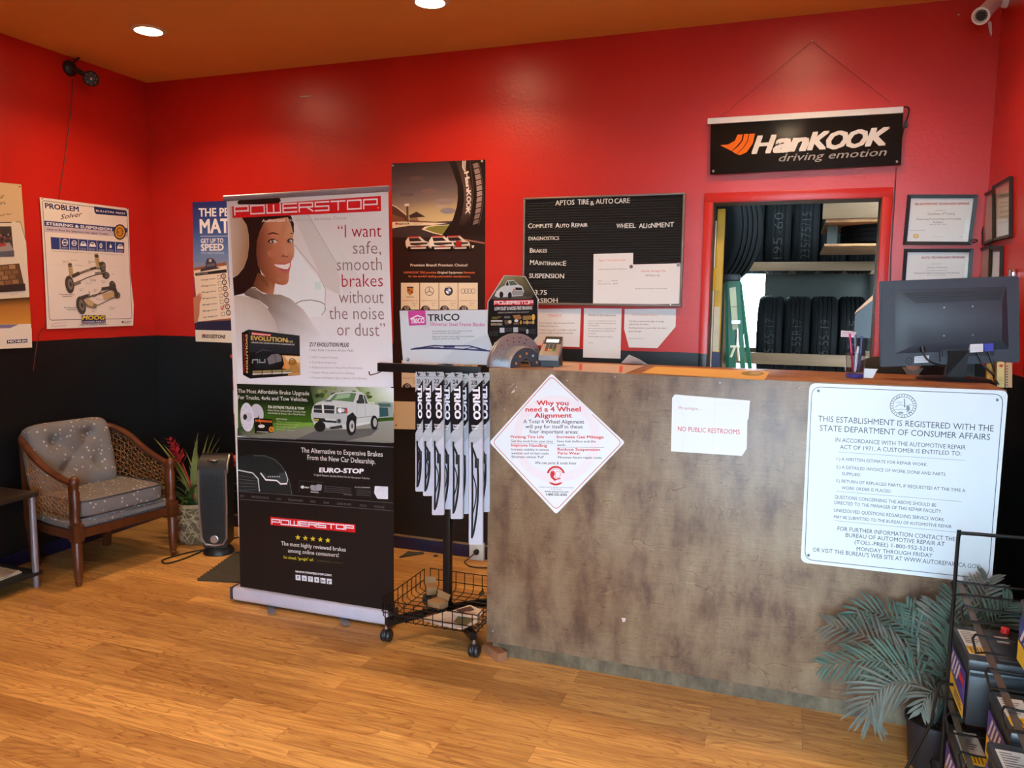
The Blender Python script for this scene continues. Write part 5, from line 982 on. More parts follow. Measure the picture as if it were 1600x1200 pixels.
def wiper(x0p, x1p, yt, yb, y, num, label, hx=None):
    sx = (x1p-x0p); S = lambda px, py: (x0p+px*sx, yt+py)
    ctr = pY((x0p+x1p)/2, yb, y)
    t2 = thing('wiper_blade_pack', label, 'wiper blade', ctr, 0, 'wiper blade packs hanging on the rack')
    g = back_art(y)
    g.sheet([S(.05, 0), S(.95, 0), S(1, 4), S(1, 100), S(0, 118), S(0, 4)], (176, 178, 184), .0008)
    g.poly([S(0, 32), S(1, 11), S(1, 73), S(0, 96)], (26, 24, 28)); g.poly([S(.95, 24), S(1, 24), S(1, 73), S(.93, 75)], (46, 46, 56))
    g.text(num, S(.18, 18), S(.62, 18), 6.5, (44, 42, 46), .03).text('INCH', S(.2, 23), S(.6, 23), 2.4, (80, 78, 82), .02); g.line([S(.1, 7.5), S(.9, 7.5)], .5, (120, 120, 124))
    g.text('TRICO', S(.30, 22), S(.36, 72), sx*.48, (240, 238, 244), .085)
    g.text('STANDARD', S(.2, 84), S(.72, 84), 2.6, (236, 236, 240), .05).text('BLADE', S(.24, 88), S(.62, 88), 2.6, (236, 236, 240), .05)
    for k in range(3): g.line([S(.16, 92+k*3), S(.76, 92+k*3)], .5, (206, 206, 212))
    g.ell(*S(.5, 3.2), sx*.16, 1.2, (40, 38, 40), 12)
    g.build('card', M['gloss'], t2)
    b = B(); P = [pY(px, py, y+.001) for px, py in rpoly([(x0p, yt+40), (x1p, yt+40), (x1p, yb), (x0p, yb)], 2.2, 3)]; b.prism(P, (0, .011, 0)); b.build('tray', mat('lilac_tray', (196, 194, 206), .35, 0, .03) if 'lilac_tray' not in bpy.data.materials else bpy.data.materials['lilac_tray'], t2)
    b = B(); q = lambda fx, py: pY(x0p+fx*sx, py, y-.002); n = 8; Lb = yb-yt-112
    b.tube([q(.22+.04*math.sin(math.pi*i/n), yt+108+Lb*.96*i/n) for i in range(n+1)], .0042, 6)
    b.tube(spline([q(.25, yt+116), q(.62, yt+112+Lb*.2), q(.66, yt+112+Lb*.5), q(.5, yt+112+Lb*.75), q(.27, yt+108+Lb*.95)], 4), [.0045]*16+[.002], 6)
    b.tube(spline([q(.3, yt+112+Lb*.3), q(.52, yt+112+Lb*.42), q(.5, yt+112+Lb*.55), q(.3, yt+112+Lb*.68)], 4), .0026, 6)
    b.box(q(.56, yt+122+Lb*.12)-Vector((.006, .006, .02)), q(.62, yt+122+Lb*.12)+Vector((.006, .004, .02)), .002); b.build('blade', M['blackp'], t2)
    wire_hook(pY((x0p+x1p)/2, yt+4, y).x, -(y-RB)+.012, pY((x0p+x1p)/2, yt+3.4, y).z-.0015)
wiper(649, 661.5, 581, 768, -1.186, '20', 'wiper blade pack marked 20, shortest and outermost of the row')
wiper(661, 676, 581, 775, -1.200, '21', 'wiper blade pack marked 21, second from the banner')
wiper(675, 693.5, 581, 805, -1.216, '22', 'wiper blade pack marked 22, wide one in the middle of the row')
wiper(690, 705.5, 583, 796, -1.182, '23', 'wiper blade pack half hidden between the packs marked 22 and 24')
wiper(704, 723, 582, 811, -1.216, '24', 'wiper blade pack marked 24, just over the pole')
wiper(715, 732, 584, 803, -1.180, '26', 'dark edged wiper blade pack hidden behind the pack marked 24')
wiper(732.5, 754, 583, 851, -1.222, '28', 'wiper blade pack marked 28, longest of the row')
wiper(746, 765, 582, 800, -1.178, '26', 'wiper blade pack half hidden behind the counter edge')
# leaflets and cardboard lying in the basket
def sheetlet(pts, z, label, art, name='leaflet'):
    g = Art((0, 0, z), (1, 0, 0), (0, 1, 0)); g.sheet(pts, (212, 200, 186), .002); art(g); tag(g.build(name, M['gloss']), label, 'leaflet')
def lf1(g): g.poly([(712, 953), (735, 947), (742, 953), (722, 960)], (96, 70, 66)); g.poly([(728, 955), (746, 957), (738, 962), (722, 960)], (180, 150, 130))
def lf2(g): g.poly([(718, 960), (742, 968), (728, 978), (708, 972)], (112, 104, 76)); g.text('SAVE', (668, 963), (684, 959), 4, (150, 90, 70), .05)
def lf3(g): g.text('COUPON', (690, 970), (704, 966), 3, (90, 80, 130), .03); g.line([(692, 973), (706, 970)], .8, (120, 110, 150))
sheetlet([(700, 956), (734, 945), (756, 954), (748, 966), (716, 962)], .132, 'glossy leaflet with a brown picture, uppermost in the rack basket', lf1)
sheetlet([(655, 967), (698, 955), (716, 961), (752, 970), (722, 983), (690, 977)], .124, 'wide glossy leaflet with an olive picture lying in the rack basket', lf2)
sheetlet([(680, 971), (702, 963), (710, 977), (690, 976)], .128, 'small pale folded leaflet on the wide leaflet in the basket', lf3)
for (px, py, w_, d2, h_, a_, lb) in ((674, 926, .05, .07, .035, .5, 'crumpled cardboard scrap at the back of the rack basket'), (684, 948, .08, .06, .03, -.4, 'flattened brown cardboard piece beside the rack pole')):
    p = pZ(px, py, .117); b = B().box(p+Vector((-w_/2, -d2/2, 0)), p+Vector((w_/2, d2/2, h_)), .004, RZ(a_)); b.mi = 0; b.hexa([p+RZ(a_) @ Vector(q) for q in ((-w_/2, d2/2, h_), (w_/2, d2/2, h_), (w_/2, d2/2+.002, h_), (-w_/2, d2/2+.002, h_), (-w_/2, d2*.7, h_+.03), (w_/2, d2*.7, h_+.025), (w_/2, d2*.7+.002, h_+.025), (-w_/2, d2*.7+.002, h_+.03))]); tag(b.build('cardboard_scrap', M['cardboard']), lb, 'cardboard')

# ================================================================ ON THE COUNTER
t = thing('brake_display', 'black die-cut cardboard display with a white truck and red logo on the counter', 'display', (2.91, -.885, CT))
g = back_art(-.885).zoom(750, 420, 7.057)
OUT = [(265, 70), (440, 78), (500, 84), (640, 330), (640, 745), (575, 815), (560, 1020), (196, 1010), (160, 905), (74, 780), (84, 362)]
g.sheet(OUT, (206, 200, 190), .003); g.poly([(272, 78), (438, 84), (496, 92), (634, 334), (634, 742), (569, 812), (555, 1016), (202, 1005), (167, 902), (82, 776), (92, 366)], (24, 22, 22))
g.poly([(268, 80), (440, 86), (496, 94), (600, 290), (560, 330), (120, 336), (140, 300)], [(150, 140, 100), (126, 112, 76), (84, 72, 50), (60, 52, 40), (90, 80, 62), (60, 54, 46), (120, 112, 90)]); g.poly([(120, 336), (170, 270), (480, 290), (560, 332)], (84, 76, 66))
g.poly([(160, 300), (180, 250), (236, 200), (270, 186), (300, 130), (370, 122), (420, 170), (470, 196), (486, 250), (470, 296), (300, 310), (200, 316)], (206, 202, 196)); g.poly([(318, 136), (372, 130), (416, 176), (330, 186)], (92, 100, 78)); g.poly([(280, 184), (300, 140), (312, 140), (318, 186)], (50, 44, 40)); g.poly([(390, 206), (462, 208), (466, 236), (392, 236)], (44, 40, 38)); g.poly([(350, 246), (480, 240), (476, 290), (360, 296)], (150, 144, 140)); g.ell(330, 292, 22, 36, (36, 32, 30)); g.ell(236, 286, 22, 36, (36, 32, 30)); g.poly([(366, 222), (388, 220), (388, 240), (366, 244)], (206, 110, 70))
g.poly([(150, 346), (592, 340), (592, 398), (150, 402)], (206, 30, 38)); g.word('POWERSTOP', (162, 388), (582, 386), (162, 360), (582, 354), 8, (236, 218, 212), .2)
g.text('LOW DUST & NOISE-FREE BRAKING', (162, 458), (578, 448), 36, (222, 216, 208), .05, .15).text('UPGRADE YOUR BRAKES WITH OUR COMPLETE KIT', (200, 492), (542, 484), 14, (170, 164, 158), .03)
g.text('The Brake Upgrade', (128, 540), (234, 534), 11, (190, 160, 70), .03).text('Company', (134, 556), (200, 552), 10, (190, 160, 70), .03); g.rect(122, 566, 248, 584, (196, 190, 182)); g.rect(120, 598, 246, 624, (150, 134, 112)); g.line([(182, 594), (182, 628)], 4, BK); g.rect(268, 522, 332, 546, (110, 104, 100))
g.poly([(266, 568), (350, 564), (346, 608), (280, 616)], (104, 78, 60)); g.ell(330, 585, 20, 18, (206, 186, 156)); g.poly([(362, 512), (440, 506), (462, 540), (444, 560), (380, 548)], (160, 104, 60)); g.ell(402, 572, 22, 16, (220, 214, 206)); g.ell(452, 590, 10, 22, (206, 150, 50)); g.poly([(370, 596), (436, 590), (430, 612), (376, 616)], (120, 96, 74)); g.poly([(474, 520), (566, 514), (566, 560), (476, 566)], (150, 110, 62)); g.ell(590, 534, 20, 34, (216, 160, 62)); g.rect(476, 580, 600, 606, (140, 120, 110)); g.ell(522, 590, 14, 22, (206, 150, 60)); g.ell(590, 588, 12, 22, (206, 150, 60))
for x, y, w_ in ((220, 650, 52), (370, 646, 52)): g.rect(x, y, x+w_, y+54, (196, 194, 198)); [g.line([(x+62, y+8+k*15), (x+136, y+6+k*15)], 3, (120, 118, 122)) for k in range(3)]
g.ell(524, 690, 14, 26, (196, 194, 198)); [g.line([(546, 672+k*14), (612, 668+k*14)], 3, (110, 108, 112)) for k in range(4)]; [g.line([(96, 696+k*14), (200, 690+k*14)], 3, (104, 102, 106)) for k in range(4)]
for x, y in ((166, 818), (194, 820), (230, 830), (166, 900)): g.ell(x, y, 9, 9, (190, 180, 170), 10)
g.build('card', M['gloss'], t)
b = B().box((2.86, -.88, CT), (2.96, -.75, CT+.012), .003); b.box((2.875, -.876, CT+.012), (2.95, -.872, CT+.30)); b.build('easel', M['blackp'], t)
# half brake rotor standing on the counter
rc = Vector((2.957, -1.028, CT)); ro = RZ(.98)
def halfring(prof, n=22, a0=0, a1=math.pi):
    b = B(); k = len(prof); V = []
    for i in range(n+1):
        a = a0+(a1-a0)*i/n; V.append([b.bm.verts.new(rc+ro @ Vector((-r*math.cos(a), y, r*math.sin(a)))) for r, y in prof])
    for i in range(n):
        for j in range(k): b._f([V[i][j], V[i][(j+1) % k], V[i+1][(j+1) % k], V[i+1][j]], True)
    b._f(V[0]); b._f(V[-1][::-1]); bmesh.ops.recalc_face_normals(b.bm, faces=b.bm.faces); return b
t = thing('brake_rotor', 'half of a shiny steel brake rotor standing on the counter end', 'brake rotor', rc, 0)
halfring([(.140, .035), (.140, .026), (.088, .026), (.088, .035)]).build('friction_ring', M['steel'], t)
halfring([(.140, .020), (.140, .010), (.088, .010), (.088, .020)]).build('friction_ring', M['steel'], t)
b = halfring([(.130, .0262), (.130, .0198), (.092, .0198), (.092, .0262)]); b.build('vanes', M['dgrey'], t)
halfring([(.0885, .030), (.0885, -.045), (.080, -.055), (.078, -.05), (.0805, -.04), (.0805, .030)]).build('hub_wall', M['steel'], t)
halfring([(.082, -.046), (.082, -.055), (.034, -.055), (.034, -.046)]).build('hub_face', M['dgrey'], t)
for k in range(5):
    b = B(); a = math.pi*(k+.5)/5; b.lathe([(.006, -.004), (.006, .002), (.0001, .002)], rc+ro @ Vector((-.058*math.cos(a), -.056, .058*math.sin(a))), 12, ro @ RX(math.pi/2)); b.build('lug_hole', M['chrome'], t)
b = B()
for k in range(11):
    a = math.pi*(k+.5)/11
    for rr in (.104, .122): b.lathe([(.003, -.002), (.003, .001), (.0001, .001)], rc+ro @ Vector((-rr*math.cos(a+rr), .0095, rr*math.sin(a+rr))), 8, ro @ RX(math.pi/2))
b.build('drilled_holes', M['chrome'], t)
# payment terminal
tc0 = Vector((3.085, -.955, CT)); t = thing('payment_terminal', 'grey and black card payment terminal with a small lit screen on the counter', 'card terminal', tc0, .12)
R_ = RZ(.12); T_ = lambda x, y, z: tc0+R_ @ Vector((x, y, z))
b = B(); b.hexa([T_(*q) for q in ((-.040, -.045, 0), (.040, -.045, 0), (.040, .05, 0), (-.040, .05, 0), (-.036, -.04, .055), (.036, -.04, .055), (.036, .045, .085), (-.036, .045, .085))]); b.build('stand', M['blackp'], t)
b = B(); b.hexa([T_(*q) for q in ((-.042, -.085, .030), (.042, -.085, .030), (.038, .055, .085), (-.038, .055, .085), (-.042, -.088, .052), (.042, -.088, .052), (.038, .052, .125), (-.038, .052, .125))]); o = b.build('body', M['silver'], t)
def on_face(u, v, d=.001):   # u -1..1, v 0..1 along the sloping face
    a = Vector((0, -.088, .052)); e = Vector((0, .052, .125)); n = Vector((0, -(e-a).z, (e-a).y)).normalized(); w_ = .042-.004*v; q = a+(e-a)*v+n*d; return T_(u*w_, q.y, q.z)
def plate(u0, u1, v0, v1, m_, nm, par, d=.002):
    b = B(); b.hexa([on_face(u0, v0, -.001), on_face(u1, v0, -.001), on_face(u1, v1, -.001), on_face(u0, v1, -.001), on_face(u0, v0, d), on_face(u1, v0, d), on_face(u1, v1, d), on_face(u0, v1, d)]); return b.build(nm, m_, par)
plate(-.95, .95, .60, .98, M['blackp'], 'screen_bezel', t); plate(-.7, .7, .66, .82, emit('terminal_screen', (.55, .72, .85), .55), 'screen', t, .003)
b = B()
for r in range(3):
    for c_ in range(3): b.hexa([on_face(-.55+c_*.4+du, .32+r*.085+dv, dd) for dd in (-.001, .003) for du, dv in ((0, 0), (.3, 0), (.3, .06), (0, .06))])
b.build('keypad', M['dgrey'], t)
for k, (c_, nm) in enumerate((((190, 40, 36), 'cancel_key'), ((206, 170, 40), 'clear_key'), ((60, 140, 60), 'enter_key'))): plate(-.55+k*.4, -.25+k*.4, .235, .295, mat(nm+'_paint', c_, .5), nm, t, .0032)
b = B(); b.hexa([T_(*q) for q in ((-.047, -.02, .06), (-.0425, -.02, .06), (-.0425, .05, .085), (-.047, .05, .085), (-.047, -.02, .075), (-.0425, -.02, .075), (-.0425, .05, .11), (-.047, .05, .11))]); b.build('card_slot', M['red'], t)
# sheets lying on the counter
def flat(pts, z, col, label, cat, art=None, m_='gloss', name='sheet', th=.0008):
    g = Art((0, 0, z), (1, 0, 0), (0, 1, 0)); g.sheet(pts, col, th)
    if art: art(g)
    return tag(g.build(cat.replace(' ', '_'), M[m_]), label, cat)
def st1(g):
    g.poly([(905, 569), (910, 569.3), (909, 578), (905, 577.7)], (206, 70, 44)); g.poly([(968, 572), (974, 572.3), (972, 581.6), (967, 581.4)], (206, 70, 44)); g.line([(886, 576), (964, 580)], .6, (170, 150, 140))
flat([(866, 566), (1008, 571), (976, 583.5), (864, 578)], CT+.0018, (196, 166, 148), 'laminated counter mat with two red stripes beside the card terminal', 'counter mat', st1)
flat([(806, 574), (838, 569), (862, 574), (866, 579)], CT+.0012, (150, 120, 104), 'thin grey paper under the payment terminal', 'paper')
def st2(g):
    g.line([(1018, 580), (1060, 580.5), (1090, 583), (1134, 585.5)], 1.0, (120, 84, 44)); g.ell(1176, 583.5, 18, 3.6, (130, 116, 70)); g.ell(1180, 583.3, 9, 2, (170, 150, 100)); g.line([(1010, 584), (1192, 592)], .8, (170, 120, 70))
flat([(1003, 582.5), (1024, 572.5), (1203, 580.5), (1194, 594)], CT+.0012, (206, 164, 98), 'long tan printed mat lying along the counter edge', 'counter mat', st2, 'matte')
b = B(); q = [pY(x, y, -.70) for x, y in ((974, 566), (985, 553.5), (1000, 561), (1013, 571), (1010, 574), (975, 573))]; q2 = [p+Vector((0, -.05+.1*i/6, 0)) for i, p in enumerate(q)]
b.prism([Vector((p.x, p.y, max(p.z, CT+.001))) for p in q2], (.0, .0015, .0003)); tag(b.build('crumpled_paper', M['white']), 'creased white paper standing up behind the counter mat', 'paper')
# pen cup
pc = Vector((4.290, -.925, CT)); t = thing('pen_cup', 'clear plastic pen cup with a blue base on the counter', 'cup', pc)
b = B().lathe([(.032, .0), (.034, .004), (.0365, .098), (.0345, .098), (.032, .022), (.0005, .020)], pc, 28); b.build('body', M['plastic_clear'], t)
b = B().lathe([(.0305, .002), (.0315, .016), (.0005, .018)], pc, 24); b.build('base', mat('blue_violet_plastic', (70, 66, 150), .2, 0, .1), t)
def pen(dx, dy, tx, ty, L, col, label, flag=None):
    a = pc+Vector((dx, dy, .024)); d = Vector((tx, ty, 1)).normalized(); t2 = thing('pen', label, 'pen', a)
    b = B(); b.tube([a, a+d*.008, a+d*(L-.004), a+d*L], [.001, .0042, .0042, .003], 10); b.build('barrel', mat('pen_'+label.split()[0], col, .3), t2)
    if flag:
        g = Art(a+d*(L-.012), (1, -.15, flag[0]), (.1, 0, 1)); g.local = True; w_ = flag[1]; g.sheet([(-w_, 0), (0, .0), (0, .022), (-w_, .024)], (222, 204, 204), .0004)
        [g.poly([(-w_*.9, .005+k*.006), (-w_*(.3-.1*k), .005+k*.006), (-w_*(.3-.1*k), .0068+k*.006), (-w_*.9, .0068+k*.006)], (176, 100, 118)) for k in range(3)]; g.build('tag', M['print'], t2)
pen(-.006, -.010, -.14, .0, .148, (196, 40, 110), 'pink pen carrying a paper flag in the pen cup', (.12, .034)); pen(.004, .006, -.06, .1, .142, (110, 120, 140), 'grey pen with a small white flag in the pen cup', (-.1, .024)); pen(.013, -.002, .04, .02, .138, (70, 84, 130), 'slim blue pen on the right of the pen cup'); pen(.0, -.016, .05, -.12, .10, (206, 206, 214), 'short white pen low in the pen cup')
b = B(); b.prism([pY(x, y, -.90) for x, y in ((1349, 592.5), (1362, 593.2), (1371, 577.5), (1350, 576.5))], (.002, .002, .0)); b.bm.transform(Matrix.Translation((0, 0, .002))); tag(b.build('card', M['white']), 'small white card propped beside the pen cup', 'card')
# boxes at the end of the counter
def carton(px0, px1, pt, pb, y, col, label, words, dp=.05):
    a_ = pY(px0, pb, y); c_ = pY(px1, pt, y); t2 = thing('carton', label, 'carton', (a_.x, y, CT))
    b = B().box((a_.x, y+.002, CT+.0005), (c_.x, y+dp, c_.z), .001); b.build('box', mat('carton_board', col, .6, 0, .1), t2)
    g = back_art(y); g.sheet([(px0+.4, pb-.5), (px1-.4, pb-.5), (px1-.4, pt+.6), (px0+.4, pt+.6)], col, .001); words(g); g.build('label', M['print'], t2)
def w1(g): g.poly([(1562, 569), (1568, 570), (1566, 574), (1561, 573)], (190, 50, 40)); [g.line([(1560, 590+k*2), (1567, 591+k*2)], .5, (120, 100, 70)) for k in range(3)]
def w2(g): [g.poly([(1572, 571+k*4.2), (1575, 571.4+k*4.2), (1574.8, 573.4+k*4.2), (1572, 573+k*4.2)], (150, 50, 44) if k < 3 else (70, 60, 60)) for k in range(8)]
carton(1542, 1556, 567, 597, -.80, (206, 150, 60), 'yellow envelope box standing behind the monitor cables', lambda g: None, .03)
carton(1557.5, 1570, 566, 606, -.93, (206, 178, 110), 'tan carton with a small red mark at the counter end', w1); carton(1570.6, 1582, 567, 606, -.93, (190, 150, 104), 'narrow cardboard carton with lettering down its side at the counter end', w2)

# --- monitor seen from behind
mp = [pY(1377.5, 574, -.90), pY(1594, 566.5, -.83), pY(1593, 431, -.83), pY(1376, 438, -.90)]
mu = (mp[1]-mp[0]).normalized(); mv = ((mp[3]+mp[2])/2-(mp[0]+mp[1])/2); mv = (mv-mu*mv.dot(mu)).normalized()
mg = Art(mp[0], mu, mv).zoom(1360, 260, 3.3333)
def Mz(x, y, d=0.): q = mg.c((x, y)); return mg.O+mg.U*q.x+mg.V*q.y+mg.N*d
t = thing('monitor', 'dark grey computer monitor seen from behind on the counter', 'monitor', pZ(1492, 590, CT))
def slab(b, quad, d0, d1, quad2=None):
    b.hexa([Mz(x, y, d0) for x, y in quad]+[Mz(x, y, d1) for x, y in (quad2 or quad)]); return b
sh = B(); slab(sh, [(55, 1045), (780, 1020), (775, 570), (52, 598)], -.025, 0); bmesh.ops.bevel(sh.bm, geom=list(sh.bm.edges), offset=.004, segments=2, affect='EDGES'); sh.build('housing', M['dgrey'], t)
b = B(); slab(b, [(130, 975), (720, 952), (708, 625), (128, 642)], .0005, .03, [(232, 922), (668, 905), (668, 702), (205, 716)]); b.build('back_bulge', M['dgrey'], t)
b = B()
for k in range(5): slab(b, [(165+k*14, 668+k*11), (690-k*8, 650+k*11), (690-k*8, 645+k*11), (165+k*14, 662+k*11)], .012, .013+k*.0042)
b.build('vent_slats', M['blackp'], t)
for x, y in ((370, 735), (517, 729), (369, 881), (517, 877)): b = B().lathe([(.0035, 0), (.003, .0015), (.0001, .0016)], Mz(x, y, .030), 10, Matrix((mg.U, mg.V, mg.N)).transposed().to_3x3()); b.build('screw', M['silver'], t)
b = B(); slab(b, [(358, 1015), (366, 1015), (366, 925), (358, 925)], 0, .012); slab(b, [(372, 990), (640, 985), (640, 930), (372, 935)], 0, .008); b.build('port_panel', M['blackp'], t)
b = B(); b.tube([Mz(200+17*math.cos(a), 1013+17*math.sin(a), .001) for a in [2*math.pi*k/18 for k in range(18)]], .0012, 5, True); slab(b, [(194, 1016), (206, 1016), (206, 1011), (194, 1011)], 0, .0015); b.build('lock_slot', M['black'], t)
gl = mg; gl2 = Art(mp[0]+mg.N*.0012, mu, mv).zoom(1360, 260, 3.3333); gl2.sheet([(228, 1025), (304, 1022), (306, 984), (230, 990)], (206, 210, 214), .0005); [gl2.line([(234, 996+k*8), (298, 993+k*8)], 1.5, (130, 134, 140)) for k in range(3)]; gl2.build('sticker', M['print'], t)
b = B(); b.tube([Mz(262, 925, .012), Mz(268, 965, .016)], .010, 10); b.tube(spline([Mz(268, 965, .016), Mz(280, 995, .02), Mz(310, 1018, .02), Mz(374, 1040, .01)], 5), .0035, 6); b.build('power_plug', M['cord'], t)
b = B(); slab(b, [(508, 968), (576, 964), (576, 914), (508, 918)], .008, .022); b.build('video_plug', M['white'], t)
b = B(); slab(b, [(582, 962), (628, 960), (630, 912), (580, 914)], .008, .022); b.build('video_plug', mat('blue_plug', (64, 74, 170), .4), t)
b = B(); e_ = pZ(1560, 600, CT+.006); b.tube(spline([Mz(548, 968, .018), Mz(575, 1030, .022), Mz(630, 1085, .02), pZ(1553, 592, CT+.01), e_], 5), .0035, 6); b.tube(spline([Mz(605, 962, .018), Mz(622, 1020, .022), Mz(640, 1080, .02), pZ(1555, 592, CT+.012), e_], 5), .0035, 6); b.build('video_cable', M['cord'], t)
bc = pZ(1490, 592, CT); bc = Vector((((Mz(400, 960)+Mz(503, 957))/2).x, -.83, CT))
b = B().lathe([(.128, 0), (.130, .004), (.11, .010), (.05, .014), (.0005, .015)], bc, 40, None, 1, .72); b.build('base', M['blackp'], t)
b = B(); s0 = Mz(400, 960, .004); s1 = Mz(503, 957, .004); n_ = mg.N
nk = (s0+s1)/2; wv_ = (s1-s0).length/2; b.hexa([Vector((bc.x-.032, bc.y-.03, CT+.012)), Vector((bc.x+.032, bc.y-.03, CT+.012)), Vector((bc.x+.032, bc.y+.02, CT+.012)), Vector((bc.x-.032, bc.y+.02, CT+.012)), nk-mu*wv_+n_*.022, nk+mu*wv_+n_*.022, nk+mu*wv_-n_*.006, nk-mu*wv_-n_*.006]); b.build('neck', M['blackp'], t)
# ================================================================ SEATING CORNER
CH = thing('cane_armchair', 'low wooden cane sided armchair with dotted grey cushions in the dark corner', 'armchair', (.390, -.876, 0), 1.414)
cm = wm(CH)
def K(x, y, z): return cm @ Vector((x, y, z))
RAIL = [(-.29, -.245, .548), (-.298, -.15, .566), (-.302, .0, .618), (-.295, .14, .692), (-.25, .26, .738), (-.12, .318, .752), (0, .33, .756), (.12, .318, .752), (.25, .26, .738), (.295, .14, .692), (.302, .0, .618), (.298, -.15, .566), (.29, -.245, .548)]
rl = spline([K(*p) for p in RAIL], 5)
b = B().tube(rl, .021, 10, False, .8); b.build('arm_rail', M['wood'], CH)
def baseline(u):
    q = [(-.29, -.23), (-.292, -.03), (-.275, .16), (-.19, .265), (0, .29), (.19, .265), (.275, .16), (.292, -.03), (.29, -.23)]
    k = u*(len(q)-1); i = min(int(k), len(q)-2); t_ = k-i; return q[i][0]*(1-t_)+q[i+1][0]*t_, q[i][1]*(1-t_)+q[i+1][1]*t_
def cane(u, v):
    k = max(0, min(.9999, u))*(len(rl)-1); i = int(k); top = rl[i].lerp(rl[min(i+1, len(rl)-1)], k-i); x, y = baseline(u); return K(x, y, .335).lerp(top, v)
b = B(); NU = 58; NVv = 12
for i in range(2, NU-1):
    u = i/NU
    b.tube([cane(u, j/6) for j in range(7)], .0014, 4)
for j in range(1, NVv): b.tube([cane(.02+.96*i/48, j/NVv) for i in range(49)], .0014, 4)
for i in range(-NVv//2, NU//2+1):
    for sg in (1, -1):
        pts = []
        for j in range(9):
            u = (i*2+(1 if sg > 0 else NVv*1.4)+sg*j/8*NVv*1.4)/NU
            if .02 < u < .98: pts.append(cane(u, .03+.94*j/8))
        if len(pts) > 2: b.tube(pts, .0016, 4)
b.build('cane_panel', M['cane'], CH)
for sx in (-1, 1):
    b = B(); x = .29*sx
    b.lathe([(.012, 0), (.014, .006), (.019, .03), (.016, .034), (.021, .05), (.027, .235), (.021, .243), (.028, .252), (.028, .262)], K(x, -.25, 0), 16)
    b.box(K(x, -.25, .285)+Vector((-.027, -.027, -.045)), K(x, -.25, .285)+Vector((.027, .027, .045)), .003, RZ(1.414), K(x, -.25, .285))
    b.lathe([(.022, .33), (.026, .345), (.019, .358), (.020, .38), (.024, .50), (.018, .515), (.020, .53), (.024, .545), (.025, .56), (.021, .575), (.010, .586), (.0005, .588)], K(x, -.25, 0), 16)
    b.build('front_leg', M['wood'], CH)
    b = B(); b.hexa([K(.215*sx+dx, .26+dy, 0) for dx, dy in ((-.017, -.017), (.017, -.017), (.017, .017), (-.017, .017))]+[K(.235*sx+dx, .26+dy, .31) for dx, dy in ((-.022, -.022), (.022, -.022), (.022, .022), (-.022, .022))])
    b.hexa([K(.235*sx+dx, .26+dy, .31) for dx, dy in ((-.02, -.02), (.02, -.02), (.02, .02), (-.02, .02))]+[K(.245*sx+dx, .27+dy, .735) for dx, dy in ((-.016, -.016), (.016, -.016), (.016, .016), (-.016, .016))]); b.build('rear_leg', M['wood'], CH)
    b = B(); b.hexa([K(.30*sx, -.24, .335), K(.275*sx, -.24, .335), K(.275*sx, -.21, .335), K(.30*sx, -.21, .335), K(.30*sx, -.24, .55), K(.275*sx, -.24, .55), K(.275*sx, -.21, .565), K(.30*sx, -.21, .565)]); b.build('arm_post', M['wood'], CH)
ol = [baseline(i/16) for i in range(17)]
def ring_of(s_, z): return [K(x*s_, y*s_, z) for x, y in ol]
b = B(); b.prism(ring_of(1.02, .246), (0, 0, .046)); b.build('apron', M['wood'], CH)
b = B(); b.prism(ring_of(1.01, .294), (0, 0, .05)); bmesh.ops.bevel(b.bm, geom=list(b.bm.edges), offset=.014, segments=3, affect='EDGES'); b.build('seat_deck', M['fabric'], CH, 60)
def pillow(cx, cy_, cz, a_, b_, t_, e1, e2, rot, dim=(), nu=40, nv=22):
    def pw(v, e): return math.copysign(abs(v)**e, v)
    bb = B(); R_ = []
    for i in range(nv+1):
        eta = -math.pi/2+math.pi*i/nv; row = []
        for j in range(nu):
            om = 2*math.pi*j/nu; c_ = pw(math.cos(eta), e1); x = a_*c_*pw(math.cos(om), e2); z = b_*c_*pw(math.sin(om), e2); y = t_*pw(math.sin(eta), e1)
            for dx, dz in dim:
                d2 = (x-dx)**2+(z-dz)**2; s = .042*math.exp(-d2/.0012)+.018*math.exp(-d2/.006)
                y += s if y < 0 else -s*.3
            row.append(bb.bm.verts.new(cm @ (rot @ Vector((x, y, z))+Vector((cx, cy_, cz)))))
        R_.append(row)
    for i in range(nv):
        for j in range(nu): bb._f([R_[i][j], R_[i][(j+1) % nu], R_[i+1][(j+1) % nu], R_[i+1][j]], True)
    bmesh.ops.remove_doubles(bb.bm, verts=bb.bm.verts, dist=.0004); bmesh.ops.recalc_face_normals(bb.bm, faces=bb.bm.faces); return bb
o = pillow(0, -.015, .396, .264, .235, .052, .32, .28, RX(math.pi/2)).build('seat_cushion', M['fabric'], CH, 70)
pip = B()
def pw_(v, e): return math.copysign(abs(v)**e, v)
pip.tube([K(.261*pw_(math.cos(a), .28), -.015-.232*pw_(math.sin(a), .28), .439) for a in [2*math.pi*i/60 for i in range(60)]], .004, 6, True); pip.build('piping', M['dgrey'], o)
DM = [(-.10, .085), (.10, .10), (.01, .02), (-.07, -.07), (.13, -.05)]
o = pillow(-.03, .19, .605, .242, .205, .085, .55, .30, RX(-.24), DM, 56, 34).build('back_cushion', M['fabric'], CH, 80)
b = B()
for dx, dz in DM: b.ball(cm @ (RX(-.24) @ Vector((dx, -.018, dz))+Vector((-.03, .19, .605))), .008, 10)
b.build('button', M['fabric'], o)
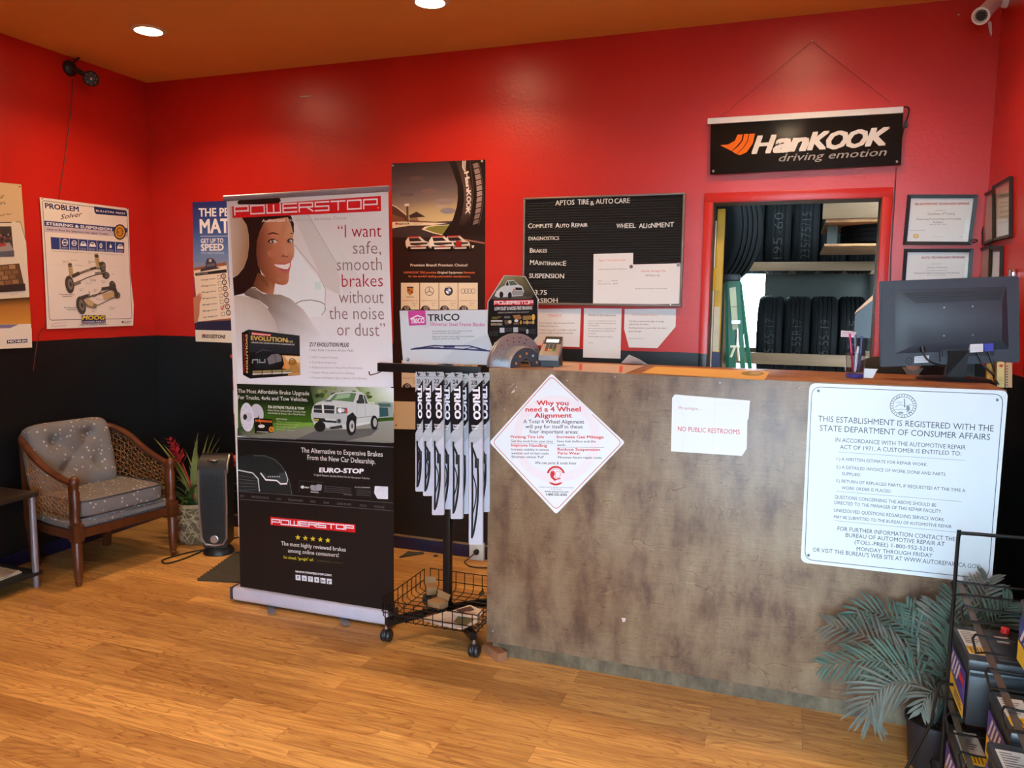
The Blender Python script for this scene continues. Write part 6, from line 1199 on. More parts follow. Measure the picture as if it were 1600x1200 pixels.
# --- heater
t = thing('tower_heater', 'black and silver tower heater standing beside the woven basket', 'heater', (.885, -.48, 0), .42)
cm2 = wm(t); Q = lambda x, y, z: cm2 @ Vector((x, y, z))
pr = [(-.078, .05), (-.088, .30), (-.090, .50), (-.080, .555), (-.045, .592), (.0, .604), (.05, .592), (.078, .55), (.085, .45), (.08, .05)]
def hw(z): return .067+.014*min(1, z/.5)
b = B(); n_ = len(pr)
for s_ in (-1, 1): pass
L_ = [b.bm.verts.new(Q(-hw(z), y, z)) for y, z in pr]; R_ = [b.bm.verts.new(Q(hw(z), y, z)) for y, z in pr]
b._f(L_); b._f(R_[::-1])
for i in range(n_): b._f([L_[i], R_[i], R_[(i+1) % n_], L_[(i+1) % n_]], True)
bmesh.ops.recalc_face_normals(b.bm, faces=b.bm.faces); bmesh.ops.bevel(b.bm, geom=[e for e in b.bm.edges if len({v in L_ for v in e.verts}) == 1 and e.is_boundary is False][:0] or [e for e in b.bm.edges], offset=.006, segments=2, affect='EDGES'); b.build('housing', M['blackp'], t)
def fy(z): return -.078-.012*min(1, (z-.05)/.3)
b = B()
edge = [(-.070, .075), (-.080, .30), (-.084, .50), (.084, .50), (.080, .30), (.070, .075), (.0, .062)]
b.tube([Q(x, fy(z)-.002, z) for x, z in [(-.078, .52), (-.078, .30), (-.070, .11), (-.05, .075), (0, .068), (.05, .075), (.070, .11), (.078, .30), (.078, .52)]], .0065, 8); b.tube([Q(.084, -.085, .50), Q(.084, -.075, .55), Q(.082, -.02, .594)], .006, 8); b.build('silver_trim', M['silver'], t)
b = B()
for k in range(26):
    z = .14+k*.0135; b.box(Q(0, fy(z)-.001, z)+Vector((-.056, -.004, -.0022)), Q(0, fy(z)-.001, z)+Vector((.056, .004, .0022)), 0, RZ(.42))
for x in (-.05, -.025, 0, .025, .05): b.hexa([Q(x-.0012, fy(.13)-.006, .13), Q(x+.0012, fy(.13)-.006, .13), Q(x+.0012, fy(.13)+.002, .13), Q(x-.0012, fy(.13)+.002, .13), Q(x-.0012, fy(.49)-.006, .49), Q(x+.0012, fy(.49)-.006, .49), Q(x+.0012, fy(.49)+.002, .49), Q(x-.0012, fy(.49)+.002, .49)])
b.build('grille', M['blackp'], t)
b = B().lathe([(.024, 0), (.024, .004), (.020, .005), (.018, .003), (.0005, .003)], Q(0, fy(.105)-.002, .105), 24, RZ(.42) @ RX(math.pi/2)); b.build('badge', M['silver'], t)
b = B(); b.ball(Q(.0, -.066, .575), .03, 14, (1.15, .75, .28)); b.build('control_button', M['silver'], t)
b = B(); b.lathe([(.085, .0), (.085, .012), (.075, .03), (.055, .052)], Q(0, .0, 0), 28, RZ(.42), 1.05, .98); b.build('foot', M['blackp'], t)
b = B(); b.tube(spline([Q(-.07, .02, .012), pZ(300, 862, .006), pZ(262, 872, .005), pZ(253, 877, .005), pZ(262, 880, .005), pZ(290, 872, .005), pZ(322, 858, .006), pZ(345, 846, .006), pZ(380, 838, .006)], 5), .0045, 6); b.build('power_cord', M['cord'], t)
# --- basket with bromeliads
bc = Vector((.60, -.335, 0)); t = thing('bromeliad_basket', 'woven basket holding strap leaved plants with red blooms behind the heater', 'plant', bc)
prof = [(.098, 0), (.112, .03), (.124, .10), (.126, .17), (.120, .235), (.126, .25), (.116, .252), (.108, .2), (.0005, .19)]
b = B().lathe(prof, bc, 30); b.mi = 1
def bs(a, z):
    for (r0, z0), (r1, z1) in zip(prof, prof[1:5]):
        if z0 <= z <= z1: r_ = r0+(r1-r0)*(z-z0)/(z1-z0); break
    else: r_ = .12
    return bc+Vector(((r_+.003)*math.cos(a), (r_+.003)*math.sin(a), z))
for k in range(120):
    a0 = rnd.random()*6.28; z0 = rnd.random()*.22+.01; da = rnd.uniform(.6, 1.3); dz = rnd.uniform(-.10, .10)
    b.tube([bs(a0+da*i/6, min(.232, max(.006, z0+dz*math.sin(math.pi*i/6)))) for i in range(7)], .0036, 5)
for k in range(5): b.tube([bs(2*math.pi*i/30, .236+k*.003)+Vector((0, 0, .002)) for i in range(30)], .006, 5, True)
b.build('basket', [M['wicker_dark'], M['wicker']], t)
def strap(b, base, az, L, w_, lean, droop, n=7):
    d = Vector((math.cos(az), math.sin(az), 0)); s_ = Vector((-d.y, d.x, 0)); p = Vector(base); el = lean; rows = []
    for i in range(n+1):
        f_ = i/n; ww = w_*(.55+.9*f_*(1-f_)*1.8)*(1-f_**3); up = Vector((0, 0, 1))*.25*ww
        rows.append((p-s_*ww+up, p-Vector((0, 0, .15*ww)), p+s_*ww+up)); el2 = el-droop*f_; p = p+(d*math.cos(el2)+Vector((0, 0, 1))*math.sin(el2))*L/n
    V = [[b.bm.verts.new(q) for q in r_] for r_ in rows]
    for i in range(n):
        for j in (0, 1): b._f([V[i][j], V[i][j+1], V[i+1][j+1], V[i+1][j]], True)
pc_ = bc+Vector((0, 0, .2))
b = B()
for k in range(26): strap(b, pc_+Vector((rnd.uniform(-.05, .05), rnd.uniform(-.05, .05), 0)), k*2.4+rnd.random(), rnd.uniform(.26, .42), rnd.uniform(.012, .019), rnd.uniform(.9, 1.4), rnd.uniform(.9, 2.2))
b.build('dark_leaves', M['leaf'], t)
b = B()
for px, py in ((312, 690), (352, 690), (282, 705), (250, 700), (305, 735), (318, 682), (325, 684), (334, 684), (298, 692), (240, 690), (330, 712), (268, 745), (345, 705)):
    e_ = pY(px, py, bc.y-.03); d = e_-pc_; strap(b, pc_+Vector((rnd.uniform(-.03, .03), 0, 0)), math.atan2(d.y, d.x), d.length*1.06, .016, math.atan2(d.z, math.hypot(d.x, d.y))+.25, .5)
b.build('pale_leaves', M['leaf2'], t)
def bloom(e0, e1, nm, n=26):
    b = B(); e0, e1 = Vector(e0), Vector(e1); ax = (e1-e0); L = ax.length; ax.normalize(); b.tube([pc_, (pc_+e0)/2+Vector((0, 0, .03)), e0], .005, 6)
    sd = ax.orthogonal().normalized(); s2 = ax.cross(sd)
    for k in range(n):
        f_ = k/n; a = k*2.4; o_ = (sd*math.cos(a)+s2*math.sin(a)); q = e0+ax*L*f_*.9; ln = .075*(1-.55*f_); tip = q+(o_*.75+ax*.66)*ln; w_ = ax.cross(o_)*ln*.26
        v = [b.bm.verts.new(x) for x in (q, (q+tip)/2-w_+o_*.004, tip, (q+tip)/2+w_+o_*.004)]; b._f(v, True)
    b.build(nm, M['bloom'], t)
bloom(pY(285, 724, bc.y-.06), pY(263, 681, bc.y-.06), 'red_bloom'); bloom(pY(357, 729, bc.y-.02), pY(366, 713, bc.y-.02), 'red_bloom', 18)
# --- rubber mat
m0 = pZ(309, 908); m1 = pZ(371, 864); m2 = m0+(pZ(420, 914)-m0).normalized()*.72
u_ = (m2-m0); v_ = (m1-m0); pts = []
for i in range(14):
    for q in ((0, 0), (.012, .5)): pts.append(m1-v_*((i+q[1])/14)+u_.normalized()*(-q[0] if q[0] else 0))
pts.append(m0); pts += [m0+u_, m0+u_+v_, m1]
b = B().prism([p+Vector((0, 0, .001)) for p in pts[:-1]], (0, 0, .009)); tag(b.build('floor_mat', M['mat']), 'grey puzzle edged rubber mat on the floor behind the banner stand', 'mat')
# --- low table with magazines
t = thing('side_table', 'low black table with round silver legs beside the armchair', 'table', (.23, -1.6, 0))
tx0, tx1, ty0, ty1, tz = .045, .415, -2.15, -1.262, .505
b = B().box((tx0, ty0, tz-.024), (tx1, ty1, tz), .003); b.build('table_top', mat('dark_walnut_top', (52, 42, 36), .3, 0, .2, 5), t)
b = B().box((tx0+.02, ty0+.02, .062), (tx1-.005, ty1+.004, .080), .002); b.build('shelf', M['blackp'], t)
for x in (tx0+.03, tx1-.024):
    for y in (ty0+.03, ty1-.022): b = B().lathe([(.016, 0), (.016, .04), (.0165, .0405), (.0165, tz-.0245)], (x, y, 0), 18); b.build('leg', M['grey_al'], t)
b = B().box((tx0+.005, ty0+.05, .081), (tx0+.016, ty1-.045, tz-.025)); b.build('back_panel', M['blackp'], t)
for k, (x, y, a, w_, d_, h_, c_, lb) in enumerate(((.25, -1.47, .06, .21, .275, .006, (206, 194, 178), 'lowest magazine in the pile on the low table shelf'), (.24, -1.46, -.05, .205, .27, .005, (226, 214, 196), 'middle magazine in the pile on the low table shelf'), (.26, -1.48, .16, .20, .265, .005, (200, 184, 164), 'topmost magazine in the pile on the low table shelf'), (.13, -1.37, .5, .07, .10, .012, (196, 160, 130), 'small folded booklet on the pile of magazines'))):
    z = (.081, .0875, .093, .0985)[k]; b = B().box((x-w_/2, y-d_/2, z), (x+w_/2, y+d_/2, z+h_), .0015, RZ(a))
    o = b.build('magazine', mat('magazine_cover', c_, .35, 0, .45, 16)); tag(o, lb, 'magazine', 'magazines on the low table')
g = Art((.20, -1.452, 0), (.30, .95, 0), (-.10, .03, .99)); g.local = True; z_ = tz+.001; g.O = Vector((.20, -1.50, z_)); g.sheet([(-.16, 0), (.052, 0), (.030, .30), (-.16, .30)], (196, 148, 76), .004); g.poly([(-.1, .1), (.04, .05), (.035, .2), (-.1, .24)], (84, 110, 60)); g.poly([(-.1, .02), (.045, .015), (.043, .06), (-.1, .08)], (220, 180, 100)); tag(g.build('brochure', M['gloss']), 'yellow and green brochure propped up on the low table', 'brochure')
# --- fire extinguisher on the wall behind the banner
e = pY(379, 640, -.075); t = thing('fire_extinguisher', 'red fire extinguisher on the wall mostly hidden by the banner stand', 'fire extinguisher', (e.x, e.y, .70))
b = B().lathe([(.05, .70), (.056, .71), (.056, 1.02), (.05, 1.05), (.022, 1.085), (.02, 1.10), (.0005, 1.10)], (e.x, e.y, 0), 24); b.build('cylinder', M['red'], t)
b = B().lathe([(.0565, .78), (.0565, .93)], (e.x, e.y, 0), 24); b.build('label', M['white'], t)
zt = pY(363, 557, -.075).z; xl = pY(358.5, 557, -.075).x; b = B(); b.box((xl+.02, e.y-.012, zt-.012), (e.x+.05, e.y+.012, zt+.012), .006); b.ball((xl+.02, e.y, zt), .0125, 10); b.build('handle', M['red'], t)
b = B(); b.lathe([(.02, 1.10), (.018, zt-.012)], (e.x, e.y, 0), 14); b.box((e.x-.02, e.y+.0565, .8), (e.x+.02, -.0005, .86)); b.build('valve', M['black'], t)
# --- wall socket adapter and cord
t = thing('power_adapter', 'white plug-in adapter with a black plug on the skirting by the counter', 'adapter', pY(748, 862, 0))
a0 = pY(737, 872, 0); a1 = pY(760, 846, 0); b = B().box((a0.x, -.045, a0.z), (a1.x, -.0145, a1.z), .008); b.build('body', M['offwhite'], t)
c_ = pY(745, 862, -.046); b = B().lathe([(.016, 0), (.016, .018), (.008, .03), (.004, .045)], c_, 16, RX(math.pi/2)); b.tube(spline([c_+Vector((0, -.04, 0)), c_+Vector((-.03, -.06, -.03)), pZ(726, 878, .006), pZ(735, 885, .005), pZ(757, 887, .005), pZ(790, 885, .005)], 5), .0035, 6); b.build('plug', M['cord'], t)
b = B().prism([pZ(x, y, .001) for x, y in ((624, 872), (630, 868.5), (638, 863), (650, 864), (661.5, 864), (662, 866), (648, 868))], (0, 0, .008)); tag(b.build('rubber_scrap', M['mat']), 'triangular torn rubber scrap on the floor near the back skirting', 'scrap')
b = B().prism([pZ(x, y, .001) for x, y in ((677, 870), (680, 868), (684, 868.5), (684, 870.5))], (0, 0, .006)); tag(b.build('rubber_scrap', M['mat']), 'tiny dark crumb of rubber on the floor behind the rack pole', 'scrap')
b = B().prism([pZ(x, y, .001) for x, y in ((748, 929), (755, 921), (757, 929))], (0, 0, .006)); tag(b.build('rubber_scrap', M['mat']), 'small dark triangular scrap on the floor beside the counter end', 'scrap')

# ================================================================ PALM AND BATTERY RACK
pb = Vector((4.560, -1.405, 0)); t = thing('potted_palm', 'artificial palm with dusty fronds in a dark pot in front of the counter', 'potted palm', pb)
b = B().lathe([(.068, 0), (.072, .005), (.084, .150), (.090, .152), (.090, .166), (.078, .166), (.075, .13), (.0005, .125)], pb, 32); b.build('pot', M['pot'], t)
b = B().lathe([(.075, .128), (.05, .138), (.0005, .142)], pb, 20); b.build('soil', M['soil'], t)
b = B()
for k in range(9): strap(b, pb+Vector((rnd.uniform(-.03, .03), rnd.uniform(-.03, .03), .135)), rnd.random()*6.28, .06, .006, .9, 1.6, 4)
b.build('moss', M['palm'], t)
def frond(pts, ll, col, n=24, start=.22, side=1.):
    n = int(n*.8)
    P = spline(pts, 12); b = B(); k = len(P); b.tube(P, [.0042-.0032*i/k for i in range(k)], 6)
    tot = k-1
    for i in range(n):
        f_ = start+(1-start)*i/(n-1); j = f_*tot; a = int(min(j, tot-1)); p = P[a].lerp(P[min(a+1, tot)], j-a); ax = (P[min(a+2, tot)]-P[max(a-1, 0)]).normalized()
        vw = (CC-p).normalized(); sd = ax.cross(vw).normalized(); nm = sd.cross(ax).normalized()
        ln = ll*(.55+.75*math.sin(math.pi*min(1, .18+.8*(f_-start)/(1-start))))*rnd.uniform(1.05, 1.35)
        for s_ in (-1, 1):
            d = (ax*(.55+.5*f_)+sd*s_*side*(1-.25*f_)+nm*rnd.uniform(-.25, .35)).normalized(); dr = Vector((0, 0, -1))*ln*.22*rnd.uniform(.3, 1.3)
            w_ = ax.cross(d).cross(d).normalized()*(.0058 if ll > .1 else .0052); mid = p+d*ln*.45+dr*.2; mid2 = p+d*ln*.75+dr*.6; tip = p+d*ln+dr
            v = [b.bm.verts.new(q) for q in (p-w_*.4, mid-w_, mid2-w_*.8, tip, mid2+w_*.8, mid+w_, p+w_*.4)]
            c0, c1, c2 = [b.bm.verts.new(q+nm*.0022) for q in (p, mid, mid2)]
            b._f([v[0], v[1], c1, c0], True); b._f([v[1], v[2], c2, c1], True); b._f([v[2], v[3], c2], True); b._f([c2, v[3], v[4]], True); b._f([c1, c2, v[4], v[5]], True); b._f([c0, c1, v[5], v[6]], True)
    b.build('frond', col, t, 80)
q_ = lambda x, y, yy: pY(1260+x/3., 800+y/3., yy)
bs_ = pb+Vector((0, 0, .14))
frond([bs_, q_(560, 770, -1.42), q_(430, 680, -1.40), q_(280, 585, -1.36), q_(110, 530, -1.30)], .085, M['palm2'], 26, .24)
frond([bs_, q_(540, 780, -1.44), q_(440, 715, -1.46), q_(290, 695, -1.46), q_(90, 715, -1.44)], .075, M['palm'], 26, .28)
frond([bs_, q_(590, 770, -1.38), q_(530, 630, -1.34), q_(430, 520, -1.30), q_(300, 465, -1.28), q_(200, 500, -1.27)], .072, M['palm'], 26, .3)
frond([bs_, q_(580, 850, -1.46), q_(470, 800, -1.50), q_(370, 815, -1.52), q_(290, 900, -1.52), q_(300, 985, -1.52)], .075, M['palm2'], 24, .28)
frond([bs_, q_(610, 780, -1.38), q_(580, 640, -1.34), q_(530, 540, -1.30), q_(470, 440, -1.26)], .068, M['palm'], 22, .34)
frond([bs_, q_(640, 780, -1.40), q_(640, 640, -1.36), q_(620, 540, -1.32), q_(600, 430, -1.30)], .075, M['palm2'], 22, .3)
frond([bs_, q_(660, 780, -1.42), q_(690, 640, -1.42), q_(700, 520, -1.40), q_(690, 380, -1.36)], .08, M['palm'], 24, .3)
frond([bs_, q_(690, 760, -1.36), q_(760, 600, -1.32), q_(810, 460, -1.28), q_(850, 320, -1.26)], .08, M['palm2'], 24, .34)
frond([bs_, q_(700, 780, -1.38), q_(800, 640, -1.34), q_(880, 520, -1.32), q_(960, 430, -1.30)], .075, M['palm'], 24, .34)
frond([bs_, q_(650, 830, -1.46), q_(690, 800, -1.5), q_(740, 830, -1.52), q_(770, 930, -1.54)], .07, M['palm'], 18, .25)
frond([bs_, q_(620, 860, -1.47), q_(600, 840, -1.50), q_(560, 870, -1.53), q_(540, 930, -1.54)], .05, M['palm2'], 14, .25)
frond([bs_, q_(620, 800, -1.44), q_(650, 700, -1.47), q_(700, 640, -1.49), q_(730, 560, -1.50)], .07, M['palm'], 20, .3)

t = thing('battery_rack', 'black wire battery rack standing by the side wall', 'display rack', (4.69, -1.98, 0))
RX0, RX1, RY1, RY0 = 4.545, 4.850, -1.64, -2.42
b = B(); b.tube(spline([(RX0, RY1, .015), (RX0, RY1, .5), (RX0, RY1, .835), (RX0+.006, RY1, .853), (RX0+.03, RY1, .858), (RX1-.03, RY1, .858), (RX1, RY1, .83), (RX1, RY1, .015)], 6), .0055, 8); b.build('back_frame', M['wire'], t)
for x, s_ in ((RX0, -1), (RX1, 1)):
    b = B(); fo = pY(1405, 1222, -1.90) if s_ < 0 else Vector((RX1-.012, -1.9, .0)); fo.z = .008 if s_ > 0 else fo.z
    if s_ < 0: b.tube([Vector((x+.012, RY1-.012, .398)), Vector((x-.02, RY1-.02, .402)), Vector((x-.032, RY1-.03, .385)), pY(1455, 1130, -1.76), pY(1420, 1193, -1.84), pY(1393, 1245, -1.90), Vector((pY(1393, 1245, -1.9).x-.05, -1.98, .01))], .0048, 8)
    else: b.tube([(x, RY1, .40), (x, -2.0, .2), (x, RY0, .01)], .0048, 8)
    b.build('leg', M['wire'], t)
def shelf(ya, za, yb, zb, nm, n, rail=True):
    b = B(); f = lambda y: za+(zb-za)*(y-ya)/(yb-ya)
    for x in (RX0+.014, RX1-.014): b.hexa([Vector(q) for q in ((x-.008, ya, za-.003), (x+.008, ya, za-.003), (x+.008, yb, zb-.003), (x-.008, yb, zb-.003), (x-.008, ya, za), (x+.008, ya, za), (x+.008, yb, zb), (x-.008, yb, zb))])
    b.build(nm+'_rail', M['wire_grey'], t)
    b = B(); ys = [ya+(yb-ya)*(i+.15)/n for i in range(n)]
    for i in range(0, n-1, 2):
        y0_, y1_ = ys[i], ys[i+1]; z0_, z1_ = f(y0_)+.003, f(y1_)+.003
        b.tube([(RX1, y0_, z0_), (RX0+.03, y0_, z0_), (RX0-.002, y0_, z0_+.004), (RX0-.012, y0_-.02, z0_+.0), (RX0-.010, y1_+.02, z1_-.012), (RX0+.005, y1_, z1_), (RX0+.03, y1_, z1_), (RX1, y1_, z1_)], .0032, 6)
    b.build(nm+'_wires', M['wire'], t)
shelf(RY1+.02, .705, -2.40, .605, 'upper_shelf', 10); shelf(-1.50, .338, RY0, .262, 'middle_shelf', 10); shelf(-1.50, .078, RY0, .078, 'lower_shelf', 8)
def battery(x, y1, z, w_, d_, h_, label, hue=(76, 58, 150), handle=False, rcap=False, rz=0.):
    t2 = thing('car_battery', label, 'car battery', (x+w_/2, y1-d_/2, z), rz, 'car batteries on the wire rack'); m_ = wm(t2); c = lambda a, e_, h: m_ @ Vector((a*w_/2, e_*d_/2, h*h_))
    R_ = RZ(rz); b = B(); b.box((-w_/2+.004, -d_/2+.004, 0), (w_/2-.004, d_/2-.004, h_*.83), .006); b.box((-w_/2+.008, -d_/2+.001, h_*.74), (w_/2-.008, -d_/2+.006, h_*.79)); b.bm.transform(m_); b.build('case', M['batt'], t2)
    b = B(); b.box((-w_/2, -d_/2, h_*.83), (w_/2, d_/2, h_*.985), .006); b.box((-w_*.05, -d_*.42, h_*.98), (w_*.34, d_*.42, h_*1.0), .003); b.bm.transform(m_); b.build('lid', M['batt'], t2)
    g = Art(m_ @ Vector((-w_*.27, 0, h_*.987)), R_ @ Vector((1, 0, 0)), R_ @ Vector((0, 1, 0))); g.local = True; a, e_ = w_*.17, d_*.34
    g.sheet([(-a, -e_), (a, -e_), (a, e_), (-a, e_)], (206, 206, 204), .0004); g.poly([(-a, -e_), (a, -e_), (a, -e_*.35), (-a, -e_*.35)], (224, 178, 46))
    for k in range(7): g.poly([(-a*.8, e_*(.86-k*.15)), (a*(.1+.7*((k*37) % 10)/10), e_*(.86-k*.15)), (a*(.1+.7*((k*37) % 10)/10), e_*(.80-k*.15)), (-a*.8, e_*(.80-k*.15))], (96, 96, 104))
    for k in range(5): g.poly([(-a*.75+k*a*.3, -e_*.9), (-a*.62+k*a*.3, -e_*.9), (-a*.62+k*a*.3, -e_*.5), (-a*.75+k*a*.3, -e_*.5)], (110, 84, 20))
    g.build('sticker', M['gloss'], t2)
    g = Art(m_ @ Vector((w_*.2, d_*.15, h_*1.0015)), R_ @ Vector((1, 0, 0)), R_ @ Vector((0, 1, 0))); g.local = True; g.sheet([(-.022, -.03), (.022, -.03), (.022, .03), (-.022, .03)], (48, 48, 52), .0003); [g.poly([(-.019, .026-k*.009), (.018-.004*(k % 3), .026-k*.009), (.018-.004*(k % 3), .021-k*.009), (-.019, .021-k*.009)], (190, 190, 194)) for k in range(6)]; g.build('warning_label', M['gloss'], t2)
    g = Art(m_ @ Vector((-w_/2-.0006, 0, h_*.40)), R_ @ Vector((0, -1, 0)), (0, 0, 1)); g.local = True; a, e_ = d_*.44, h_*.34
    g.sheet([(-a, -e_), (a, -e_), (a, e_), (-a, e_)], hue, .0004); g.poly([(-a, -e_), (a, -e_), (a, -e_*.45), (-a, -e_*.1)], (228, 186, 40))
    for k in range(4): g.poly([(-a*.9+k*a*.28, -e_*.0), (-a*.76+k*a*.28, e_*.0), (-a*.42+k*a*.28, e_*.85), (-a*.56+k*a*.28, e_*.85)], (232, 228, 236))
    g.poly([(a*.3, e_*.3), (a*.9, e_*.3), (a*.9, e_*.6), (a*.3, e_*.6)], (206, 44, 50)); [g.poly([(-a*.1, -e_*(.82-k*.14)), (a*(.85-.12*k), -e_*(.82-k*.14)), (a*(.85-.12*k), -e_*(.75-k*.14)), (-a*.1, -e_*(.75-k*.14))], (70, 60, 60)) for k in range(3)]; g.build('side_label', M['gloss'], t2)
    for sy, m2 in ((.40, M['red'] if rcap else M['dgrey']), (-.40, M['dgrey'])): b = B().lathe([(.012, 0), (.0115, h_*.09), (.009, h_*.1), (.0003, h_*.1)], c(.62, sy*2, .985), 14); b.build('terminal_cap', m2, t2)
    if handle: b = B(); b.box((w_*.30, -d_*.30, h_*1.0), (w_*.40, d_*.30, h_*1.07), .004); b.bm.transform(m_); b.build('handle', M['blackp'], t2)
    return t2
battery(4.562, -1.535, .347, .172, .262, .198, 'car battery on the middle shelf nearest the palm', rcap=True)
battery(4.600, -1.872, .311, .172, .225, .188, 'car battery with a black handle on the middle shelf between two others', handle=True)
battery(4.546, -2.118, .290, .172, .225, .190, 'car battery with a yellow sticker at the front of the middle shelf')
battery(4.548, -1.655, .084, .172, .262, .198, 'car battery with a long sticker on the bottom shelf beside the dark pot')
battery(4.610, -2.045, .658, .172, .255, .16, 'car battery with a blue side label on top of the upper shelf', (44, 60, 140))
# ================================================================ WORKSHOP BEYOND THE DOORWAY
b = B(); b.box((3.656, .128, BH), (3.694, .165, 2.012), .002); b.mi = 1; b.box((3.657, .1285, 0), (3.693, .1645, BH-.0005)); o = b.build('trim_2', [M['yellow'], M['blue']], kind='structure')
b = B(); b.box((3.646, .118, 1.585), (3.690, .1275, 1.705), .001); b.tube([(3.650, .116, 1.585), (3.650, .116, 1.705)], .006, 8); h_ = b.build('hinge', M['yellow'], o)
b = B(); b.tube([(3.6485+.02, .147, .05), (3.6485, .122, 1.2), (3.6485, .122, 1.95)], .006, 8); tag(b.build('conduit', M['white']), 'thin white pipe running up inside the doorway edge', 'pipe')
b = B(); b.box((3.657, .1255, 1.262), (3.689, .1277, 1.50)); tag(b.build('tape_strip', M['cream']), 'cream strip of tape on the yellow doorway post', 'tape')
TP = [(.0, .0)]
def tyre(c, R, w_, axis_rot, label, chalk=None, group='tires on the workshop racks', arc=None):
    t2 = thing('tire', label, 'tire', (c[0], c[1], c[2]-R), 0, group); c = Vector(c); h = w_/2
    prof = [(R*.60, -h*.80), (R*.66, -h*.94), (R*.80, -h*1.0), (R*.93, -h*.94), (R*.985, -h*.80), (R*.998, -h*.60)]
    for k in range(4):
        x = -h*.48+k*h*.32; prof += [(R, x-h*.10), (R-.008, x-h*.07), (R-.008, x+h*.0), (R, x+h*.03)]
    prof += [(R*.998, h*.60), (R*.985, h*.80), (R*.93, h*.94), (R*.80, h*1.0), (R*.66, h*.94), (R*.60, h*.80)]
    b = B(); n = 48; V = []
    for i in range(n):
        a = 2*math.pi*i/n; V.append([b.bm.verts.new(c+axis_rot @ Vector((x, r*math.cos(a), r*math.sin(a)))) for r, x in prof])
    for i in range(n):
        for j in range(len(prof)-1): b._f([V[i][j], V[i][j+1], V[(i+1) % n][j+1], V[(i+1) % n][j]], True)
        b._f([V[i][-1], V[i][0], V[(i+1) % n][0], V[(i+1) % n][-1]], True)
    bmesh.ops.recalc_face_normals(b.bm, faces=b.bm.faces); b.build('casing', M['rubber'], t2)
    if chalk:
        vs, fs, x0, x1 = glyphs(chalk, -.03, 0.); L = R*1.15; b = B(); sx = L/(x1-x0); sy = w_*.34/.71
        V = [b.bm.verts.new(c+axis_rot @ Vector(((-(y*sy)+w_*.17), -(R+.0015)*math.cos(((x-x0)*sx-L*.62)/R), (R+.0015)*math.sin(((x-x0)*sx-L*.62)/R)))) for x, y in vs]
        for f in fs: b._f([V[i] for i in f])
        b.build('chalk_mark', mat('chalk', (48, 47, 43), .9) if 'chalk' not in bpy.data.materials else bpy.data.materials['chalk'], t2)
    return t2
I3 = Matrix.Identity(3)
for k, (x, ck) in enumerate(((3.885, '245-65-17'), (4.083, '215-55R17'), (4.281, '225-55-19'), (4.479, '205-65'))): tyre((x, 2.50, 1.272), .312, .196, I3, 'black tire standing on the lower rack, %s from the ladder side' % ('first', 'second', 'third', 'fourth')[k], ck)
for k, (x, ck) in enumerate(((3.715, '185-65'), (3.915, '195-60'), (4.115, '235/75/15'), (4.315, None), (4.515, None))): tyre((x, 2.50, 2.075), .318, .196, I3, 'black tire standing on the upper rack, %s from the ladder side' % ('first', 'second', 'third', 'fourth', 'fifth')[k], ck)
tyre((3.585, 1.15, 1.98), .33, .22, RZ(.65), 'worn tire hung behind the yellow post')
def beam(nm, a, c, label): b = B().box(a, c, .003); return tag(b.build(nm, M['lumber']), label, 'beam')
zu0, zu1 = pY(1250, 423, 2.14).z, pY(1250, 409, 2.14).z; zl0, zl1 = pY(1250, 571, 2.14).z, pY(1250, 553, 2.14).z
t = thing('tire_rack', 'timber tire rack with two tiers in the workshop', 'rack', (4.1, 2.5, 0))
for z0_, z1_, nm in ((zu0, zu1, 'upper_rail'), (zl0, zl1, 'lower_rail')):
    b = B().box((3.58, 2.135, z0_), (4.70, 2.172, z1_), .003); b.build(nm, M['lumber'], t); b = B().box((3.58, 2.83, z0_), (4.70, 2.87, z1_), .003); b.build(nm, M['lumber'], t)
for x in (3.56, 4.66):
    for y in (2.13, 2.83): b = B().box((x if x > 4 else x-.02, y, 0), (x+.045, y+.042, 2.6), .003) if y > 2.5 else B().box((x if x > 4 else x-.02, y+.043, 0), (x+.045, y+.085, 1.9 if x < 4 else 1.8), .003); b.build('post', M['lumber'], t)
# plywood shelf at the right with a tire lying in it
t = thing('overhead_shelf', 'plywood overhead shelf seen through the top corner of the doorway', 'shelf', (4.75, 1.6, 1.85))
f0 = pY(1285, 342, 1.0); f1 = pY(1285, 319, 1.0)
b = B().box((f0.x, 1.0, f0.z), (5.4, 1.02, f1.z+.05), .001); b.build('fascia', M['lumber'], t)
zb2 = pY(1290, 381, 1.0).z; b = B().box((pY(1288, 381, 1.0).x, 1.0, zb2-.015), (5.4, 1.9, zb2), .001); b.build('bottom_board', M['plytop'], t)
b = B().box((f0.x+.02, 1.02, f0.z-.02), (5.4, 1.9, f0.z), .001); b.build('top_board', M['plytop'], t)
b = B().box((f0.x+.04, 1.25, zb2), (f0.x+.10, 1.29, f0.z-.021)); b.build('support', M['wshop'], t)
tyre((4.62, 1.42, zb2+.095), .30, .17, RY(math.pi/2), 'tire lying flat inside the plywood overhead shelf')
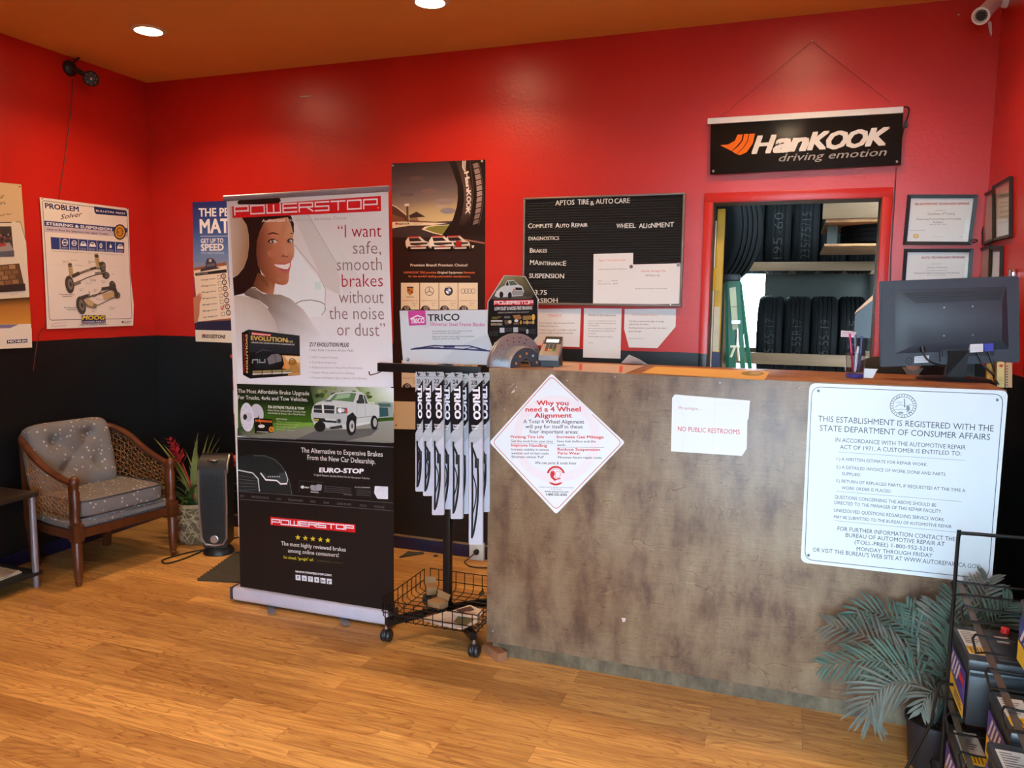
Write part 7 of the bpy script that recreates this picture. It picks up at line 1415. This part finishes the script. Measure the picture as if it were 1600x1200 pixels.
# stepladder
t = thing('step_ladder', 'green fibreglass step ladder standing just inside the workshop', 'ladder', (3.76, .72, 0))
LT = 1.69
def bar(b, a, c, w_, d_): b.hexa([Vector(a)+Vector(q) for q in ((-w_, -d_, 0), (w_, -d_, 0), (w_, d_, 0), (-w_, d_, 0))]+[Vector(c)+Vector(q) for q in ((-w_, -d_, 0), (w_, -d_, 0), (w_, d_, 0), (-w_, d_, 0))])
b = B(); bar(b, (3.80, .60, .0), (3.700, .64, LT-.04), .020, .012); b.build('front_rail', M['ladder'], t)
b = B(); bar(b, (3.90, .62, .0), (3.737, .66, LT-.04), .014, .03); b.build('front_rail', M['ladder'], t)
b = B(); bar(b, (3.74, .96, .0), (3.675, .72, LT-.04), .016, .012); b.build('rear_rail', M['ladder'], t)
b = B(); bar(b, (3.99, .98, .0), (3.742, .74, LT-.04), .012, .02); b.build('rear_rail', M['ladder'], t)
b = B().box((3.662, .60, LT-.04), (3.748, .78, LT), .006); b.build('top_cap', M['blackp'], t)
for k in range(5):
    z = .28+k*.28; f_ = z/LT; b = B(); b.box((3.80-.1*f_, .58, z), (3.90-.163*f_, .68, z+.02)); b.build('step', M['silver'], t)
g = Art((0, .618, 0), (1, 0, 0), (0, 0, 1)); g.sheet([(1139.5, 450), (1149.5, 448), (1153.5, 514), (1144.5, 515.5)], (196, 190, 150), .002); g.line([(1142, 480), (1152, 479)], .8, (90, 90, 70)); g.build('label', M['print'], t)
b = B(); b.tube([pY(1148, 543, .585), pY(1141.5, 558, .585)], .007, 6); b.tube([pY(1152.5, 543, .585), pY(1154.5, 564, .585)], .007, 6); b.box(pY(1141, 543, .59), pY(1156, 540, .60)); b.build('spreader', M['cream'], t)
# dark panel leaning by the right of the doorway
b = B(); q = [pY(x, y, 1.5) for x, y in ((1336, 492), (1366, 466), (1367, 528), (1334, 528))]; b.prism(q, (.02, .04, 0)); tag(b.build('plastic_panel', M['blackp']), 'slanted dark grey panel leaning at the edge of the workshop', 'panel')
b = B(); q = [pY(x, y, 1.48) for x, y in ((1335, 491), (1338, 485), (1366, 459), (1367, 466))]; b.prism(q, (.02, .25, 0)); tag(b.build('wood_strip', M['oldwood']), 'narrow wooden strip along the slanted grey panel', 'strip')
# ================================================================ PERSON BEHIND THE MONITOR
px_, py_ = 4.545, -.36
def skinmesh(name, V, Ed, m_, parent, sub=2):
    me = bpy.data.meshes.new(name); vs = [Vector(v[0]) for v in V]; inv = wm(parent).inverted() if parent else Matrix.Identity(4)
    me.from_pydata([inv @ v for v in vs], Ed, []); o = bpy.data.objects.new(name, me); COL.objects.link(o)
    if parent: o.parent = parent
    md = o.modifiers.new('skin', 'SKIN'); md.use_smooth_shade = True
    lay = me.skin_vertices[0].data if me.skin_vertices else None
    if lay is None:
        bm = bmesh.new(); bm.from_mesh(me); bm.verts.layers.skin.verify(); bm.to_mesh(me); bm.free(); lay = me.skin_vertices[0].data
    for i, v in enumerate(V): r = v[1]; lay[i].radius = r if isinstance(r, tuple) else (r, r)
    lay[0].use_root = True
    s_ = o.modifiers.new('sub', 'SUBSURF'); s_.levels = sub; s_.render_levels = sub; me.materials.append(m_); return o
P = thing('person', 'person in a dark jacket and grey shirt seated behind the monitor', 'person', (px_, -.30, 0))
V = [((px_, -.28, .80), (.15, .11)), ((px_, -.29, .95), (.135, .10)), ((px_, -.32, 1.12), (.15, .105)), ((px_, -.33, 1.225), (.065, .05)), ((px_, -.36, 1.30), .046), ((px_, -.385, 1.345), (.056, .06)), ((px_, -.39, 1.42), (.072, .088)), ((px_, -.375, 1.50), (.070, .085)), ((px_, -.37, 1.545), (.045, .055))]
Ed = [(i, i+1) for i in range(8)]
for s_ in (-1, 1):
    k = len(V); V += [((px_+s_*.155, -.33, 1.205), .05), ((px_+s_*.215, -.35, 1.05), .048), ((px_+s_*.225, -.42, .945), .042), ((px_+s_*.16, -.56, .965), .032), ((px_+s_*.12, -.625, .975), .024)]
    Ed += [(3, k), (k, k+1), (k+1, k+2), (k+2, k+3), (k+3, k+4)]
    w_ = k+4
    for j in range(4):
        a = len(V); x0_ = px_+s_*(.145-.018*j); V += [((x0_, -.655, .972), .009), ((x0_-s_*.004, -.690+.006*abs(j-1.5), .968), .008), ((x0_-s_*.006, -.712+.006*abs(j-1.5), .952), .007)]; Ed += [(w_, a), (a, a+1), (a+1, a+2)]
    a = len(V); V += [((px_+s_*.085, -.64, .97), .010), ((px_+s_*.072, -.665, .965), .009)]; Ed += [(w_, a), (a, a+1)]
    a = len(V); V += [((px_+s_*.10, -.32, .79), .095), ((px_+s_*.13, -.585, .765), .062), ((px_+s_*.13, -.52, .52), .052), ((px_+s_*.13, -.47, .33), .036), ((px_+s_*.135, -.53, .285), .034), ((px_+s_*.14, -.60, .278), .026)]; Ed += [(0, a)]+[(a+i, a+i+1) for i in range(5)]
# drop the hands' clash with the counter back: the counter ends at y = -.66
V = [((v[0][0], max(v[0][1], -.645) if v[0][1] < -.645 else v[0][1], v[0][2]), v[1]) for v in V]
skinmesh('body', V, Ed, M['skin'], P)
b = B()
for s_ in (-1, 1): b.ball((px_+s_*.031, -.452, 1.432), .012, 12)
b.build('eye', M['white'], P)
b = B(); b.ball((px_, -.470, 1.405), .012, 10, (.9, 1.2, 1.7)); b.build('nose', M['skin'], P)
b = B(); b.ball((px_, -.452, 1.368), .02, 12, (1.2, .5, .35)); b.build('mouth', mat('lips', (150, 80, 70), .5), P)
b = B()
for s_ in (-1, 1): b.ball((px_+s_*.078, -.37, 1.42), .03, 10, (.4, .7, 1.1))
b.build('ear', M['skin'], P)
b = B().grid(lambda u, v: Vector((px_+(.086)*math.sin(u*2*math.pi)*math.sin(v*1.55), -.357+(.104)*math.cos(u*2*math.pi)*math.sin(v*1.55), 1.472+.112*math.cos(v*1.55)-.05*max(0, math.cos(u*2*math.pi))*v**3)), 28, 10); b.build('hair', M['hair'], P)
JV = [((px_, -.28, .80), (.165, .125)), ((px_, -.29, .95), (.15, .115)), ((px_, -.32, 1.12), (.168, .12)), ((px_, -.325, 1.215), (.13, .085)), ((px_, -.325, 1.285), (.085, .06))]; JE = [(0, 1), (1, 2), (2, 3), (3, 4)]
for s_ in (-1, 1):
    k = len(JV); JV += [((px_+s_*.165, -.325, 1.225), .085), ((px_+s_*.225, -.35, 1.05), .062), ((px_+s_*.235, -.42, .945), .055), ((px_+s_*.17, -.54, .965), .046)]; JE += [(3, k), (k, k+1), (k+1, k+2), (k+2, k+3)]
skinmesh('jacket', JV, JE, M['cloth_dark'], P)
TV = [((px_, -.28, .79), (.17, .13))]; TE = []
for s_ in (-1, 1):
    k = len(TV); TV += [((px_+s_*.10, -.32, .79), .108), ((px_+s_*.13, -.58, .765), .072), ((px_+s_*.13, -.52, .52), .064), ((px_+s_*.13, -.475, .36), .052)]; TE += [(0, k), (k, k+1), (k+1, k+2), (k+2, k+3)]
skinmesh('trousers', TV, TE, M['cloth_dark'], P)
n0 = [pY(x, y, -.435) for x, y in ((1411, 576), (1444, 575), (1435, 586), (1426, 592), (1418, 587))]
b = B().prism(n0, (0, .05, .006)); b.build('shirt_front', M['cloth_grey'], P)
n1 = [pY(x, y, -.437) for x, y in ((1415, 572), (1440, 571), (1434, 577), (1427, 579), (1420, 577.5))]
b = B().prism(n1, (0, .07, .01)); b.build('neckline', M['skin'], P)
b = B()
for s_ in (-1, 1): b.box((px_+s_*.14-.045, -.64, .252), (px_+s_*.14+.045, -.43, .305), .018)
b.build('shoe', M['blackp'], P)
t = thing('stool', 'tall black stool under the person behind the counter', 'stool', (px_, -.28, 0))
b = B().lathe([(.18, .625), (.19, .65), (.17, .672), (.0005, .675)], (px_, -.28, 0), 24); b.build('seat', M['blackp'], t)
for k in range(4): a = k*math.pi/2+.785; b = B(); b.tube([(px_+.12*math.cos(a), -.28+.12*math.sin(a), .63), (px_+.22*math.cos(a), -.28+.22*math.sin(a), .0)], .012, 8); b.build('leg', M['black'], t)
b = B(); b.tube([(px_+.19*math.cos(a), -.28+.19*math.sin(a), .2) for a in [2*math.pi*i/24 for i in range(24)]], .009, 8, True); b.box((px_-.2, -.60, .235), (px_+.2, -.57, .251)); b.box((px_-.02, -.58, .205), (px_+.02, -.44, .235)); b.build('foot_ring', M['black'], t)
